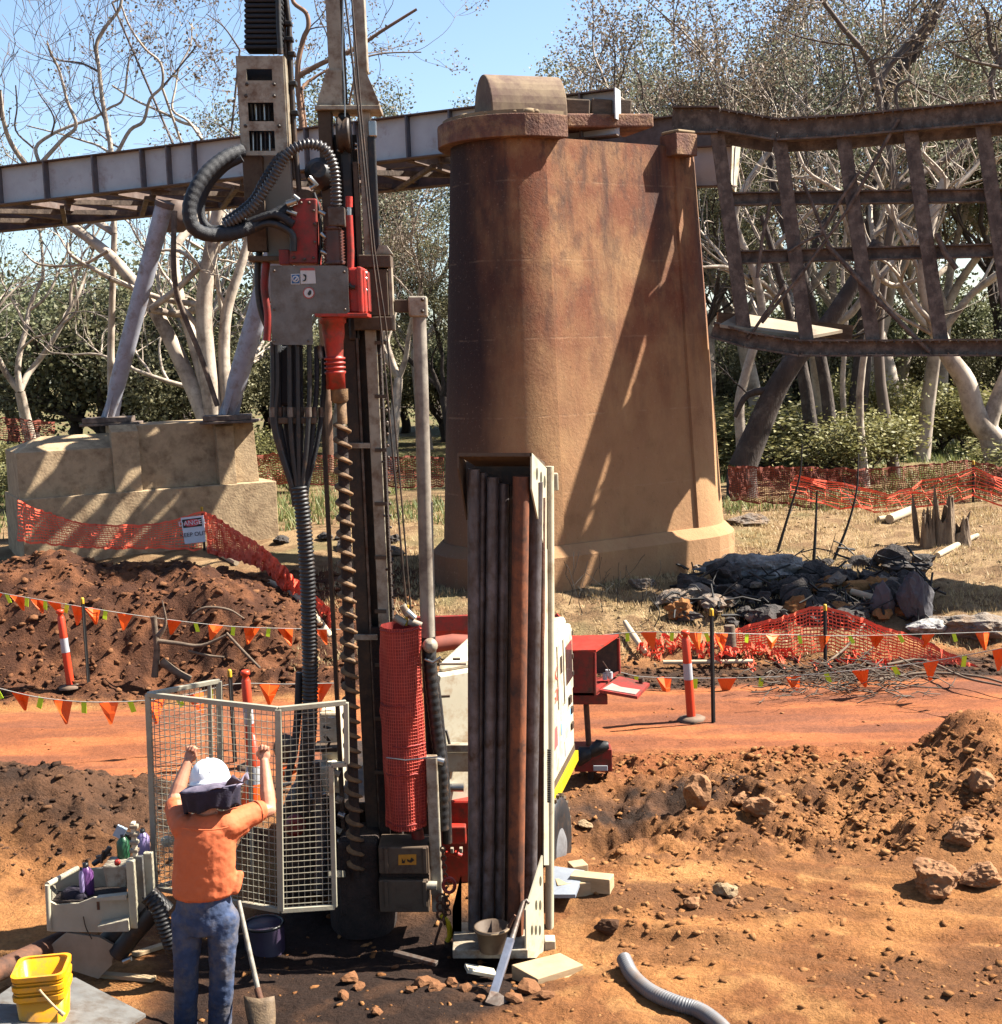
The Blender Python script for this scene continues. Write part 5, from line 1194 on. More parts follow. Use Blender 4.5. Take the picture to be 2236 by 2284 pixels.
sidebox('louvre', .50, .55, zb + zh * .73, zb + zh * .84, .006, MT['dark'], off=.013)
sidebox('door_seam', .60, .625, zb + zh * .5, zb + zh * .93, .004, MT['dark'], off=.013)
sidebox('blue_decal', .50, .92, zb + zh * .32, zb + zh * .40, .003, mat('decal_blue', (.25, .48, .72), (.35, .55, .75), .4, bump=0, kk=.66), off=.003)
sidebox('red_decal', .24, .36, zb + zh * .30, zb + zh * .43, .003, mat('decal_pink', (.75, .12, .12), (.65, .1, .1), .4, bump=0, kk=.66), off=.003)
def text(name, s, size, origin, xdir, ydir, m, parent, th=.002, ax='CENTER'):
    cu = bpy.data.curves.new(name, 'FONT'); cu.body = s; cu.size = size; cu.extrude = th; cu.align_x = ax; cu.align_y = 'CENTER'; cu.resolution_u = 3
    tmp = bpy.data.objects.new('tmp', cu); col.objects.link(tmp); bpy.context.view_layer.update()
    me = bpy.data.meshes.new_from_object(tmp.evaluated_get(bpy.context.evaluated_depsgraph_get())); bpy.data.objects.remove(tmp)
    x = Vector(xdir).normalized(); y = Vector(ydir).normalized(); z = x.cross(y); o_ = Vector(origin)
    me.transform(Matrix(((x.x, y.x, z.x, o_.x), (x.y, y.y, z.y, o_.y), (x.z, y.z, z.z, o_.z), (0, 0, 0, 1))))
    me.materials.clear(); return link(name, me, m, parent)
MT['decred'] = mat('decal_red', (.78, .16, .12), (.7, .14, .1), .4, bump=0, kk=.66)
text('decal_lettering', 'X', .20, sp(.36, zb + zh * .76, .006), (0, 0, 1), -sidev, MT['decred'], rg)
text('decal_lettering', 'GTC', .17, sp(.38, zb + zh * .62, .006), sidev, (0, 0, 1), MT['decred'], rg)
for z_ in (.36, .25): sidebox('door_handle', .86, .93, zb + zh * z_, zb + zh * (z_ + .04), .02, MT['dark'])
# hinges, grab rail, lamp and grime strip on the side
for z_ in (.60, .72, .88): sidebox('hinge', .955, .985, zb + zh * z_, zb + zh * (z_ + .03), .02, MT['dark'])
sidebox('mud_splash', .0, 1.0, zb + .085, zb + .16, .002, MT['tan_dirty'], off=.001)
sidebox('notice_plate', .62, .80, zb + zh * .14, zb + zh * .24, .003, MT['swhite'], off=.003)
sidebox('fuel_cap', .80, .88, zb + zh * .44, zb + zh * .49, .02, MT['dark'])
for t_k in (.10, .14, .18, .22): sidebox('grille_slot', t_k, t_k + .02, zb + zh * .80, zb + zh * .94, .004, MT['dark'], off=.002)
# front panel details
PB('panel_seam', 980, 1040, 1482, 1484, fy(976) - .01, .06, MT['tan_dirty'], rg, 0)
PB('panel_ledge', 984, 1100, 1662, 1678, 10.9, .08, MT['tan'], rg, .004)
PB('lower_panel', 984, 1100, 1680, 1722, 10.94, .05, MT['white'], rg, .004)
PT('panel_handle', [(984, 1554), (1004, 1553)], 10.95, .012, MT['dark'], rg, 7); PT('panel_handle', [(984, 1628), (996, 1630), (1004, 1664)], 10.93, .012, MT['dark'], rg, 7); PT('panel_vent', [(1010, 1470), (1027, 1470)], 11.0, .012, MT['tan_dirty'], rg, 6)
PT('valve', [(992, 1700), (1004, 1712), (1000, 1735)], 11.0, .035, MT['chrome'], rg, 8)
PB('under_frame', 990, 1180, 1722, 1750, 11.3, .3, MT['dark'], rg)
PT('exhaust', [(985, 1757), (1035, 1757)], 11.0, .035, MT['chrome'], rg, 12)
PB('red_hopper', 984, 1060, 1786, 1850, 11.0, .35, MT['red'], rg, .02); PB('red_frame', 975, 1060, 1850, 2000, 11.05, .4, MT['redd'], rg, .02); PB('red_bracket', 1004, 1040, 1845, 1884, 10.85, .1, MT['red'], rg, .01)
PT('red_hose', [(975, 1905), (1000, 1900), (1030, 1910)], 10.9, .025, MT['red'], rg, 8, 4)
for k in range(5): PB('red_lug', 985 + k * 10, 992 + k * 10, 1893 + (k % 2) * 8, 1904 + (k % 2) * 8, 10.8, .05, MT['red'] if k % 2 else MT['tan'], rg, .004)
# long dark chassis and rubber track / wheel
mb = MB(); mb.hexa([Vector((F0.x - .5, 11.3, .35)), Vector((A.x - .12, 11.3, .35)), Vector((B.x - .2, 13.3, .35)), Vector((F0.x, 13.3, .35))], [Vector((F0.x - .5, 11.3, zb + .06)), Vector((A.x - .12, 11.3, zb + .06)), Vector((B.x - .2, 13.3, zb + .06)), Vector((F0.x, 13.3, zb + .06))]); mb.build('chassis', MT['dark'], rg)
wc = at(1252, 1893, 11.7); ax = Vector((1, -.28, 0)).normalized()
mb = MB(); mb.lathe(wc - ax * .30, [(.28, 0), (.44, .0), (.47, .03), (.47, .27), (.44, .30), (.28, .30)], 30, ax); tyre = mb.build('tyre', MT['black'], rg)
exx, eyy = frame(ax); tm_ = mat('dusty_tread', (.30, .20, .12), (.12, .09, .06), .9, scale=20)
for k in range(30):
    a = 6.2832 * k / 30; rv = exx * math.cos(a) + eyy * math.sin(a); tv = ax.cross(rv)
    mb = MB(); mb.beam(wc - ax * .29 + rv * .475, wc - ax * .15 + rv * .475 + tv * .03, .045, .03, rv); mb.beam(wc - ax * .14 + rv * .475 + tv * .05, wc - ax * .01 + rv * .475 + tv * .02, .045, .03, rv); mb.build('tread_block', tm_, tyre)
mb = MB(); mb.lathe(wc - ax * .02, [(.02, .06), (.12, .05), (.22, .0), (.28, -.02), (.29, -.1)], 24, ax); mb.build('wheel_rim', mat('grey_rim', (.26, .26, .27), (.14, .13, .13), .6), rg)
mb = MB(); wc2 = wc + Vector((-1.7, .5, 0)); mb.lathe(wc2 - ax * .30, [(.2, 0), (.44, .0), (.47, .03), (.47, .27), (.44, .30), (.2, .30)], 30, ax); mb.build('tyre', MT['black'], rg)
PB('rig_platform', 628, 985, 1812, 2030, 10.85, 1.5, MT['mud'], rg, .02)
PB('rig_deck', 700, 985, 1790, 1812, 10.7, 1.8, MT['dark'], rg, .01)
PB('undercarriage', 560, 760, 2020, 2150, 11.1, 1.6, MT['black'], rg, .05)
PB('undercarriage', 780, 1000, 2000, 2110, 11.6, 1.6, MT['black'], rg, .05)
# machinery left of the mast seen through the cage
PB('control_box', 716, 760, 1590, 1770, Yr + .25, .35, MT['white'], rg, .02); PB('control_shelf', 700, 752, 1668, 1678, Yr + .1, .2, MT['tan_dirty'], rg); PB('control_box', 690, 748, 1710, 1760, Yr + .05, .2, MT['white'], rg, .02)
PT('lever', [(722, 1620), (738, 1626)], Yr + .05, .012, MT['dark'], rg, 6); PT('lever', [(724, 1640), (736, 1655), (730, 1668)], Yr + .05, .014, MT['dark'], rg, 6); PT('gauge', [(740, 1600), (740, 1601)], Yr + .1, .03, MT['chrome'], rg, 10)
for x, y in ((752, 1722), (758, 1780), (762, 1815), (755, 1850), (760, 1875)): PT('valve', [(x - 8, y), (x + 6, y + 6)], Yr - .05, .028, MT['chrome'] if y % 2 else MT['tan'], rg, 8)
for x, y in ((665, 1760), (690, 1745), (720, 1775), (640, 1752)): PT('fitting', [(x - 10, y), (x + 8, y - 5)], Yr - .1, .018, MT['chrome'], rg, 8)
PB('pump_body', 640, 742, 1780, 2000, Yr + .1, .4, MT['dark'], rg, .03)
mb = MB(); mb.lathe(at(660, 1838, Yr - .0), [(.085, 0), (.085, .06), (.05, .09)], 18, Vector((0, -1, 0))); mb.build('red_reel', MT['redd'], rg)
mb = MB(); mb.ball(at(638, 1670, Yr - .1), .1, 12, 8, (1, .6, 1.2)); mb.build('grey_bag', MT['steel'], rg)
mb = MB(); mb.ball(at(640, 1718, Yr - .2), .085, 12, 6, (1, .8, .5)); mb.build('orange_cap', MT['orange'], rg)

# ------------------------------------------------------------ hoist chain with shackle and pointed tool
hk = thing('hoist_chain', 'rusty chain with red shackle and pointed steel tool hanging beside the tan post', 'chain', at(1000, 2200, Yr - .45))
def torus(mb, c, Rr, r, ax, n=14, m=6, sx=1.0):
    c = Vector(c); x, y = frame(Vector(ax)); pts = [c + x * math.cos(6.2832 * k / n) * Rr + y * math.sin(6.2832 * k / n) * Rr * sx for k in range(n + 1)]
    mb.tube(pts, r, m, cap=False)
for k in range(15):
    p = at(988 + k * .9, 1895 + k * 10, Yr - .45); mb = MB(); torus(mb, p, .018, .006, Vector((1, 0, 0)) if k % 2 else Vector((.2, 1, 0)), 12, 6, 1.35); mb.build('chain_link', MT['rust'], hk)
p = at(1002, 1975, Yr - .47); mb = MB(); torus(mb, p, .045, .014, Vector((0, 1, 0)), 16, 8, 1.3); mb.build('shackle', MT['redd'], hk)
for k in range(6):
    p = at(985 + 6 * (k % 2), 2005 + k * 9, Yr - .44); mb = MB(); torus(mb, p, .035, .011, Vector((k % 2, 1 - k % 2, .2)), 12, 6, 1.2); mb.build('chain_link', MT['rust'], hk)
PT('hook', [(985, 2040), (1000, 2060), (1004, 2085), (998, 2100)], Yr - .45, .022, MT['yellow'], hk, 9, 5); PT('swivel_bar', [(1000, 2100), (1001, 2135)], Yr - .45, .03, MT['dark'], hk, 10)
c = at(1001, 2215, Yr - .45); mb = MB(); mb.lathe(c, [(.006, 0), (.022, .06), (.034, .14), (.036, .22), (.040, .225), (.040, .27), (.028, .28), (.02, .3)], 16); mb.build('pointed_tool', MT['steel'], hk)
PT('steel_strop', [(1012, 2020), (1014, 2080), (1010, 2130)], Yr - .44, .006, MT['chrome'], hk, 6)
PT('hanging_rope', [(985, 2060), (972, 2100), (968, 2130), (978, 2150)], Yr - .42, .012, MT['rust'], hk, 6, 4)
# ------------------------------------------------------------ rod rack and its rods
Yk = 9.8
rk = thing('rod_rack', 'upright tan steel rack holding long drill rods in front of the pier', 'rod rack', at(1120, 2135, Yk))
def gus(name, poly, holes, ya, yb, xa, xb, parent, m, th=.012):
    """receding side plate: picture x from xa..xb maps to distance ya..yb; with round cut-outs shown as dark recesses"""
    f = lambda x, y: at(x, y, lerp(ya, yb, (x - xa) / (xb - xa)))
    mb = MB(); mb.prism([f(x, y) for x, y in poly], (-th, 0, 0)); p = mb.build(name, m, parent)
    for cx, cy, rx, ry in holes:
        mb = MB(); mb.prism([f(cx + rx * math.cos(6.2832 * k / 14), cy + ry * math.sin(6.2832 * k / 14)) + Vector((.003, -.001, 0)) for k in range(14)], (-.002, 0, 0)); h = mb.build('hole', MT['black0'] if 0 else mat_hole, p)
    return p
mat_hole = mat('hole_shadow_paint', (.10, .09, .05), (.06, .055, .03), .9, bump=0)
MT['rack'] = mat('rack_cream_paint', (.72, .66, .48), (.62, .56, .40), .5, scale=5, bump=.06, dirt=(.42, .30, .18), dirt_amt=.18, dscale=7)
s_ = .1337
H1 = [(1020 + x * s_, 990 + y * s_, 2.3, 14) for x, y in ((1330, 500), (1398, 565), (1458, 630), (1390, 930), (1453, 1000), (1448, 1380))]
gus('side_plate', [(1187, 1010), (1224, 1049), (1225, 1310), (1218, 1240), (1187, 1090)], H1, Yk, Yk + .42, 1187, 1225, rk, MT['rack'])
PB('stub_tube', 1225, 1246, 1056, 1095, Yk + .42, .08, MT['rack'], rk, .008); PB('stub_tube_end', 1228, 1241, 1062, 1087, Yk + .415, .01, MT['tan'], rk, 0)
mb = MB(); mb.hexa([at(1024, 1018, Yk), at(1187, 1018, Yk), at(1216, 1040, Yk + .42), at(1062, 1040, Yk + .42)], [at(1024, 1010, Yk), at(1187, 1010, Yk), at(1216, 1032, Yk + .42), at(1062, 1032, Yk + .42)]); mb.build('top_plate', MT['tan_dirty'], rk)
gus('left_plate', [(1024, 1010), (1040, 1022), (1044, 1160), (1024, 1045)], [], Yk, Yk + .3, 1024, 1044, rk, MT['tan_dirty'])
PB('back_plate', 1045, 1205, 1030, 1300, Yk + .45, .01, MT['dark'], rk, 0)
PT('back_post', [(1226, 1040), (1228, 1500), (1226, 2120)], Yk + .40, .034, MT['rack'], rk, 10)
mb = MB(); q = [at(1215, 1225, Yk + .30), at(1225, 1225, Yk + .40), at(1228, 1930, Yk + .40), at(1214, 1930, Yk + .24)]; mb.prism(q, (-.008, 0, 0)); mb.build('front_flange', MT['rack'], rk)
H2 = [(700 + x * .3676, 1700 + y * .3676, 2.2, 11) for x, y in ((1376, 722), (1350, 868), (1374, 868), (1324, 1020), (1348, 1020), (1372, 1020))]
gus('bottom_plate', [(1211, 1908), (1215, 2137), (1175, 2137), (1174, 2030)], H2, Yk - .20, Yk + .05, 1174, 1214, rk, MT['rack'])
mb = MB(); q = [at(1012, 2028, Yk + .1), at(1030, 1955, Yk + .1), at(1030, 2110, Yk + .1), at(1012, 2120, Yk + .1)]; mb.prism(q, (-.008, 0, 0)); mb.build('left_bottom_plate', MT['tan'], rk)
PB('base_beam', 1010, 1178, 2119, 2139, Yk - .22, .5, MT['tan'], rk, .006)
PB('base_foot', 1216, 1240, 2100, 2140, Yk + .05, .12, MT['rack'], rk, .006)
for k in range(26):
    y = 1673 + k * 4.6
    PB('tag_tooth', 1221, 1229, y, y + 2.6, Yk + .2, .02, MT['black'], rk, 0)
rods = [(1057, 1046, 1058, 2128, .046, 'rod', 'leftmost dark grey drill rod in the upright rack'), (1077, 1054, 1066, 2112, .034, 'rod', 'slim dark rod second from the left in the rack'),
        (1100, 1064, 1088, 2100, .044, 'rod', 'dark grey rod third from the left in the rack'), (1124, 1078, 1114, 2098, .040, 'rod', 'dark rod just left of the rust-orange pipe in the rack'),
        (1163, 1062, 1150, 2100, .062, 'rust_o', 'thick rust-orange pipe standing in the rack'), (1196, 1075, 1181, 2108, .052, 'rod', 'brown-grey rod right of the rust-orange pipe'),
        (1209, 1110, 1205, 2080, .028, 'rust', 'narrow brown rod against the right plate of the rack')]
for i, (x0, y0, x1, y1, r, m, lab) in enumerate(rods):
    yy = Yk + (.14, .19, .14, .19, .06, .20, .30)[i]
    mb = MB(); q = [at(x0, y0, yy), at((x0 + x1) / 2, (y0 + y1) / 2, yy), at(x1, y1, yy)]; mb.tube(q, r, 18)
    o = mb.build('drill_rod', MT[m]); tag(o, lab, 'drill rod', 'drill rods in the rack')
for x0, y0, x1, y1, r in ((1090, 1060, 1077, 2090, .03), (1140, 1080, 1132, 2090, .034), (1110, 1070, 1102, 2090, .03)):
    mb = MB(); mb.tube([at(x0, y0, Yk + .25), at(x1, y1, Yk + .25)], r, 10); tag(mb.build('drill_rod', MT['dark']), 'dark rod in the rear row of the rack, behind the front rods', 'drill rod', 'rear rods in the rack')
# bucket in front of the rods
bk = thing('bucket', 'small muddy tan bucket hung in front of the drill rods', 'bucket', at(1097, 2120, Yk - .25))
c = at(1099, 2119, Yk - .2); hh = (at(1097, 2068, Yk - .2) - c).length
mb = MB(); mb.lathe(c, [(.095, 0), (.122, hh), (.130, hh), (.130, hh - .02), (.134, hh - .02), (.134, hh + .008), (.118, hh + .008), (.09, .02), (.0, .02)], 24); mb.build('body', MT['tan_dirty'], bk)
mb = MB(); torus(mb, c + Vector((0, 0, hh * .97)), .13, .008, Vector((0, 0, 1)), 24, 6); mb.build('rim', MT['concrete'], bk)
PT('handle', [(1135, 2070), (1142, 2054), (1150, 2042)], Yk - .3, .012, MT['rust'], bk, 7)
# pry shovel leaning
sv = thing('digging_bar', 'blue-grey steel digging bar with flat shoe leaning on the rod rack', 'digging bar', at(1100, 2235, Yk - 1.1))
PT('shaft', [(1168, 2012), (1145, 2085), (1118, 2180)], 9, [.016, .022, .024], MT['steel'], sv, 10, ys=[Yk - .35, Yk - .55, Yk - .8])
mb = MB(); a = at(1140, 2095, Yk - .6); b = at(1100, 2222, Yk - .95); mb.beam(a, b, .05, .035); mb.build('sleeve', mat('blue_grey_paint', (.24, .28, .38), (.15, .16, .2), .45), sv)
mb = MB(); q = [at(1095, 2215, Yk - .95), at(1112, 2218, Yk - .95), at(1138, 2236, Yk - 1.0), at(1112, 2250, Yk - 1.05), at(1083, 2240, Yk - 1.02)]; mb.prism(q, (0, 0, .015)); mb.build('shoe', MT['steel'], sv)
PT('hook', [(1168, 2012), (1175, 2008), (1180, 2016)], Yk - .35, .012, MT['steel'], sv, 7)
# timber blocks under the rack
def block(px, py, z0, size, rz, name, label, m, cat='timber block', grp=None):
    p = on(px, py); mb = MB(); mb.box((p.x, p.y, p.z + size[2] / 2 + z0), size, rz); o = mb.build(name, m, bev=.008); tag(o, label, cat, grp); return o
p = at(1180, 2150, 9.75)
mb = MB(); q0 = [gz(1141, 2152, -.035), gz(1199, 2184, -.035), gz(1302, 2152, -.035), gz(1250, 2125, -.035)]
mb.hexa([v - Vector((0, 0, .13)) for v in q0][::1], q0); tag(mb.build('timber_slab', MT['timber'], bev=.006), 'thick sawn timber slab under the right foot of the rod rack', 'timber slab')
q1 = [gz(1225, 2186, -.085), gz(1262, 2206, -.085), gz(1345, 2176, -.085), gz(1305, 2160, -.085)]
mb = MB(); mb.hexa([v - Vector((0, 0, .06)) for v in q1], q1); tag(mb.build('timber_board', MT['timber'], bev=.004), 'thin pale board poking out right of the timber slab', 'board')
mb = MB(); mb.beam(at(1040, 2160, 9.4), at(1105, 2172, 9.45), .12, .03); tag(mb.build('timber_board', MT['white'], bev=.004), 'white painted board half buried left of the timber slab', 'board')
mb = MB(); mb.beam(at(880, 2125, 9.5), at(975, 2150, 9.4), .05, .03); tag(mb.build('steel_strip', MT['steel'], bev=.004), 'dull steel strip lying in the dark mud below the chain', 'steel strip')
# blocks by the wheel
for (px, py, sz, rz, lab) in ((1322, 1975, (.34, .14, .13), -.35, 'sawn timber block lying beside the rear wheel'), (1290, 1945, (.14, .14, .12), .3, 'short timber block against the tyre'), (1282, 1985, (.3, .14, .12), .1, 'timber block just below the tyre, nearest the rack')): block(px, py + 10, 0, sz, rz, 'timber_block', lab, MT['timber'])
mb = MB(); q = [on(1232, 2030), on(1285, 2030), on(1305, 1975), on(1238, 1965)]
mb.prism([v + Vector((0, 0, .10)) for v in q], (0, 0, .03)); tag(mb.build('steel_track_mat', mat('blue_grey_sheet', (.36, .40, .46), (.28, .31, .36), .5)), 'blue-grey steel sheet lying between the rack and the timber blocks', 'steel sheet')

# ------------------------------------------------------------ guard cage
cg = thing('guard_cage', 'tan mesh safety cage with angled sides standing left of the mast', 'safety cage', at(630, 2034, 9.3))
YA, YB, YC, YD = 9.86, 9.30, 9.42, 10.2
def V2(x, y, Y): return at(x, y, Y)
At, Bt, Ct, Dt = V2(330, 1549, YA), V2(621, 1582, YB), V2(772, 1567, YC), V2(489, 1519, YD)
Ab, Bb, Cb, Db = V2(347, 1981, YA), V2(627, 2031, YB), V2(747, 2023, YC), V2(496, 1935, YD)
cm = MT['cage']
def bar(name, a, b, w_=.035, up=None): mb = MB(); mb.beam(a, b, w_, w_, up); return mb.build(name, cm, cg, bev=.004)
bar('top_rail', At, Bt, .036); bar('top_rail', Bt, Ct, .036); bar('top_rail', At, Dt, .036)
bar('bottom_rail', Ab, Bb, .036); bar('bottom_rail', Bb, Cb, .036); bar('bottom_rail', Ab, Db, .036)
bar('corner_post', At, Ab, .04); bar('corner_post', Bt, Bb, .045); bar('corner_post', Dt, Db, .045)
C1, C2, C3 = V2(774, 1704, YC), V2(739, 1707, YC), V2(747, 2023, YC)
bar('end_post', Ct, C1, .036); bar('step_rail', C1, C2, .036); bar('end_post', C2, C3, .036)
for t in (.50,):
    bar('side_post', At.lerp(Dt, .86) , Ab.lerp(Db, .86), .03)
for t in (.73,): bar('inner_post', V2(556, 1577, YD - .1), V2(563, 1950, YD - .1), .03)
def wires(name, a, b, c, d, nu, nv, r=.0022, parent=cg, m=None):
    """grid of square wires on the quad a(top left) b(top right) c(bottom right) d(bottom left)"""
    mb = MB()
    for i in range(1, nu): t = i / nu; mb.beam(a.lerp(b, t), d.lerp(c, t), r * 2, r * 2)
    for j in range(1, nv): t = j / nv; mb.beam(a.lerp(d, t) + Vector((0, -.005, 0)), b.lerp(c, t) + Vector((0, -.005, 0)), r * 2, r * 2)
    o = mb.build(name, m or cm, parent); o['kind'] = 'stuff'; return o
wires('wire_mesh', At, Bt, Bb, Ab, 24, 30); wires('wire_mesh', Bt, V2(739, 1570, YC), C3, Bb, 9, 33); wires('wire_mesh', At, Dt, Db, Ab, 14, 30)
# cage held by an arm from the mast foot
bar('mounting_arm', V2(740, 1950, YC + .02), V2(770, 1950, 10.4), .05)
# ------------------------------------------------------------ traffic cone and bollards
def lat(name, c, prof, m, parent, n=18): mb = MB(); mb.lathe(c, prof, n); return mb.build(name, m, parent)
def bollard(px, py, tilt, label):
    p = on(px, py); g = thing('bollard', label, 'bollard', p, 'orange T-top road bollards')
    lat('base', p + Vector((0, 0, 0)), [(.17, 0), (.17, .025), (.10, .05), (.0, .05)], mat('bollard_base', (.26, .17, .11), (.14, .09, .06), .8) if 'bollard_base' not in bpy.data.materials else bpy.data.materials['bollard_base'], g, 8)
    lat('post', p, [(.055, .05), (.052, .50)], MT['orangered'], g); lat('reflective_band', p, [(.056, .501), (.054, .70)], MT['refl'], g)
    lat('post', p, [(.053, .701), (.050, .98), (.04, 1.0)], MT['orangered'], g); lat('top_ring', p, [(.042, 1.0), (.03, 1.04), (.052, 1.05), (.052, 1.09), (.03, 1.10), (0, 1.10)], MT['orangered'], g)
    g.rotation_euler = tilt; return g
bollard(1543, 1606, (0, R(-3.0), 0), 'orange bollard with silver band at the far road edge right of the rig')
bollard(158, 1530, (0, R(-4), 0), 'leaning orange bollard with silver band at the left beside a black picket')
bollard(563, 1712, (0, R(-1), 0), 'orange bollard standing behind the top of the guard cage')
cn = thing('traffic_cone', 'orange and white traffic cone seen through the guard cage wire', 'cone', at(568, 1770, 12.2))
c0 = at(568, 1768, 12.2); c0.z = max(hz(c0.x, c0.y), .0); 
c0 = on(572, 1800)
lat('cone', c0, [(.16, .02), (.10, .25)], MT['orange'], cn); lat('white_band', c0, [(.10, .251), (.075, .42)], MT['refl'], cn); lat('cone', c0, [(.075, .421), (.03, .72), (0, .73)], MT['orangered'], cn); mb = MB(); mb.box(c0 + Vector((0, 0, .01)), (.36, .36, .03)); mb.build('base', MT['orange'], cn, bev=.01)
for px, py in ((1, 1),): cn.location = cn.location
# ------------------------------------------------------------ pickets with caps
def picket(px, pyb, pyt, label, Y=None, grp='black star pickets with yellow caps'):
    p = on(px, pyb) if Y is None else at(px, pyb, Y); t = at(px + lean(px) * (pyt - pyb), pyt, p.y); h = t.z - p.z
    g = thing('star_picket', label, 'picket', p, grp)
    mb = MB()
    for k in range(3): a = 6.2832 * k / 3 + .4; d = Vector((math.cos(a), math.sin(a), 0)); mb.beam(p + d * .012 - Vector((0, 0, .2)), p + d * .012 + Vector((0, 0, h)), .006, .03, d)
    o = mb.build('post', MT['picket'], g)
    mb = MB(); mb.lathe(p + Vector((0, 0, h - .06)), [(.026, 0), (.026, .07), (.018, .085), (0, .085)], 10); mb.build('cap', MT['ycap'], g); return g, p, h
picket(197, 1527, 1337, 'black picket with yellow cap beside the leaning bollard at the left')
picket(1592, 1612, 1362, 'black picket with yellow cap right of the upright bollard')
picket(1842, 1488, 1352, 'black picket with yellow cap at the peak of the orange mesh')
picket(524, 1700, 1498, 'black picket with yellow cap behind the guard cage')
picket(456, 1228, 1133, 'black picket carrying the keep out sign')
picket(40, 1200, 1112, 'short dark picket holding the left end of the barrier mesh')
for px, a, b, l in ((2172, 1120, 1030, 'dark picket at the right end of the far barrier mesh'), (1810, 1130, 1045, 'dark picket in the middle of the far barrier mesh')): picket(px, a, b, l, grp='pickets of the far barrier mesh')
# ------------------------------------------------------------ bunting lines
def bunting(name, label, pts, Ys, flags, limes, fs=.23, grp='bunting lines along the road'):
    q = [at(x, y, Y) for (x, y), Y in zip(pts, Ys)]; g = thing(name, label, 'bunting', q[0], grp)
    sp_ = spline(q, 10) if len(q) > 2 else [q[0].lerp(q[1], t / 10) for t in range(11)]
    mb = MB(); mb.tube(sp_, .006, 5); mb.build('line', MT['string'], g)
    arr = []
    for p in sp_: v = p - Vector((0, 0, CAMZ)); arr.append(CX + FPX * v.dot(_R) / v.dot(_F))
    def pos(px): 
        a = np.array(arr); i = int(np.clip(np.searchsorted(a, px), 1, len(a) - 1)); t = (px - a[i - 1]) / (a[i] - a[i - 1] + 1e-6); return sp_[i - 1].lerp(sp_[i], min(1, max(0, t))), (sp_[i] - sp_[i - 1]).normalized()
    r_ = random.Random(len(label))
    for px in flags:
        p, d = pos(px); tw_ = Vector((r_.uniform(-.3, .3), r_.uniform(-.5, .5), 0)); w_ = fs * .5 * r_.uniform(.8, 1.05); dn_ = Vector((r_.uniform(-.10, .10), r_.uniform(-.10, .10), -fs * r_.uniform(.85, 1.15)))
        e_ = Vector((0, r_.uniform(-.05, .05), 0)); mb = MB(); a = p - d * w_; b = p + d * w_ + e_; tip = p + dn_; tl = p + dn_ * .97 + d * fs * .12; m_ = (a + b) / 2 + Vector((0, r_.uniform(-.05, .05), 0))
        th = Vector((0, .003, 0)); ml = (p + dn_ * .5) + Vector((0, r_.uniform(-.07, .07), 0))
        mb.add([a, m_, b, lerp(a, tip, .5), ml, lerp(b, tl, .5), tip, tl], [(0, 3, 4, 1), (1, 4, 5, 2), (3, 6, 7, 4), (4, 7, 5)]); mb.add([v + th for v in (a, m_, b, lerp(a, tip, .5), ml, lerp(b, tl, .5), tip, tl)], [(1, 4, 3, 0), (2, 5, 4, 1), (4, 7, 6, 3), (5, 7, 4)])
        mb.build('orange_flag', MT['orange'], g)
    for px in limes:
        p, d = pos(px); a_ = r_.uniform(-.4, .5); x_ = (d * math.cos(a_) + Vector((0, 0, math.sin(a_)))); y_ = Vector((0, 0, -1)) * math.cos(a_) + d * math.sin(a_); w_ = fs * .2; h_ = fs * .55
        mb = MB(); mb.prism([p - x_ * w_ * .6, p + x_ * w_ * .6, p + x_ * w_ * .8 + y_ * h_, p - x_ * w_ * .4 + y_ * h_], (0, .004, 0)); mb.build('lime_tag', MT['lime'], g)
bunting('bunting', 'upper left bunting line hanging in front of the spoil mound', [(-60, 1305), (0, 1322), (90, 1338), (192, 1355), (330, 1376), (500, 1396), (640, 1402), (760, 1404)], [18.6, 18.4, 18.3, 18.2, 18.4, 18.6, 18.8, 19], [-10, 37, 82, 120, 176, 205, 279, 389, 481, 562, 636, 716], [14, 60, 101, 150, 236, 436, 521, 600], .23)
bunting('bunting', 'lower left bunting line crossing in front of the red road', [(-60, 1520), (0, 1536), (90, 1556), (200, 1566), (330, 1562), (430, 1548), (520, 1526), (640, 1526), (745, 1524)], [15, 14.9, 14.9, 14.9, 15, 15.1, 15.2, 15.3, 15.4], [43, 139, 243, 345, 433, 602, 722], [-10, 92, 187, 290, 395, 470, 664], .24)
bunting('bunting', 'upper right bunting line strung across the burnt heap', [(1330, 1418), (1430, 1410), (1592, 1412), (1760, 1416), (1900, 1418), (2080, 1414), (2260, 1408)], [18, 17.9, 17.6, 17.9, 18, 18, 18], [1345, 1446, 1550, 1610, 1724, 1840, 1955, 2072, 2193, 2260], [1400, 1500, 1575, 1667, 1783, 1895, 2006, 2128], .22)
bunting('bunting', 'lower right bunting line rising towards the right edge above the road', [(1385, 1500), (1440, 1510), (1592, 1513), (1760, 1508), (1900, 1496), (2060, 1478), (2236, 1446), (2320, 1425)], [17.4, 17.3, 17.2, 17, 16.6, 16.2, 15.6, 15.2], [1482, 1622, 1770, 1918, 2078, 2232], [1420, 1552, 1700, 1843, 1994, 2153], .25)
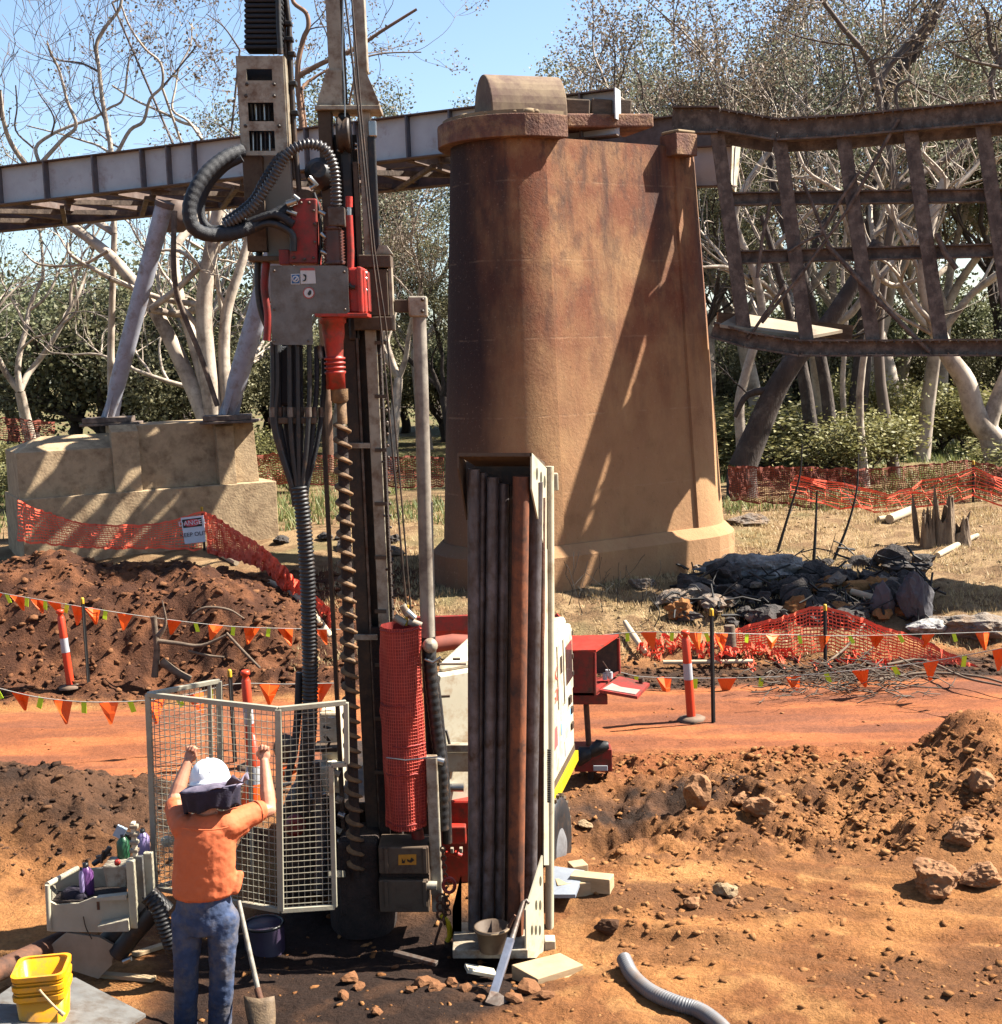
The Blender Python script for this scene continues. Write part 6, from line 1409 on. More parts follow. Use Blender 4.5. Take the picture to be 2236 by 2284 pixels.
# ------------------------------------------------------------ barrier meshes
def barrier(name, label, tops, bots, Ys, su, sv, m, r=.008, wob=.06, seed=1, grp=None):
    """sagging plastic net as crossing strands on a surface between a top and a bottom picture line"""
    r_ = np.random.default_rng(seed); T_ = spline([at(x, y, Y) for (x, y), Y in zip(tops, Ys)], 8); B_ = spline([at(x, y, Y + .02) for (x, y), Y in zip(bots, Ys)], 8)
    L = sum((T_[i + 1] - T_[i]).length for i in range(len(T_) - 1)); H = max((T_[i] - B_[i]).length for i in range(len(T_)))
    nu, nv = max(4, int(L / su)), max(3, int(H / sv)); ta = np.array([p[:] for p in T_]); ba = np.array([p[:] for p in B_]); ks = np.linspace(0, len(T_) - 1, nu + 1); xi = np.arange(len(T_))
    TT = np.stack([np.interp(ks, xi, ta[:, c]) for c in range(3)], 1); BB = np.stack([np.interp(ks, xi, ba[:, c]) for c in range(3)], 1)
    v = np.linspace(0, 1, nv + 1)[None, :, None]; G = TT[:, None] * (1 - v) + BB[:, None] * v
    uu, vv = np.meshgrid(ks, v.ravel() * 3, indexing='ij'); nn = (fbm(uu * .9, vv, 3, seed) - .5) * 2
    G[:, :, 1] += nn * wob * 2; G[:, :, 2] += (fbm(uu * 1.3 + 9, vv, 3, seed + 5) - .5) * wob * (1 - .0 * vv)
    mb = MB()
    def strip_(P_, wd):
        n = len(P_); vs = []; 
        for i in range(n): vs += [P_[i] - wd, P_[i] + wd]
        mb.add([tuple(q) for q in vs], [(2 * i, 2 * i + 1, 2 * i + 3, 2 * i + 2) for i in range(n - 1)])
    for i in range(nu + 1): strip_(G[i], np.array([r * .55, 0, 0]))
    for j in range(nv + 1): strip_(G[:, j], np.array([0, 0, r * (1.0 if 0 < j < nv else 2.2)]))
    o = mb.build(name, m); tag(o, label, 'barrier mesh', grp); return o
barrier('barrier_mesh', 'red barrier mesh strung along the foot of the plinth', [(40, 1118), (120, 1150), (200, 1170), (330, 1172), (456, 1142)], [(38, 1205), (130, 1215), (220, 1222), (330, 1222), (450, 1225)], [23, 23.2, 23.4, 23.4, 22.8], .055, .06, MT['meshred'], .008, .06, 1)
barrier('barrier_mesh', 'bright red barrier mesh draped down right of the keep out sign', [(458, 1142), (520, 1180), (590, 1225), (640, 1275), (690, 1320), (745, 1370)], [(464, 1232), (520, 1245), (585, 1268), (640, 1320), (680, 1350), (740, 1405)], [22.8, 22, 21, 20.5, 20, 19.5], .04, .04, MT['meshred'], .013, .08, 2)
barrier('barrier_mesh', 'dark red barrier mesh peaked over a picket below the burnt heap', [(1640, 1405), (1740, 1380), (1838, 1356), (1960, 1395), (2080, 1440), (2180, 1490), (2290, 1525)], [(1650, 1500), (1740, 1500), (1840, 1500), (1960, 1520), (2080, 1535), (2180, 1545), (2290, 1560)], [18.6, 18.5, 18.4, 18.2, 18, 17.8, 17.6], .05, .05, MT['meshred'], .010, .05, 3)
barrier('barrier_mesh', 'rumpled pinkish barrier mesh lying left of the dead stump behind the right bollard', [(1420, 1440), (1500, 1425), (1580, 1430), (1640, 1430)], [(1430, 1500), (1500, 1520), (1580, 1515), (1640, 1510)], [18.6, 18.7, 18.7, 18.6], .04, .04, MT['meshred'], .012, .2, 4)
barrier('barrier_mesh', 'long faded red-brown barrier mesh on the far flat right of the pier', [(1625, 1040), (1760, 1042), (1900, 1046), (2050, 1040), (2170, 1030), (2290, 1060)], [(1630, 1115), (1760, 1125), (1900, 1135), (2050, 1130), (2170, 1120), (2290, 1135)], [27.5] * 6, .045, .04, MT['meshred2'], .009, .10, 5)
barrier('barrier_mesh', 'collapsed bright strands of barrier mesh in front of the far faded one', [(1780, 1055), (1880, 1075), (1980, 1100), (2060, 1075), (2180, 1050), (2290, 1090)], [(1760, 1110), (1880, 1130), (1980, 1138), (2080, 1130), (2180, 1110), (2290, 1140)], [26.5] * 6, .3, .06, MT['meshred'], .008, .25, 6)
barrier('barrier_mesh', 'faded barrier mesh glimpsed behind the mast and the auger', [(560, 1015), (700, 1015), (850, 1018), (990, 1022)], [(570, 1075), (700, 1080), (850, 1085), (990, 1085)], [27.5] * 4, .05, .045, MT['meshred2'], .009, .1, 7)
barrier('barrier_mesh', 'rust-coloured barrier mesh beyond the left end of the plinth', [(-60, 930), (40, 935), (120, 945)], [(-60, 975), (40, 985), (120, 990)], [29] * 3, .05, .045, MT['meshred2'], .009, .1, 8)
barrier('barrier_mesh', 'crumpled bright barrier mesh heaped below the dark peaked mesh', [(1560, 1455), (1680, 1440), (1800, 1470), (1920, 1470), (2060, 1490), (2250, 1520)], [(1560, 1535), (1680, 1530), (1800, 1535), (1920, 1545), (2060, 1555), (2250, 1575)], [18.3, 18.3, 18.2, 18.1, 18, 17.8], .045, .045, MT['meshred'], .012, .30, 9)
# ------------------------------------------------------------ keep out sign
sg = thing('warning_sign', 'white danger keep out sign wired to a picket in front of the plinth', 'sign', at(432, 1212, 22.6))
sc_ = 100 / 1904.0; SP = lambda x, y, dy=0: at(380 + x * sc_, 1130 + y * sc_, 22.6 - dy)
def sq(name, pts, dy, m, th=.01): mb = MB(); mb.prism([SP(x, y, dy) for x, y in pts][::-1], (0, th, 0)); return mb.build(name, m, sg)
MT['signw'] = mat('sign_white', (.55, .52, .54), (.48, .45, .47), .5, bump=.02, kk=1)
sq('board', [(440, 480), (1405, 370), (1510, 1490), (620, 1590)], 0, MT['signw'])
sq('header', [(490, 560), (1320, 455), (1360, 820), (555, 915)], .004, MT['sblack'], .003)
sq('red_oval', [(490 + 415 + 360 * math.cos(t) * 1.0 + 20, 690 + 150 * math.sin(t) - 48 * math.cos(t) * .9) for t in [6.2832 * k / 24 for k in range(24)]], .008, mat('sign_red', (.55, .06, .07), (.48, .05, .06), .5, bump=0, kk=1), .003)
xd = SP(1360, 820) - SP(555, 915); xd.y = 0; yd = SP(440, 480) - SP(620, 1590); yd.y = 0; yd = (yd - xd * yd.dot(xd) / xd.length_squared)
text('lettering', 'DANGER', .115, SP(925, 690, .014), xd, yd, MT['signw'], sg)
text('lettering', 'KEEP OUT', .10, SP(985, 1180, .008), xd, yd, mat('sign_ink', (.06, .035, .05), None, .6, bump=0, kk=1), sg)
# ------------------------------------------------------------ red tool box on its stand
tb = thing('tool_box_stand', 'open red steel box on a post stand with its lid folded down', 'tool box', at(1312, 1770, 13.4))
Yt = 13.4
def Q(pts, ys): return [at(x, y, Y) for (x, y), Y in zip(pts, ys)]
f4 = Q([(1270, 1550), (1328, 1550), (1326, 1455), (1268, 1455)], [Yt] * 4); b4 = Q([(1320, 1520), (1382, 1500), (1378, 1426), (1300, 1432)], [Yt + .75, Yt + .6, Yt + .6, Yt + .75])
def qd(name, pts, th, m): mb = MB(); mb.prism(pts, th); return mb.build(name, m, tb)
qd('front_wall', [f4[0], f4[1], f4[2], f4[3]], (0, .02, 0), MT['redd'])
tl = at(1218, 1442, Yt + .55)
qd('roof', [at(1214, 1457, Yt), at(1330, 1455, Yt), at(1381, 1420, Yt + .6), at(1240, 1424, Yt + .6)], (0, 0, .025), MT['red'])
qd('floor', [f4[0], f4[1], b4[1], b4[0]], (0, 0, .02), MT['redd'])
qd('back_wall', [at(1290, 1506, Yt + .6), at(1382, 1500, Yt + .6), at(1380, 1424, Yt + .6), at(1290, 1430, Yt + .6)], (0, .02, 0), MT['dark'])
for a, b in (((1328, 1552, 0), (1327, 1456, 0)), ((1382, 1502, .6), (1380, 1424, .6))): PT('frame_edge', [a[:2], b[:2]], 1, .016, MT['redd'], tb, 6, ys=[Yt + a[2], Yt + b[2]])
qd('folded_lid', [at(1338, 1545, Yt - .05), at(1422, 1560, Yt - .1), at(1450, 1530, Yt + .45), at(1382, 1514, Yt + .55)], (0, 0, .03), MT['redd'])
qd('lid_lining', [at(1345, 1538, Yt - .02), at(1418, 1550, Yt - .05), at(1442, 1528, Yt + .42), at(1384, 1514, Yt + .5)], (0, 0, .008), mat('scratched_lining', (.5, .42, .36), (.35, .28, .24), .5))
PT('lid_stay', [(1345, 1475), (1362, 1500)], 1, .006, MT['steel'], tb, 5, ys=[Yt + .1, Yt + .3]); PT('lid_stay', [(1375, 1517), (1395, 1542)], 1, .006, MT['steel'], tb, 5, ys=[Yt + .4, Yt + .2]); PT('lid_clip', [(1430, 1512), (1432, 1522)], Yt + .4, .03, MT['steel'], tb, 8)
for x, y in ((1350, 1508), (1356, 1500), (1362, 1505)): PT('stored_bottle', [(x, y + 8), (x, y - 6)], Yt + .3, .025, MT['refl'], tb, 8)
PB('under_frame', 1278, 1356, 1551, 1572, Yt + .05, .3, MT['redd'], tb)
PT('post', [(1308, 1572), (1322, 1785)], Yt + .2, .03, MT['rust'], tb, 8)
PB('lower_tray', 1282, 1366, 1672, 1722, Yt + .05, .3, MT['redd'], tb); 
mb = MB()
for a, b, r_ in (((1285, 1700), (1322, 1675), .09), ((1318, 1680), (1358, 1662), .08)): mb.tube([at(*a, Yt), at((a[0] + b[0]) / 2, (a[1] + b[1]) / 2 - 6, Yt), at(*b, Yt)], [r_ * .7, r_, r_ * .5], 9)
o = mb.build('cloth_bundle', MT['black']); tag(o, 'black cloth bundle lying on the lower red tray of the tool box stand', 'cloth')
PB('tray_label', 1324, 1356, 1708, 1720, Yt + .02, .01, MT['refl'], tb)
# red bin edge and reddish roll behind the guard
rb = thing('red_skip', 'red steel bin edge showing behind the drill rods', 'bin', at(1000, 1412, 18.4)); mb = MB(); mb.beam(at(930, 1392, 18.4), at(1100, 1386, 18.6), .1, .2); mb.build('rim', MT['redd'], rb); mb = MB(); mb.beam(at(930, 1420, 18.55), at(1100, 1412, 18.75), .1, .25); mb.build('side', MT['red'], rb)
mb = MB(); mb.tube([at(960, 1440, 17.6), at(1010, 1432, 17.7), at(1045, 1434, 17.8)], .11, 12); tag(mb.build('mesh_roll', MT['meshred2']), 'rolled up reddish mesh lying just above the cream engine housing', 'mesh roll')
mb = MB(); mb.tube([at(1228, 1395, 19), at(1245, 1380, 19), at(1250, 1375, 19)], .07, 10); tag(mb.build('red_drum', MT['red']), 'small red drum on the bank right of the rack', 'drum')
# ------------------------------------------------------------ tool tray at the left
YT = 9.3
tt = thing('tool_tray', 'tan steel tray on a bracket full of tools and bottles, left of the worker', 'tool tray', at(230, 2080, YT))
def TP(cx, cy, dy=0): return at(cx * .3151, 1700 + cy * .3151, YT + dy)      # positions measured on an enlargement
def plate(name, pts, th, m, parent=tt, bev=0): mb = MB(); mb.prism([TP(*p) for p in pts], th); return mb.build(name, m, parent, bev=bev)
TN = mat('tray_tan_paint', (.66, .60, .46), (.52, .46, .34), .5, scale=4, dirt=(.4, .3, .2), dirt_amt=.15)
plate('front_panel', [(345, 985), (400, 1012), (560, 1000), (660, 960), (930, 955), (930, 1190), (680, 1205), (350, 1200)], (0, .02, 0), TN)
plate('rear_panel', [(380, 870, .45), (560, 760, .45), (900, 740, .45), (900, 900, .45), (400, 960, .45)], (0, .02, 0), TN)
plate('tray_floor', [(350, 1010, .02), (900, 975, .02), (900, 880, .45), (400, 930, .45)], (0, 0, .015), MT['mud'])
plate('left_side', [(335, 865, 0), (348, 1000, 0), (405, 960, .4), (385, 875, .4)], (.01, 0, 0), TN)
PT('side_rail', [(335 * .3151, 1700 + 870 * .3151), (545 * .3151, 1700 + 755 * .3151)], 1, .022, TN, tt, 8, ys=[YT, YT + .4]); PT('side_rail', [(335 * .3151, 1700 + 870 * .3151), (350 * .3151, 1700 + 1190 * .3151)], 1, .018, TN, tt, 8, ys=[YT - .01, YT - .01])
PB('latch_slot', 216, 222, 2012, 2030, YT - .004, .01, MT['rust'], tt, 0)
plate('front_ledge', [(680, 965, -.06), (895, 940, -.06), (895, 975, -.06), (690, 985, -.06)], (0, .06, 0), TN); plate('lower_ledge', [(690, 1165, -.1), (900, 1120, -.1), (910, 1200, -.1), (700, 1205, -.1)], (0, .10, 0), TN)
PB('post', 285, 303, 1922, 2072, YT - .05, .07, MT['rack'], tt, .006); PB('post_panel', 303, 322, 1912, 2080, YT + .0, .04, MT['grey'], tt, 0); PB('post', 322, 342, 1904, 2010, YT + .05, .05, MT['rack'], tt, .006)
PB('vertical_pipe', 293, 302, 1836, 1912, YT + .0, .05, MT['white'], tt, .006)
for k in range(4): PB('pipe_collar', 288, 307, 1842 + k * 18, 1850 + k * 18, YT - .01, .06, MT['tan'], tt, .006)
plate('chute', [(345, 1310), (470, 1210), (700, 1240), (810, 1300), (790, 1440), (695, 1535), (520, 1480), (350, 1440)], (0, .03, 0), mat('dusty_brown_sheet', (.52, .42, .30), (.40, .31, .21), .7))
PT('crack_line', [(186, 2045), (192, 2070), (205, 2095)], YT - .02, .004, MT['dark'], tt, 5, 4)
PT('arm', [(262, 2130), (300, 2080), (345, 2030)], YT + .02, .07, MT['black'], tt, 10); PT('arm', [(240, 2110), (290, 2060), (350, 2000)], YT + .15, .10, MT['dark'], tt, 10)
PT('arm_knuckle', [(330, 1995), (370, 2035)], YT + .05, .075, MT['black'], tt, 12); PT('knuckle_clip', [(275, 2145), (292, 2138)], YT - .02, .02, MT['chrome'], tt, 8)
mb = MB(); rib(mb, [at(330, 1998, YT - .1), at(352, 2025, YT - .12), at(368, 2070, YT - .12), at(385, 2115, YT - .1), at(400, 2140, YT)], .052, .03, .006); mb.build('corrugated_hose', MT['black'], tt)
for k in range(5): PT('cable', [(318 + k * 7, 2000 + k * 3), (330 + k * 8, 2030 + k * 3)], YT - .12, .008, MT['steel'] if k % 2 else MT['black'], tt, 6)
# things in the tray
def bottle(px0, px1, py0, py1, Y, m, name, label, cat, cap=None):
    g = thing(name, label, cat, at((px0 + px1) / 2, py1, Y)); c = at((px0 + px1) / 2, py1, Y); h = (at((px0 + px1) / 2, py0, Y) - c).length; r = (px1 - px0) / 2 / FPX * Y
    mb = MB(); mb.lathe(c, [(r * .9, 0), (r, .02), (r, h * .68), (r * .5, h * .85), (r * .38, h * .88)], 16); mb.build('body', m, g); mb = MB(); mb.lathe(c, [(r * .42, h * .88), (r * .42, h), (0, h)], 12); mb.build('cap', cap or MT['sblack'], g)
MT['purple'] = mat('purple_plastic', (.22, .08, .28), (.16, .06, .22), .35, bump=0); MT['lilac'] = mat('lilac_plastic', (.42, .34, .6), (.34, .26, .52), .4, bump=0); MT['greenp'] = mat('green_plastic', (.03, .14, .06), (.02, .09, .04), .4, bump=0)
bottle(179, 212, 1925, 1995, YT + .2, MT['purple'], 'purple_bottle', 'purple plastic bottle lying in the front of the tool tray', 'bottle')
bottle(178, 190, 1935, 1990, YT + .1, MT['lilac'], 'lilac_bottle', 'slim lilac bottle beside the purple one in the tray', 'bottle')
bottle(307, 336, 1850, 1905, YT + .35, MT['lilac'], 'lilac_jug', 'lilac jug standing behind the tray post', 'jug')
bottle(262, 292, 1860, 1915, YT + .3, MT['greenp'], 'green_bottle', 'dark green bottle standing at the back of the tray', 'bottle')
bt = MB(); q = quad(236, 280, 1932, 1980, YT + .12); bt.hexa([q[0], q[1], q[1] + Vector((0, .2, 0)), q[0] + Vector((0, .2, 0))], [q[3] - Vector((.02, 0, 0)), q[2] + Vector((.02, 0, 0)), q[2] + Vector((.02, .2, 0)), q[3] + Vector((-.02, .2, 0))]); tag(bt.build('tub', MT['tan'], bev=.01), 'tan plastic tub at the back of the tool tray', 'tub')
mb = MB(); mb.box(at(268, 1856, YT + .3), (.075, .03, .085), mat=Matrix.Rotation(.5, 3, 'Y')); tag(mb.build('blue_box', mat('pale_blue_card', (.5, .62, .75), (.4, .52, .66), .5)), 'pale blue packet tilted above the green bottle', 'packet')
mb = MB(); mb.box(at(285, 1872, YT + .34), (.09, .05, .09), mat=Matrix.Rotation(.4, 3, 'Y')); tag(mb.build('black_case', MT['sblack'], bev=.005), 'black case leaning behind the blue packet', 'case')
mb = MB(); mb.ball(at(262, 1924, YT + .1), .025, 8, 6); tag(mb.build('red_cap', MT['red']), 'small bright red cap on the tan tub', 'tin')  # red cap modelled as a small ball
dr = thing('hand_tool', 'black hand tool with a pale grip lying in the tray behind the bottles', 'hand tool', at(225, 1925, YT + .3)); PT('grip', [(208, 1928), (232, 1912), (245, 1890)], YT + .3, .02, MT['black'], dr, 8); PT('head', [(215, 1912), (248, 1905)], YT + .3, .014, MT['steel'], dr, 8); PT('jaw', [(226, 1925), (231, 1898)], YT + .28, .012, MT['dark'], dr, 6)
mb = MB(); mb.ball(at(165, 1998, YT + .15), .09, 12, 8, (1.1, .8, .8)); mb.ball(at(182, 2005, YT + .1), .05, 10, 6); tag(mb.build('dark_rag', mat('navy_rag', (.04, .03, .05), (.02, .015, .03), .9, bump=.8, scale=14)), 'dark rag bunched in the left end of the tray', 'rag')
mb = MB(); mb.ball(at(372, 1877, YT + .7), .05, 12, 8, (1, .8, .9)); tag(mb.build('white_cup', MT['white']), 'white cup glimpsed through the left of the cage wire', 'cup')
dm = thing('plastic_drum', 'dark purple-black drum standing in the shade under the guard cage', 'drum', at(595, 2195, 10.0)); c = at(596, 2192, 10.0); mb = MB(); mb.lathe(c, [(.15, 0), (.155, .02), (.155, .22), (.16, .23), (.16, .25), (.155, .26), (.155, .46), (.15, .48), (0, .48)], 24); mb.build('body', mat('dark_purple_plastic', (.05, .03, .07), (.03, .02, .045), .5), dm); mb = MB(); torus(mb, c + Vector((0, 0, .48)), .15, .012, Vector((0, 0, 1)), 24, 6); mb.build('rim', MT['sblack'], dm)
# ------------------------------------------------------------ pipe, sheet, offcuts
pp = thing('casing_pipe', 'rusty brown casing pipe lying on the ground behind the yellow buckets', 'pipe', on(60, 2150)); a = at(150, 2094, 9.6); b = at(-90, 2205, 8.4)
mb = MB(); mb.tube([b, a], [.075, .075], 20); mb.build('tube', MT['rust'], pp); mb = MB(); mb.tube([a, a + (a - b).normalized() * .02], [.06, .06], 20); mb.build('bore', MT['black0'], pp)
st = MB(); q = [at(-60, 2260, 7.6), at(40, 2190, 8.2), at(160, 2176, 8.4), at(325, 2262, 7.9), at(220, 2330, 7.3), at(-60, 2400, 6.9)]
st.prism(q, (0, 0, -.02)); tag(st.build('steel_sheet', MT['grey']), 'dull grey sheet lying under and beside the yellow buckets', 'steel sheet')
for a, b, lab in (((300, 2135), (372, 2112), 'pale timber offcut lying left of the worker legs, upper one'), ((225, 2180), (345, 2190), 'pale timber batten across the ground below the chute'), ((205, 2284), (285, 2262), 'pale batten at the bottom of the picture right of the buckets')):
    A, B = on(*a), on(*b); mb = MB(); mb.beam(A + Vector((0, 0, .02)), B + Vector((0, 0, .02)), .06, .03); tag(mb.build('timber_batten', MT['timber'], bev=.004), lab, 'batten')
# ------------------------------------------------------------ nested yellow buckets
Yb = 7.55
def ring(c, hw, n=6, cr=.35):
    pts = []
    for sx, sy, a0 in ((1, 1, 0), (-1, 1, 90), (-1, -1, 180), (1, -1, 270)):
        for k in range(n + 1):
            a = R(a0 + 90 * k / n); pts.append(c + Vector((sx * hw * (1 - cr) + math.cos(a) * hw * cr, sy * hw * (1 - cr) + math.sin(a) * hw * cr, 0)))
    return pts
b0 = at(88, 2300, Yb); topz = at(85, 2176, Yb).z; cx_, cy_ = at(76, 2180, Yb).x, Yb + .13
rot = Matrix.Rotation(R(8), 3, 'Z')
MT['bucket'] = mat('yellow_bucket', (.80, .37, .004), (.66, .28, .004), .4, scale=3, bump=.04, dirt=(.38, .2, .06), dirt_amt=.3, dscale=9, kk=.66)
for i in range(3):
    zt_ = topz - .062 * i; g = thing('yellow_bucket', ['topmost square yellow bucket of the nested stack', 'middle yellow bucket of the nested stack, its rim showing', 'lowest yellow bucket of the nested stack, with mud streaks and a handle'][i], 'bucket', (cx_, cy_, zt_ - .36), 'nested square yellow buckets')
    c = Vector((cx_, cy_, 0)); 
    def rg_(hw, z): return [c + rot @ (p - c) + Vector((0, 0, z)) for p in ring(c, hw)]
    W0 = .148 - i * .0005
    mb = MB(); loft(mb, [rg_(.118, zt_ - .36), rg_(W0 - .006, zt_ - .012), rg_(W0 - .012, zt_ - .012), rg_(.112, zt_ - .34)], cap=False, smooth=True); mb.add(rg_(.112, zt_ - .34), [tuple(range(28))]); mb.build('body', MT['bucket'], g)
    mb = MB(); loft(mb, [rg_(W0 - .004, zt_ - .03), rg_(W0 + .006, zt_ - .03), rg_(W0 + .008, zt_), rg_(W0 - .012, zt_), rg_(W0 - .012, zt_ - .012)], cap=False); mb.build('rim', MT['bucket'], g)
    if i < 2: mb = MB(); loft(mb, [rg_(W0 - .004, zt_ - .05), rg_(W0 + .001, zt_ - .05), rg_(W0 + .001, zt_ - .042), rg_(W0 - .004, zt_ - .042)], cap=False); mb.build('rim_rib', MT['bucket'], g)
    if i == 2:
        PT('handle', [(88, 2208), (96, 2218), (122, 2246), (140, 2262)], 1, .007, MT['timber'], g, 7, 4, ys=[7.52, 7.52, 7.5, 7.55])
        mb = MB(); mb.lathe(at(137, 2260, 7.54), [(.012, -.02), (.014, .02)], 8, Vector((1, 0, -.9))); mb.build('handle_grip', MT['timber'], g)
# ------------------------------------------------------------ shovel
sh = thing('shovel', 'long-handled shovel with muddy blade standing beside the worker', 'shovel', at(570, 2270, 8.6))
PT('handle', [(532, 2010), (556, 2120), (582, 2235)], 1, .018, mat('grey_handle', (.42, .40, .34), (.26, .22, .17), .5, scale=20), sh, 10, ys=[8.9, 8.75, 8.6])
mb = MB(); Yq = 8.58; grid = []
for j in range(7):
    v = j / 6
    for i in range(7):
        u = i / 6 * 2 - 1; hw = 34 * (1 - .25 * v ** 3); x = 578 + u * hw + v * 8; y = 2228 + v * 78 + abs(u) * (-6 + 0 * v); grid.append(at(x, y, Yq - .10 * v + .03 * u * u - .03))
mb.add(grid, [(j * 7 + i, j * 7 + i + 1, (j + 1) * 7 + i + 1, (j + 1) * 7 + i) for j in range(6) for i in range(6)], True); o = mb.build('blade', mat('muddy_blade', (.30, .20, .11), (.13, .085, .05), .7, bump=.4, scale=16), sh); m_ = o.modifiers.new('s', 'SOLIDIFY'); m_.thickness = .004
PT('socket', [(574, 2205), (584, 2240)], 1, .024, MT['rust'], sh, 10, ys=[8.63, 8.57])
# grey corrugated pipe bottom right
gp_ = thing('flexible_pipe', 'grey flexible pipe curving over the sand at the bottom right', 'pipe', on(1400, 2170))
q = [on(x, y) + Vector((0, 0, .045)) for x, y in ((1392, 2160), (1412, 2190), (1452, 2226), (1510, 2252), (1560, 2268), (1605, 2300), (1640, 2340))]
q[0].z += .03
mb = MB(); rib(mb, q, .052, .02, .0025, 14, 10); mb.build('hose', mat('grey_pipe', (.24, .24, .25), (.16, .16, .17), .5, scale=6, dirt=(.2, .12, .07), dirt_amt=.2), gp_); d = (q[0] - q[1]).normalized(); mb = MB(); mb.tube([q[0] - d * .01, q[0] + d * .006], .044, 14); mb.build('bore', MT['black0'], gp_)
# ------------------------------------------------------------ rocks, concrete rubble, logs, stump
from mathutils import noise as mn
def rock(px, py, w_, h_, d_, m, name, label, cat='rock', seed=1, rz=0, sub=3, rough=.35, sink=.2, grp=None, Y=None):
    p = on(px, py) if Y is None else at(px, py, Y); bm = bmesh.new(); bmesh.ops.create_icosphere(bm, subdivisions=sub + (1 if w_ > .3 else 0), radius=1); r_ = random.Random(seed)
    pl_ = [(Vector((r_.gauss(0, 1), r_.gauss(0, 1), r_.gauss(0, 1))).normalized(), r_.uniform(.5, .82)) for _ in range(11)]
    so = Vector((seed * 3.1, seed, 0))
    for v in bm.verts:
        c = v.co.normalized(); k = 1
        for n, dd in pl_:
            t = c.dot(n)
            if t > 0: k = min(k, dd / t)
        k *= 1 + (.10 + .22 * rough) * mn.noise(c * 2.2 + so) + (.06 + .14 * rough) * mn.noise(c * 5 + so) + (.04 + .08 * rough) * mn.noise(c * 11 + so) + (.03 + .05 * rough) * mn.noise(c * 23 + so)
        v.co = Vector((c.x * w_ / 2, c.y * d_ / 2, c.z * h_ / 2)) * k * 1.2
    me = bpy.data.meshes.new(name); bm.to_mesh(me); bm.free(); me.transform(Matrix.Rotation(rz, 4, 'Z')); me.transform(Matrix.Translation(p + Vector((0, 0, h_ / 2 * (1 - sink * 2)))))
    o = link(name, me, m); tag(o, label, cat, grp); return o
DR = mat('brown_boulder', (.48, .235, .10), (.28, .13, .055), .95, scale=4, bump=.9, bdist=.03)  # orange-brown earth tone varied by noise
rock(1557, 1800, .30, .36, .3, DR, 'boulder', 'tall brown clod boulder on the crest of the dug heap', 'boulder', 2, .3)
rock(1700, 1815, .28, .2, .25, DR, 'boulder', 'broad brown clod right of the tall boulder', 'boulder', 3); rock(1652, 1795, .2, .15, .2, DR, 'boulder', 'smaller brown clod between the two boulders', 'boulder', 4)
rock(2095, 1985, .42, .30, .4, DR, 'boulder', 'large layered brown boulder at the right side of the heap', 'boulder', 5, .2, sink=.15); rock(2195, 1975, .34, .22, .3, DR, 'boulder', 'brown boulder cut by the right picture edge', 'boulder', 6)
rock(2155, 1870, .35, .2, .3, DR, 'boulder', 'pale-topped clod above the large layered boulder', 'boulder', 7); rock(1620, 2000, .2, .16, .16, MT['clodpale'], 'rock', 'pale pointed rock at the foot of the heap', 'rock', 8); rock(1643, 2018, .14, .08, .1, DR, 'rock', 'flat brown rock just below the pale pointed one', 'rock', 9); rock(1546, 2020, .16, .09, .12, DR, 'rock', 'flat reddish rock left of the pale pointed one', 'rock', 10)
rock(1355, 2075, .22, .12, .16, MT['cloddark'], 'clod', 'dark clod on the sand right of the rod rack', 'clod', 11); rock(1305, 1845, .16, .08, .12, MT['clodpale'], 'rock', 'pale flat stone right of the yellow sill', 'rock', 12)
rock(2190, 1760, .3, .25, .3, DR, 'boulder', 'earth lump at the right edge just under the road', 'boulder', 13, sink=.3)
BK = mat('burnt_black', (.045, .036, .032), (.014, .012, .011), .9, scale=6, bump=.8, bdist=.03, kk=1)
CG = MT['concgrey']
rock(2045, 1385, .5, .85, .4, mat('slab_grey', (.12, .115, .125), (.075, .07, .08), .9, scale=5, bump=.4), 'concrete_slab', 'dark grey pointed concrete slab standing at the right of the burnt heap', 'slab', 14, .1, 3, .2, .12)
rock(1975, 1375, .34, .6, .25, mat('slab_grey_small', (.15, .14, .15), (.10, .09, .10), .9, scale=5, bump=.4), 'concrete_slab', 'smaller narrow slab leaning left of the big pointed slab', 'slab', 15, .1, 2, .2)
rock(1680, 1300, 1.4, .5, .5, mat('pale_broken_concrete', (.55, .52, .48), (.14, .13, .13), .95, scale=5, bump=.8, bdist=.04), 'concrete_lump', 'long pale broken concrete lump on top of the burnt heap', 'concrete', 16, -.25, 3, .9, .1)
rock(1505, 1345, .6, .25, .35, CG, 'concrete_lump', 'grey concrete piece left of the burnt heap near the pier', 'concrete', 17, .5); rock(1430, 1310, .4, .2, .3, CG, 'concrete_lump', 'grey slab piece touching the foot of the pier', 'concrete', 18, .2)
rock(2190, 1415, .9, .38, .6, CG, 'concrete_lump', 'broad grey concrete block at the right edge behind the bunting', 'concrete', 19, .1, 3, .3); rock(2120, 1400, .7, .25, .4, CG, 'concrete_lump', 'grey concrete block left of the broad one', 'concrete', 20)
rock(2060, 1410, .55, .25, .35, mat('mottled_white_rock', (.7, .68, .64), (.08, .08, .08), .95, scale=9, bump=.8), 'rock', 'white and black mottled rubble below the pointed slab', 'rubble', 21); rock(1900, 1370, .45, .22, .3, mat('mottled_rubble', (.5, .47, .42), (.08, .08, .08), .95, scale=9, bump=.8), 'rock', 'mottled rubble below the middle of the burnt heap', 'rubble', 22)
rock(1668, 1170, .9, .25, .5, CG, 'rock', 'flat dark rock right of the pier footing', 'rock', 23)
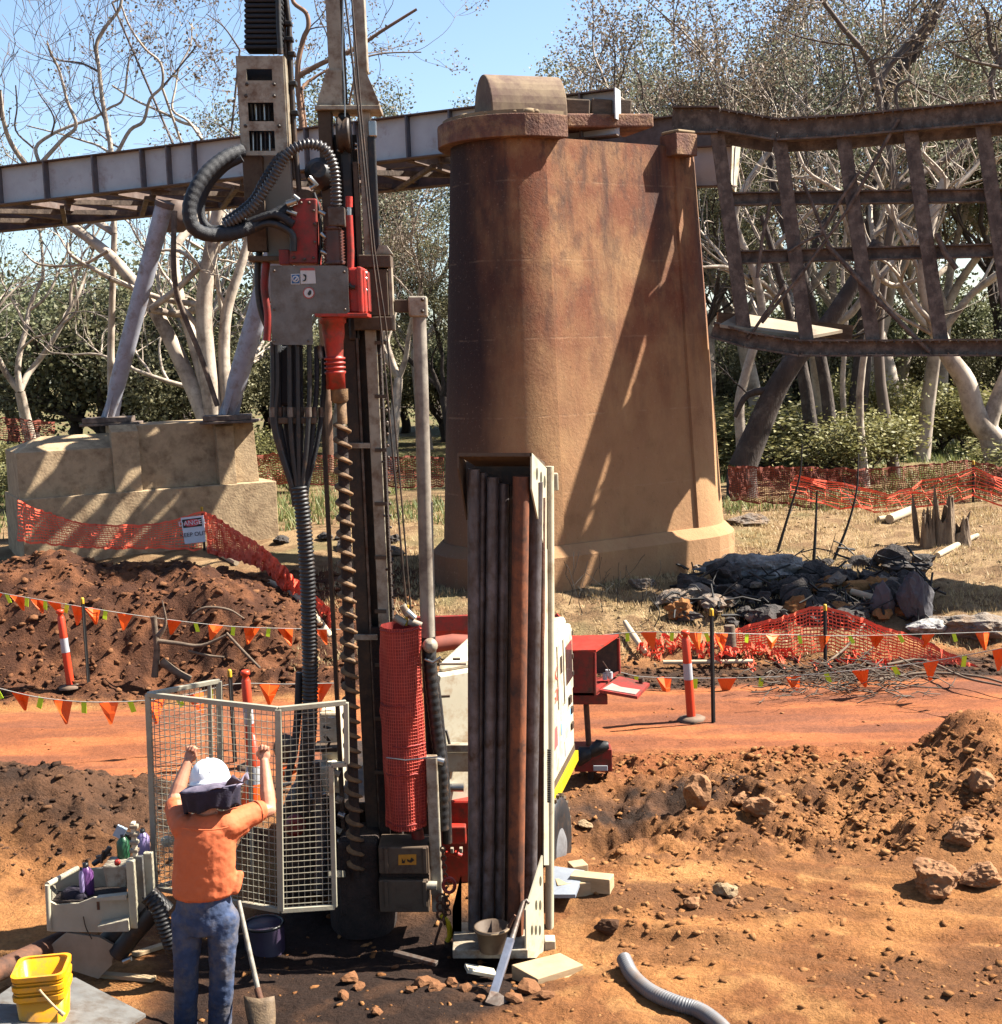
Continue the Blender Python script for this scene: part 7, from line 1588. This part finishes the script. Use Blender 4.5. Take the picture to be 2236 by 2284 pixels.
rock(250, 1222, .75, .5, .5, mat('dark_root_ball', (.14, .10, .085), (.03, .022, .02), .95, scale=5, bump=1, bdist=.05), 'root_ball', 'dark root ball sitting on top of the left spoil mound', 'root ball', 24, .2, 3, .9, .1)
rb_ = random.Random(8)
for k in range(110):
    px = rb_.uniform(1500, 2060); py = rb_.uniform(1265, 1398) - abs(px - 1780) * .03; w__ = rb_.uniform(.15, .6)
    rock(px, py, w__, w__ * rb_.uniform(.35, .7), w__ * .7, (BK, BK, BK, BK, CG, MT['clod'], BK)[k % 7], 'burnt_lump', 'charred black lump in the burnt heap', 'burnt lump', 30 + k, rb_.uniform(0, 3), 2 if k % 2 else 1, .9, .1, 'charred lumps of the burnt heap')
for k in range(14):
    px = rb_.uniform(580, 1000); py = rb_.uniform(1190, 1300); w__ = rb_.uniform(.2, .5)
    rock(px, py, w__, w__ * .5, w__ * .7, CG if k % 2 else BK, 'rubble_lump', 'grey and black rubble lump beside the mast left of the pier', 'rubble', 80 + k, rb_.uniform(0, 3), 2, .9, .1, 'rubble lumps left of the pier')
def log(pts, r, name, label, m, cat='log', Y=None, lift=.0):
    q = [(on(x, y) + Vector((0, 0, lift + (r if isinstance(r, float) else r[0])))) if Y is None else at(x, y, Y) for x, y in pts]; q = spline(q, 4) if len(q) > 2 else q
    mb = MB(); mb.tube(q, interp_list(r, len(q)) if isinstance(r, list) else r, 9); o = mb.build(name, m); tag(o, label, cat); return o
WD = mat('bleached_wood', (.80, .66, .46), (.6, .46, .3), .85, scale=3, streak=1, bump=.2)
log([(465, 1228), (528, 1262)], .05, 'pale_pole', 'pale wooden pole lying below the keep out sign', WD); log([(600, 1300), (670, 1345), (738, 1398)], .06, 'pale_pole', 'long pale pole sloping down the mound behind the auger', WD)
log([(1985, 1168), (2035, 1148)], .09, 'pale_log', 'short pale log left of the stump', WD); log([(1960, 1165), (1990, 1162)], .06, 'pale_log', 'small pale log end left of the short log', WD); log([(2092, 1245), (2150, 1215), (2182, 1200)], [.05, .06, .04], 'pale_log', 'bright pale log right of the stump', WD)
log([(1395, 1405), (1415, 1440), (1440, 1475)], [.035, .05, .03], 'pale_branch', 'pale crooked branch right of the red tool box', WD, lift=.1); log([(1480, 1490), (1680, 1488)], .03, 'pale_stick', 'pale horizontal stick behind the right bollard', WD, lift=.05)
log([(1900, 1350), (1970, 1368)], .05, 'pale_log', 'pale log in front of the burnt heap', WD, lift=.15)
log([(1880, 985), (2010, 1010)], .12, 'pale_log', 'fallen pale log on the far green flat', WD); log([(1700, 1050), (1760, 1010), (1800, 985)], [.15, .2, .1], 'dark_log', 'dark fallen log beside the leaning dark trunk', MT['barkd'])
log([(1632, 1500), (1628, 1395)], [.10, .075], 'dead_post', 'grey weathered dead trunk standing behind the right bollard', MT['sleeper'], Y=18.4, cat='dead trunk')
sm = thing('tree_stump', 'splintered brown tree stump with upright shards on the bank at the right', 'stump', on(2100, 1218))
Yq = on(2100, 1218).y; r_ = random.Random(12)
def shell(c, rx, ry, h, name, m, a0=0, a1=6.2832, tap=.8):
    """jagged standing shell of splintered wood"""
    n = 18; vs = []; hs = [h * r_.uniform(.35, 1) ** 1.2 for _ in range(n + 1)]
    for ring_, (k, z) in enumerate(((1, -.2), (1.0, .0), (.9, .35), (tap, .7), (tap * .9, 1))):
        for i in range(n + 1):
            a = lerp(a0, a1, i / n); w_ = k * (1 + .10 * math.sin(a * 5) + r_.uniform(-.05, .05)); vs.append(c + Vector((math.cos(a) * rx * w_, math.sin(a) * ry * w_, z * hs[i] if z > 0 else z)))
    mb = MB(); mb.add(vs, [(j * (n + 1) + i, j * (n + 1) + i + 1, (j + 1) * (n + 1) + i + 1, (j + 1) * (n + 1) + i) for j in range(4) for i in range(n)]); o = mb.build(name, m, sm); md = o.modifiers.new('s', 'SOLIDIFY'); md.thickness = .035
SW = mat('splintered_wood', (.42, .30, .19), (.16, .105, .07), .95, scale=9, bump=1, bdist=.02, streak=.25)
for px, rx, h in ((2072, .14, .75), (2105, .24, .9), (2140, .22, .55)): p = on(px, 1216); shell(p, rx, rx * .8, h, 'shell', SW, r_.uniform(0, 2), r_.uniform(5, 7))
for px0, px1, yt in ((2050, 2036, 1098), (2066, 2072, 1125), (2098, 2085, 1078), (2112, 2118, 1100), (2140, 2166, 1140)):
    A = on(px0, 1215); B = at(px1, yt, A.y); mb = MB(); mb.prism([A + Vector((-.06, 0, -.1)), A + Vector((.06, .03, -.1)), A.lerp(B, .6) + Vector((.04, 0, 0)), B, A.lerp(B, .7) + Vector((-.05, 0, 0))], (.01, .05, 0)); mb.build('shard', SW, sm)
for i, (px, py, w__) in enumerate(((780, 2190, .16), (800, 2205, .1), (765, 2225, .12), (945, 2196, .17), (975, 2206, .12), (1010, 2200, .13), (915, 2212, .1), (880, 2160, .06), (840, 2262, .12), (1075, 2230, .10), (1040, 2210, .12), (1180, 2215, .2), (1150, 2235, .16), (1220, 2225, .14), (690, 2150, .07))):
    rock(px, py, w__, w__ * .5, w__ * .8, MT['clodmound'], 'clod', 'dry brown clod lying on the dark mud before the rig', 'clod', 300 + i, i, 2, .8, .2, 'dry clods on the dark mud')
# bare saplings
def sapling(pts, r, label, tw, seed):
    t = Tree(seed); Yq = on(*pts[0]).y; Y0 = Yq; root = thing('bare_sapling', label, 'sapling', on(*pts[0]), 'thin bare saplings round the burnt heap'); q, rr = t.limb([at(x, y, Y0) for x, y in pts], r, r * .4, 6); 
    if tw: t.sprout(q, rr, tw, .35, 1, wig=.4, kids=(0, 1), minr=.004)
    t.build(root, MT['picket'], MT['picket'], None, world=True)
sapling([(1735, 1230), (1762, 1140), (1785, 1060), (1790, 990)], .03, 'black bare sapling rising from the left of the burnt heap', 3, 51); sapling([(1815, 1270), (1820, 1180), (1823, 1095)], .035, 'straight charred stake in the middle of the burnt heap', 0, 52); sapling([(1860, 1250), (1892, 1170), (1912, 1090), (1915, 1010)], .03, 'black bare sapling right of the charred stake', 3, 53); sapling([(1850, 1240), (1865, 1190)], .012, 'short twig between the stake and the right sapling', 0, 54)
for i, (px, py) in enumerate(((1300, 1370), (1345, 1365), (1378, 1355), (1430, 1360), (1270, 1350), (1460, 1400))): sapling([(px, py), (px - 8 + i * 4, py - 35), (px + 12 - i * 5, py - 70)], .010, ['dry twig bush nearest the rack on the bank', 'dry twig bush second from the rack', 'tallest dry twig in front of the pier footing', 'dry twig below the right of the footing', 'dry twig touching the rack in the picture', 'lone curved twig above the bunting'][i], 4, 60 + i)
# exposed roots on the mound
rt_ = thing('uprooted_roots', 'uprooted pale stump with tangled roots in the left spoil mound', 'roots', on(345, 1500))
Yq = 18.4
for i, (pts, r) in enumerate(([[(345, 1510), (350, 1450), (345, 1395), (342, 1375)], [.05, .045, .04, .05]], [[(352, 1420), (370, 1390), (362, 1340)], [.04, .02, .01]], [[(352, 1430), (395, 1435), (450, 1440), (510, 1415)], [.035, .03, .025, .02]], [[(505, 1412), (545, 1455), (580, 1490)], [.02, .022, .018]], [[(360, 1475), (395, 1500), (425, 1515)], [.06, .055, .05]], [[(430, 1370), (460, 1355), (510, 1360), (545, 1380)], [.015, .02, .018, .01]], [[(420, 1452), (460, 1462), (500, 1466)], [.02, .02, .015]])):
    q = spline([at(x, y, Yq - .1 * (i % 2)) for x, y in pts], 4); mb = MB(); mb.tube(q, interp_list(r, len(q)), 8); mb.build('root', MT['sleeper'], rt_)
# charred sticks poking out of the burnt heap
mb = MB(); r_ = random.Random(78)
for k in range(150):
    px = r_.uniform(1500, 2080); py = r_.uniform(1255, 1400); p = on(px, py); L = r_.uniform(.1, .55); a = r_.uniform(0, 3.14); d = Vector((math.cos(a), math.sin(a) * .5, r_.gauss(.15, .35))).normalized(); p = p + Vector((0, 0, r_.uniform(.02, .35)))
    mb.tube([p - d * L / 2, p + Vector((0, 0, r_.uniform(-.06, .06))), p + d * L / 2], r_.uniform(.006, .022), 4, cap=False)
tag(mb.build('charred_sticks', MT['picket']), 'charred sticks and bars tangled through the burnt heap', 'sticks', kind='stuff')
# brushwood pile by the road
mb = MB(); r_ = random.Random(77)
for k in range(230):
    px = r_.gauss(1890, 110); py = r_.gauss(1545, 16) - max(0, 30 - abs(px - 1890) * .2) * r_.random(); p = on(px, py); L = r_.uniform(.1, .42); a = r_.uniform(-1.2, 1.2); d = Vector((math.cos(a), math.sin(a) * .6, r_.gauss(0, .25))).normalized(); p = p + Vector((0, 0, r_.uniform(.02, .3)))
    mb.tube([p - d * L / 2, p + Vector((0, 0, r_.uniform(-.05, .05))), p + d * L / 2], r_.uniform(.004, .010), 4, cap=False)
tag(mb.build('brushwood', mat('grey_dead_sticks', (.20, .15, .11), (.08, .06, .045), .9, scale=5)), 'pile of dead sticks beside the road under the right barrier mesh', 'brushwood', kind='stuff')
for pts, lab in (([(1980, 1510), (2060, 1500), (2150, 1540), (2236, 1560)], 'long bent branch sweeping to the right edge above the road'), ([(1960, 1545), (2060, 1530), (2180, 1538), (2260, 1560)], 'thin flatter branch below the long bent one'), ([(1930, 1420), (1890, 1470), (1840, 1510)], 'pale leaning stick in front of the barrier mesh')): log(pts, [.02, .018, .012], 'bent_branch', lab, MT['sleeper'], 'branch', lift=.15)
# ------------------------------------------------------------ the worker
pn = thing('person', 'worker seen from behind in orange shirt and white hard hat, both arms raised', 'person', (at(455, 2320, 8.65).x, 8.65, hz(at(455, 2320, 8.65).x, 8.65)))
def J(x, y, Y=8.65): return at(x, y, Y)
def ell(mb, rows, n=20):
    """loft of ellipses: (centre, half width, half depth, turn)"""
    rings = []
    for c, a, b, tz in rows:
        rings.append([c + Vector((math.cos(tz) * a * math.cos(6.2832 * k / n) - math.sin(tz) * b * math.sin(6.2832 * k / n), math.sin(tz) * a * math.cos(6.2832 * k / n) + math.cos(tz) * b * math.sin(6.2832 * k / n), 0)) for k in range(n)])
    loft(mb, rings)
def caps(mb, pts, rs, n=12):
    q = spline(pts, 4) if len(pts) > 2 else pts; rr = interp_list(rs, len(q)); mb.tube(q, rr, n)
    mb.ball(q[0], rr[0], n, 8); mb.ball(q[-1], rr[-1], n, 8)
def remesh(o, vox, sm=4, disp=None):
    m = o.modifiers.new('r', 'REMESH'); m.mode = 'VOXEL'; m.voxel_size = vox; m.use_smooth_shade = True
    if sm: s = o.modifiers.new('s', 'SMOOTH'); s.iterations = sm; s.factor = .5
    if disp:
        t = bpy.data.textures.new('folds', 'CLOUDS'); t.noise_scale = disp[1]; t.noise_depth = 2
        d = o.modifiers.new('d', 'DISPLACE'); d.texture = t; d.strength = disp[0]; d.mid_level = .5
    return o
SKIN = mat('tanned_skin', (.56, .26, .16), (.40, .17, .10), .55, scale=9, bump=.1, kk=.66)  # tan skin tone with slight noise
SHIRT = mat('orange_work_shirt', (.80, .19, .065), (.68, .15, .05), .8, scale=7, bump=.25, kk=.52)
JEANS = mat('muddy_jeans', (.045, .072, .15), (.018, .030, .065), .9, scale=7, bump=.5, dirt=(.14, .12, .11), dirt_amt=.32, dscale=5, kk=.7)
# joints
hipL, hipR = J(428, 2035), J(486, 2035); knL, knR = J(422, 2165, 8.62), J(492, 2160, 8.62); anL, anR = J(415, 2294, 8.70), J(490, 2298, 8.68)
shL, shR = J(406, 1838, 8.66), J(512, 1832, 8.66); elL, wrL, haL = J(390, 1782, 8.98), J(419, 1700, 9.10), J(431, 1670, 9.14); elR, wrR, haR = J(600, 1806, 8.86), J(590, 1700, 9.03), J(590, 1664, 9.08)
bd_ = MB()
ell(bd_, [(J(456, 2050), .15, .10, 0), (J(456, 1990), .14, .095, 0), (J(457, 1920), .145, .10, 0), (J(459, 1860), .165, .11, 0), (J(461, 1825), .13, .09, 0), (J(462, 1812), .07, .06, 0)])
caps(bd_, [J(462, 1822), J(464, 1785, 8.67)], [.06, .056])
hc = J(465, 1750, 8.69); bd_.ball(hc, .1, 18, 14, (.80, .98, 1.15)); bd_.ball(hc + Vector((0, .08, -.04)), .055, 12, 10, (1, 1, 1.1))       # skull, jaw
bd_.ball(hc + Vector((0, .118, -.005)), .018, 8, 6, (.8, 1.2, 1.6)); bd_.ball(hc + Vector((0, .112, -.05)), .02, 8, 6, (1.3, .5, .45))      # nose, lips
for s in (-1, 1): bd_.ball(hc + Vector((s * .081, .0, -.01)), .022, 8, 8, (.4, .8, 1.4)); bd_.ball(hc + Vector((s * .032, .09, .018)), .016, 8, 6)
for a, b, c, d in ((shL, elL, wrL, haL), (shR, elR, wrR, haR)):
    caps(bd_, [a, a.lerp(b, .5), b], [.062, .058, .05]); caps(bd_, [b, b.lerp(c, .35), c], [.049, .052, .032])
def hand(mb, wr, kn, side, ax2):
    """fist: palm from the wrist to the knuckles, four fingers curled back to the palm, thumb from the side"""
    ax = (kn - wr).normalized(); sd_ = (Vector(side) - ax * ax.dot(Vector(side))).normalized(); pn_ = sd_.cross(ax).normalized() * ax2
    c = wr + ax * .045
    rot = Matrix((sd_, pn_, ax)).transposed(); mb.ball(c, .044, 12, 9, (.98, .42, 1.15), rot)
    for i in range(4):
        o_ = (i - 1.5) * .0205; ln = (.036, .041, .038, .030)[i]; k0 = wr + ax * (.082 - abs(i - 1.2) * .004) + sd_ * o_
        p1 = k0 + ax * ln * .75 + pn_ * ln * .5; p2 = p1 - ax * ln * .15 + pn_ * ln * .75; p3 = p2 - ax * ln * .7 - pn_ * ln * .05
        mb.tube([k0 - ax * .02, k0, p1, p2, p3], [.010, .0105, .0098, .009, .0078], 8); mb.ball(p3, .0078, 8, 6); mb.ball(k0, .0112, 8, 6); mb.ball(p1, .0099, 8, 6)
    t0 = wr + ax * .025 - sd_ * .03; t1 = t0 + ax * .03 - sd_ * .012 + pn_ * .022; t2 = t1 + ax * .026 + sd_ * .012 + pn_ * .016; t3 = t2 + ax * .012 + sd_ * .02
    mb.tube([t0, t1, t2, t3], [.014, .0125, .011, .009], 8); mb.ball(t3, .009, 8, 6)
hand(bd_, wrL, haL, (-1, 0, 0), -1); hand(bd_, wrR, haR, (1, 0, 0), 1)
for a, b, c in ((hipL, knL, anL), (hipR, knR, anR)): caps(bd_, [a, b, c], [.08, .055, .045])
body = bd_.build('body', SKIN, pn); remesh(body, .0052, 2)
# shirt
mb = MB()
ell(mb, [(J(455, 2000), .178, .122, .05), (J(455, 1992), .205, .145, .05), (J(455, 1968), .212, .150, .05), (J(456, 1930), .208, .150, 0), (J(457, 1885), .205, .148, 0), (J(458, 1850), .195, .135, 0), (J(460, 1828), .155, .105, 0), (J(462, 1812), .075, .07, 0)], 28)
caps(mb, [J(412, 1846, 8.65), J(398, 1822, 8.78), J(391, 1800, 8.90)], [.09, .08, .07]); caps(mb, [J(505, 1842, 8.65), J(540, 1826, 8.74), J(578, 1810, 8.82)], [.098, .088, .072])
caps(mb, [J(535, 1952, 8.68), J(524, 1985, 8.64)], [.03, .036]); caps(mb, [J(498, 1870), J(540, 1845, 8.72)], [.07, .055])
shirt = mb.build('shirt', SHIRT, pn); remesh(shirt, .009, 7, (.013, .06))
mb = MB(); torus(mb, J(574, 1811, 8.815), .072, .008, elR - shR, 20, 6); mb.build('sleeve_hem', SHIRT, pn)
mb = MB(); torus(mb, J(392, 1803, 8.885), .068, .008, elL - shL, 20, 6); mb.build('sleeve_hem', SHIRT, pn)
mb = MB(); mb.tube(spline([J(404, 1846, 8.53), J(430, 1850, 8.512), J(458, 1852, 8.505), J(486, 1850, 8.512), J(510, 1845, 8.53)], 5), .005, 6); mb.build('yoke_seam', SHIRT, pn)
# trousers
mb = MB()
ell(mb, [(J(455, 1980), .155, .115, 0), (J(455, 2010), .185, .135, 0), (J(456, 2045), .195, .145, 0), (J(456, 2075), .185, .135, 0)], 24)
caps(mb, [hipL + Vector((-.03, 0, -.05)), knL + Vector((-.02, 0, 0)), anL], [.112, .083, .078]); caps(mb, [hipR + Vector((.03, 0, -.05)), knR + Vector((.01, 0, 0)), anR], [.115, .086, .08])
tro = mb.build('trousers', JEANS, pn); remesh(tro, .010, 5, (.016, .06))
mb = MB(); mb.tube([J(455, 1984) + Vector((math.cos(t) * .150, math.sin(t) * .108, 0)) for t in [6.2832 * k / 24 for k in range(25)]], .018, 8, cap=False); mb.build('belt', MT['sblack'], pn)
for s_, a in ((-1, anL), (1, anR)):
    mb = MB(); caps(mb, [a + Vector((0, .0, .02)), a + Vector((0, .0, -.06)), a + Vector((s_ * .01, .13, -.085))], [.062, .06, .048]); b_ = mb.build('boot', MT['dark'], pn); remesh(b_, .012, 2)
# hard hat, tilted back as the head looks up
tilt = Matrix.Rotation(R(-14), 3, 'X') @ Matrix.Rotation(R(-6), 3, 'Y'); up_ = tilt @ Vector((0, 0, 1)); h0 = J(469, 1744, 8.69)
mb = MB(); prof = [(.135 * math.cos(a) ** .8 if a < 1.56 else 0, .005 + .150 * math.sin(a)) for a in [k * 1.5708 / 10 for k in range(11)]]; prof[-1] = (0, prof[-1][1])
mb.lathe(h0, [(.139, -.012), (.141, .004)] + prof, 32, up_); HW = mat('white_hard_hat', (.82, .83, .86), (.76, .77, .80), .25, bump=0, kk=.72); hat = mb.build('hard_hat', HW, pn)
fr = tilt @ Vector((0, 1, 0)); rt2 = tilt @ Vector((1, 0, 0))
for off in (-.035, 0, .035):
    mb = MB(); q = []
    for k in range(11):
        a = R(25) + R(130) * k / 10; q.append(h0 + rt2 * off + fr * (math.cos(a) * .132) + up_ * (math.sin(a) * (.153 - abs(off) * .25) + .004))
    mb.tube(q, .006, 6); mb.build('ridge', HW, hat)
# brim with neck flap
NAVY = mat('navy_flap_cloth', (.016, .013, .03), (.008, .007, .015), .9, scale=14, bump=.3, kk=1); LIL = mat('brim_cloth', (.19, .165, .21), (.025, .02, .04), .9, scale=5, bump=.3, kk=1)
vs = []; n = 48; NR = 5; r_ = random.Random(5)
for j in range(NR):
    for k in range(n):
        a = 6.2832 * k / n; wv = .010 * math.sin(5 * a + 1) + .006 * math.sin(9 * a); rr2 = lerp(.128, .205 + wv, j / (NR - 1)); zz2 = -.006 - .045 * (j / (NR - 1)) ** 1.2 + wv * j / NR
        vs.append(h0 + rt2 * math.cos(a) * rr2 + fr * math.sin(a) * rr2 + up_ * zz2)
mb = MB(); mb.add(vs, [(j * n + k, j * n + (k + 1) % n, (j + 1) * n + (k + 1) % n, (j + 1) * n + k) for j in range(NR - 1) for k in range(n)], True); o = mb.build('sun_brim', LIL, pn); m_ = o.modifiers.new('s', 'SOLIDIFY'); m_.thickness = .004
vs = []; NA, NB = 40, 8
for j in range(NB):
    t = j / (NB - 1)
    for k in range(NA):
        a = R(172) + R(196) * k / (NA - 1); rr3 = .200 - .028 * t + .010 * math.sin(k * 1.1 + t * 2) * (.3 + t) ; p = h0 + rt2 * math.cos(a) * rr3 + fr * math.sin(a) * rr3 - up_ * .046; vs.append(p - Vector((0, -.012 * t,   .140 * t + .012 * t * math.sin(k * .5))))
mb = MB(); mb.add(vs, [(j * NA + k, j * NA + k + 1, (j + 1) * NA + k + 1, (j + 1) * NA + k) for j in range(NB - 1) for k in range(NA - 1)], True); o = mb.build('neck_flap', NAVY, pn); m_ = o.modifiers.new('s', 'SOLIDIFY'); m_.thickness = .004
vs = []
for j in range(4):
    for k in range(9): 
        a = R(-50) + R(70) * k / 8; rr4 = .20 + .055 * j / 3; vs.append(h0 + rt2 * math.cos(a) * rr4 + fr * math.sin(a) * rr4 + up_ * (-.035 + .03 * math.sin(k * 1.7) * j / 3 + .012 * j))
mb = MB(); mb.add(vs, [(j * 9 + k, j * 9 + k + 1, (j + 1) * 9 + k + 1, (j + 1) * 9 + k) for j in range(3) for k in range(8)], True); o = mb.build('brim_fold', LIL, pn); m_ = o.modifiers.new('s', 'SOLIDIFY'); m_.thickness = .004
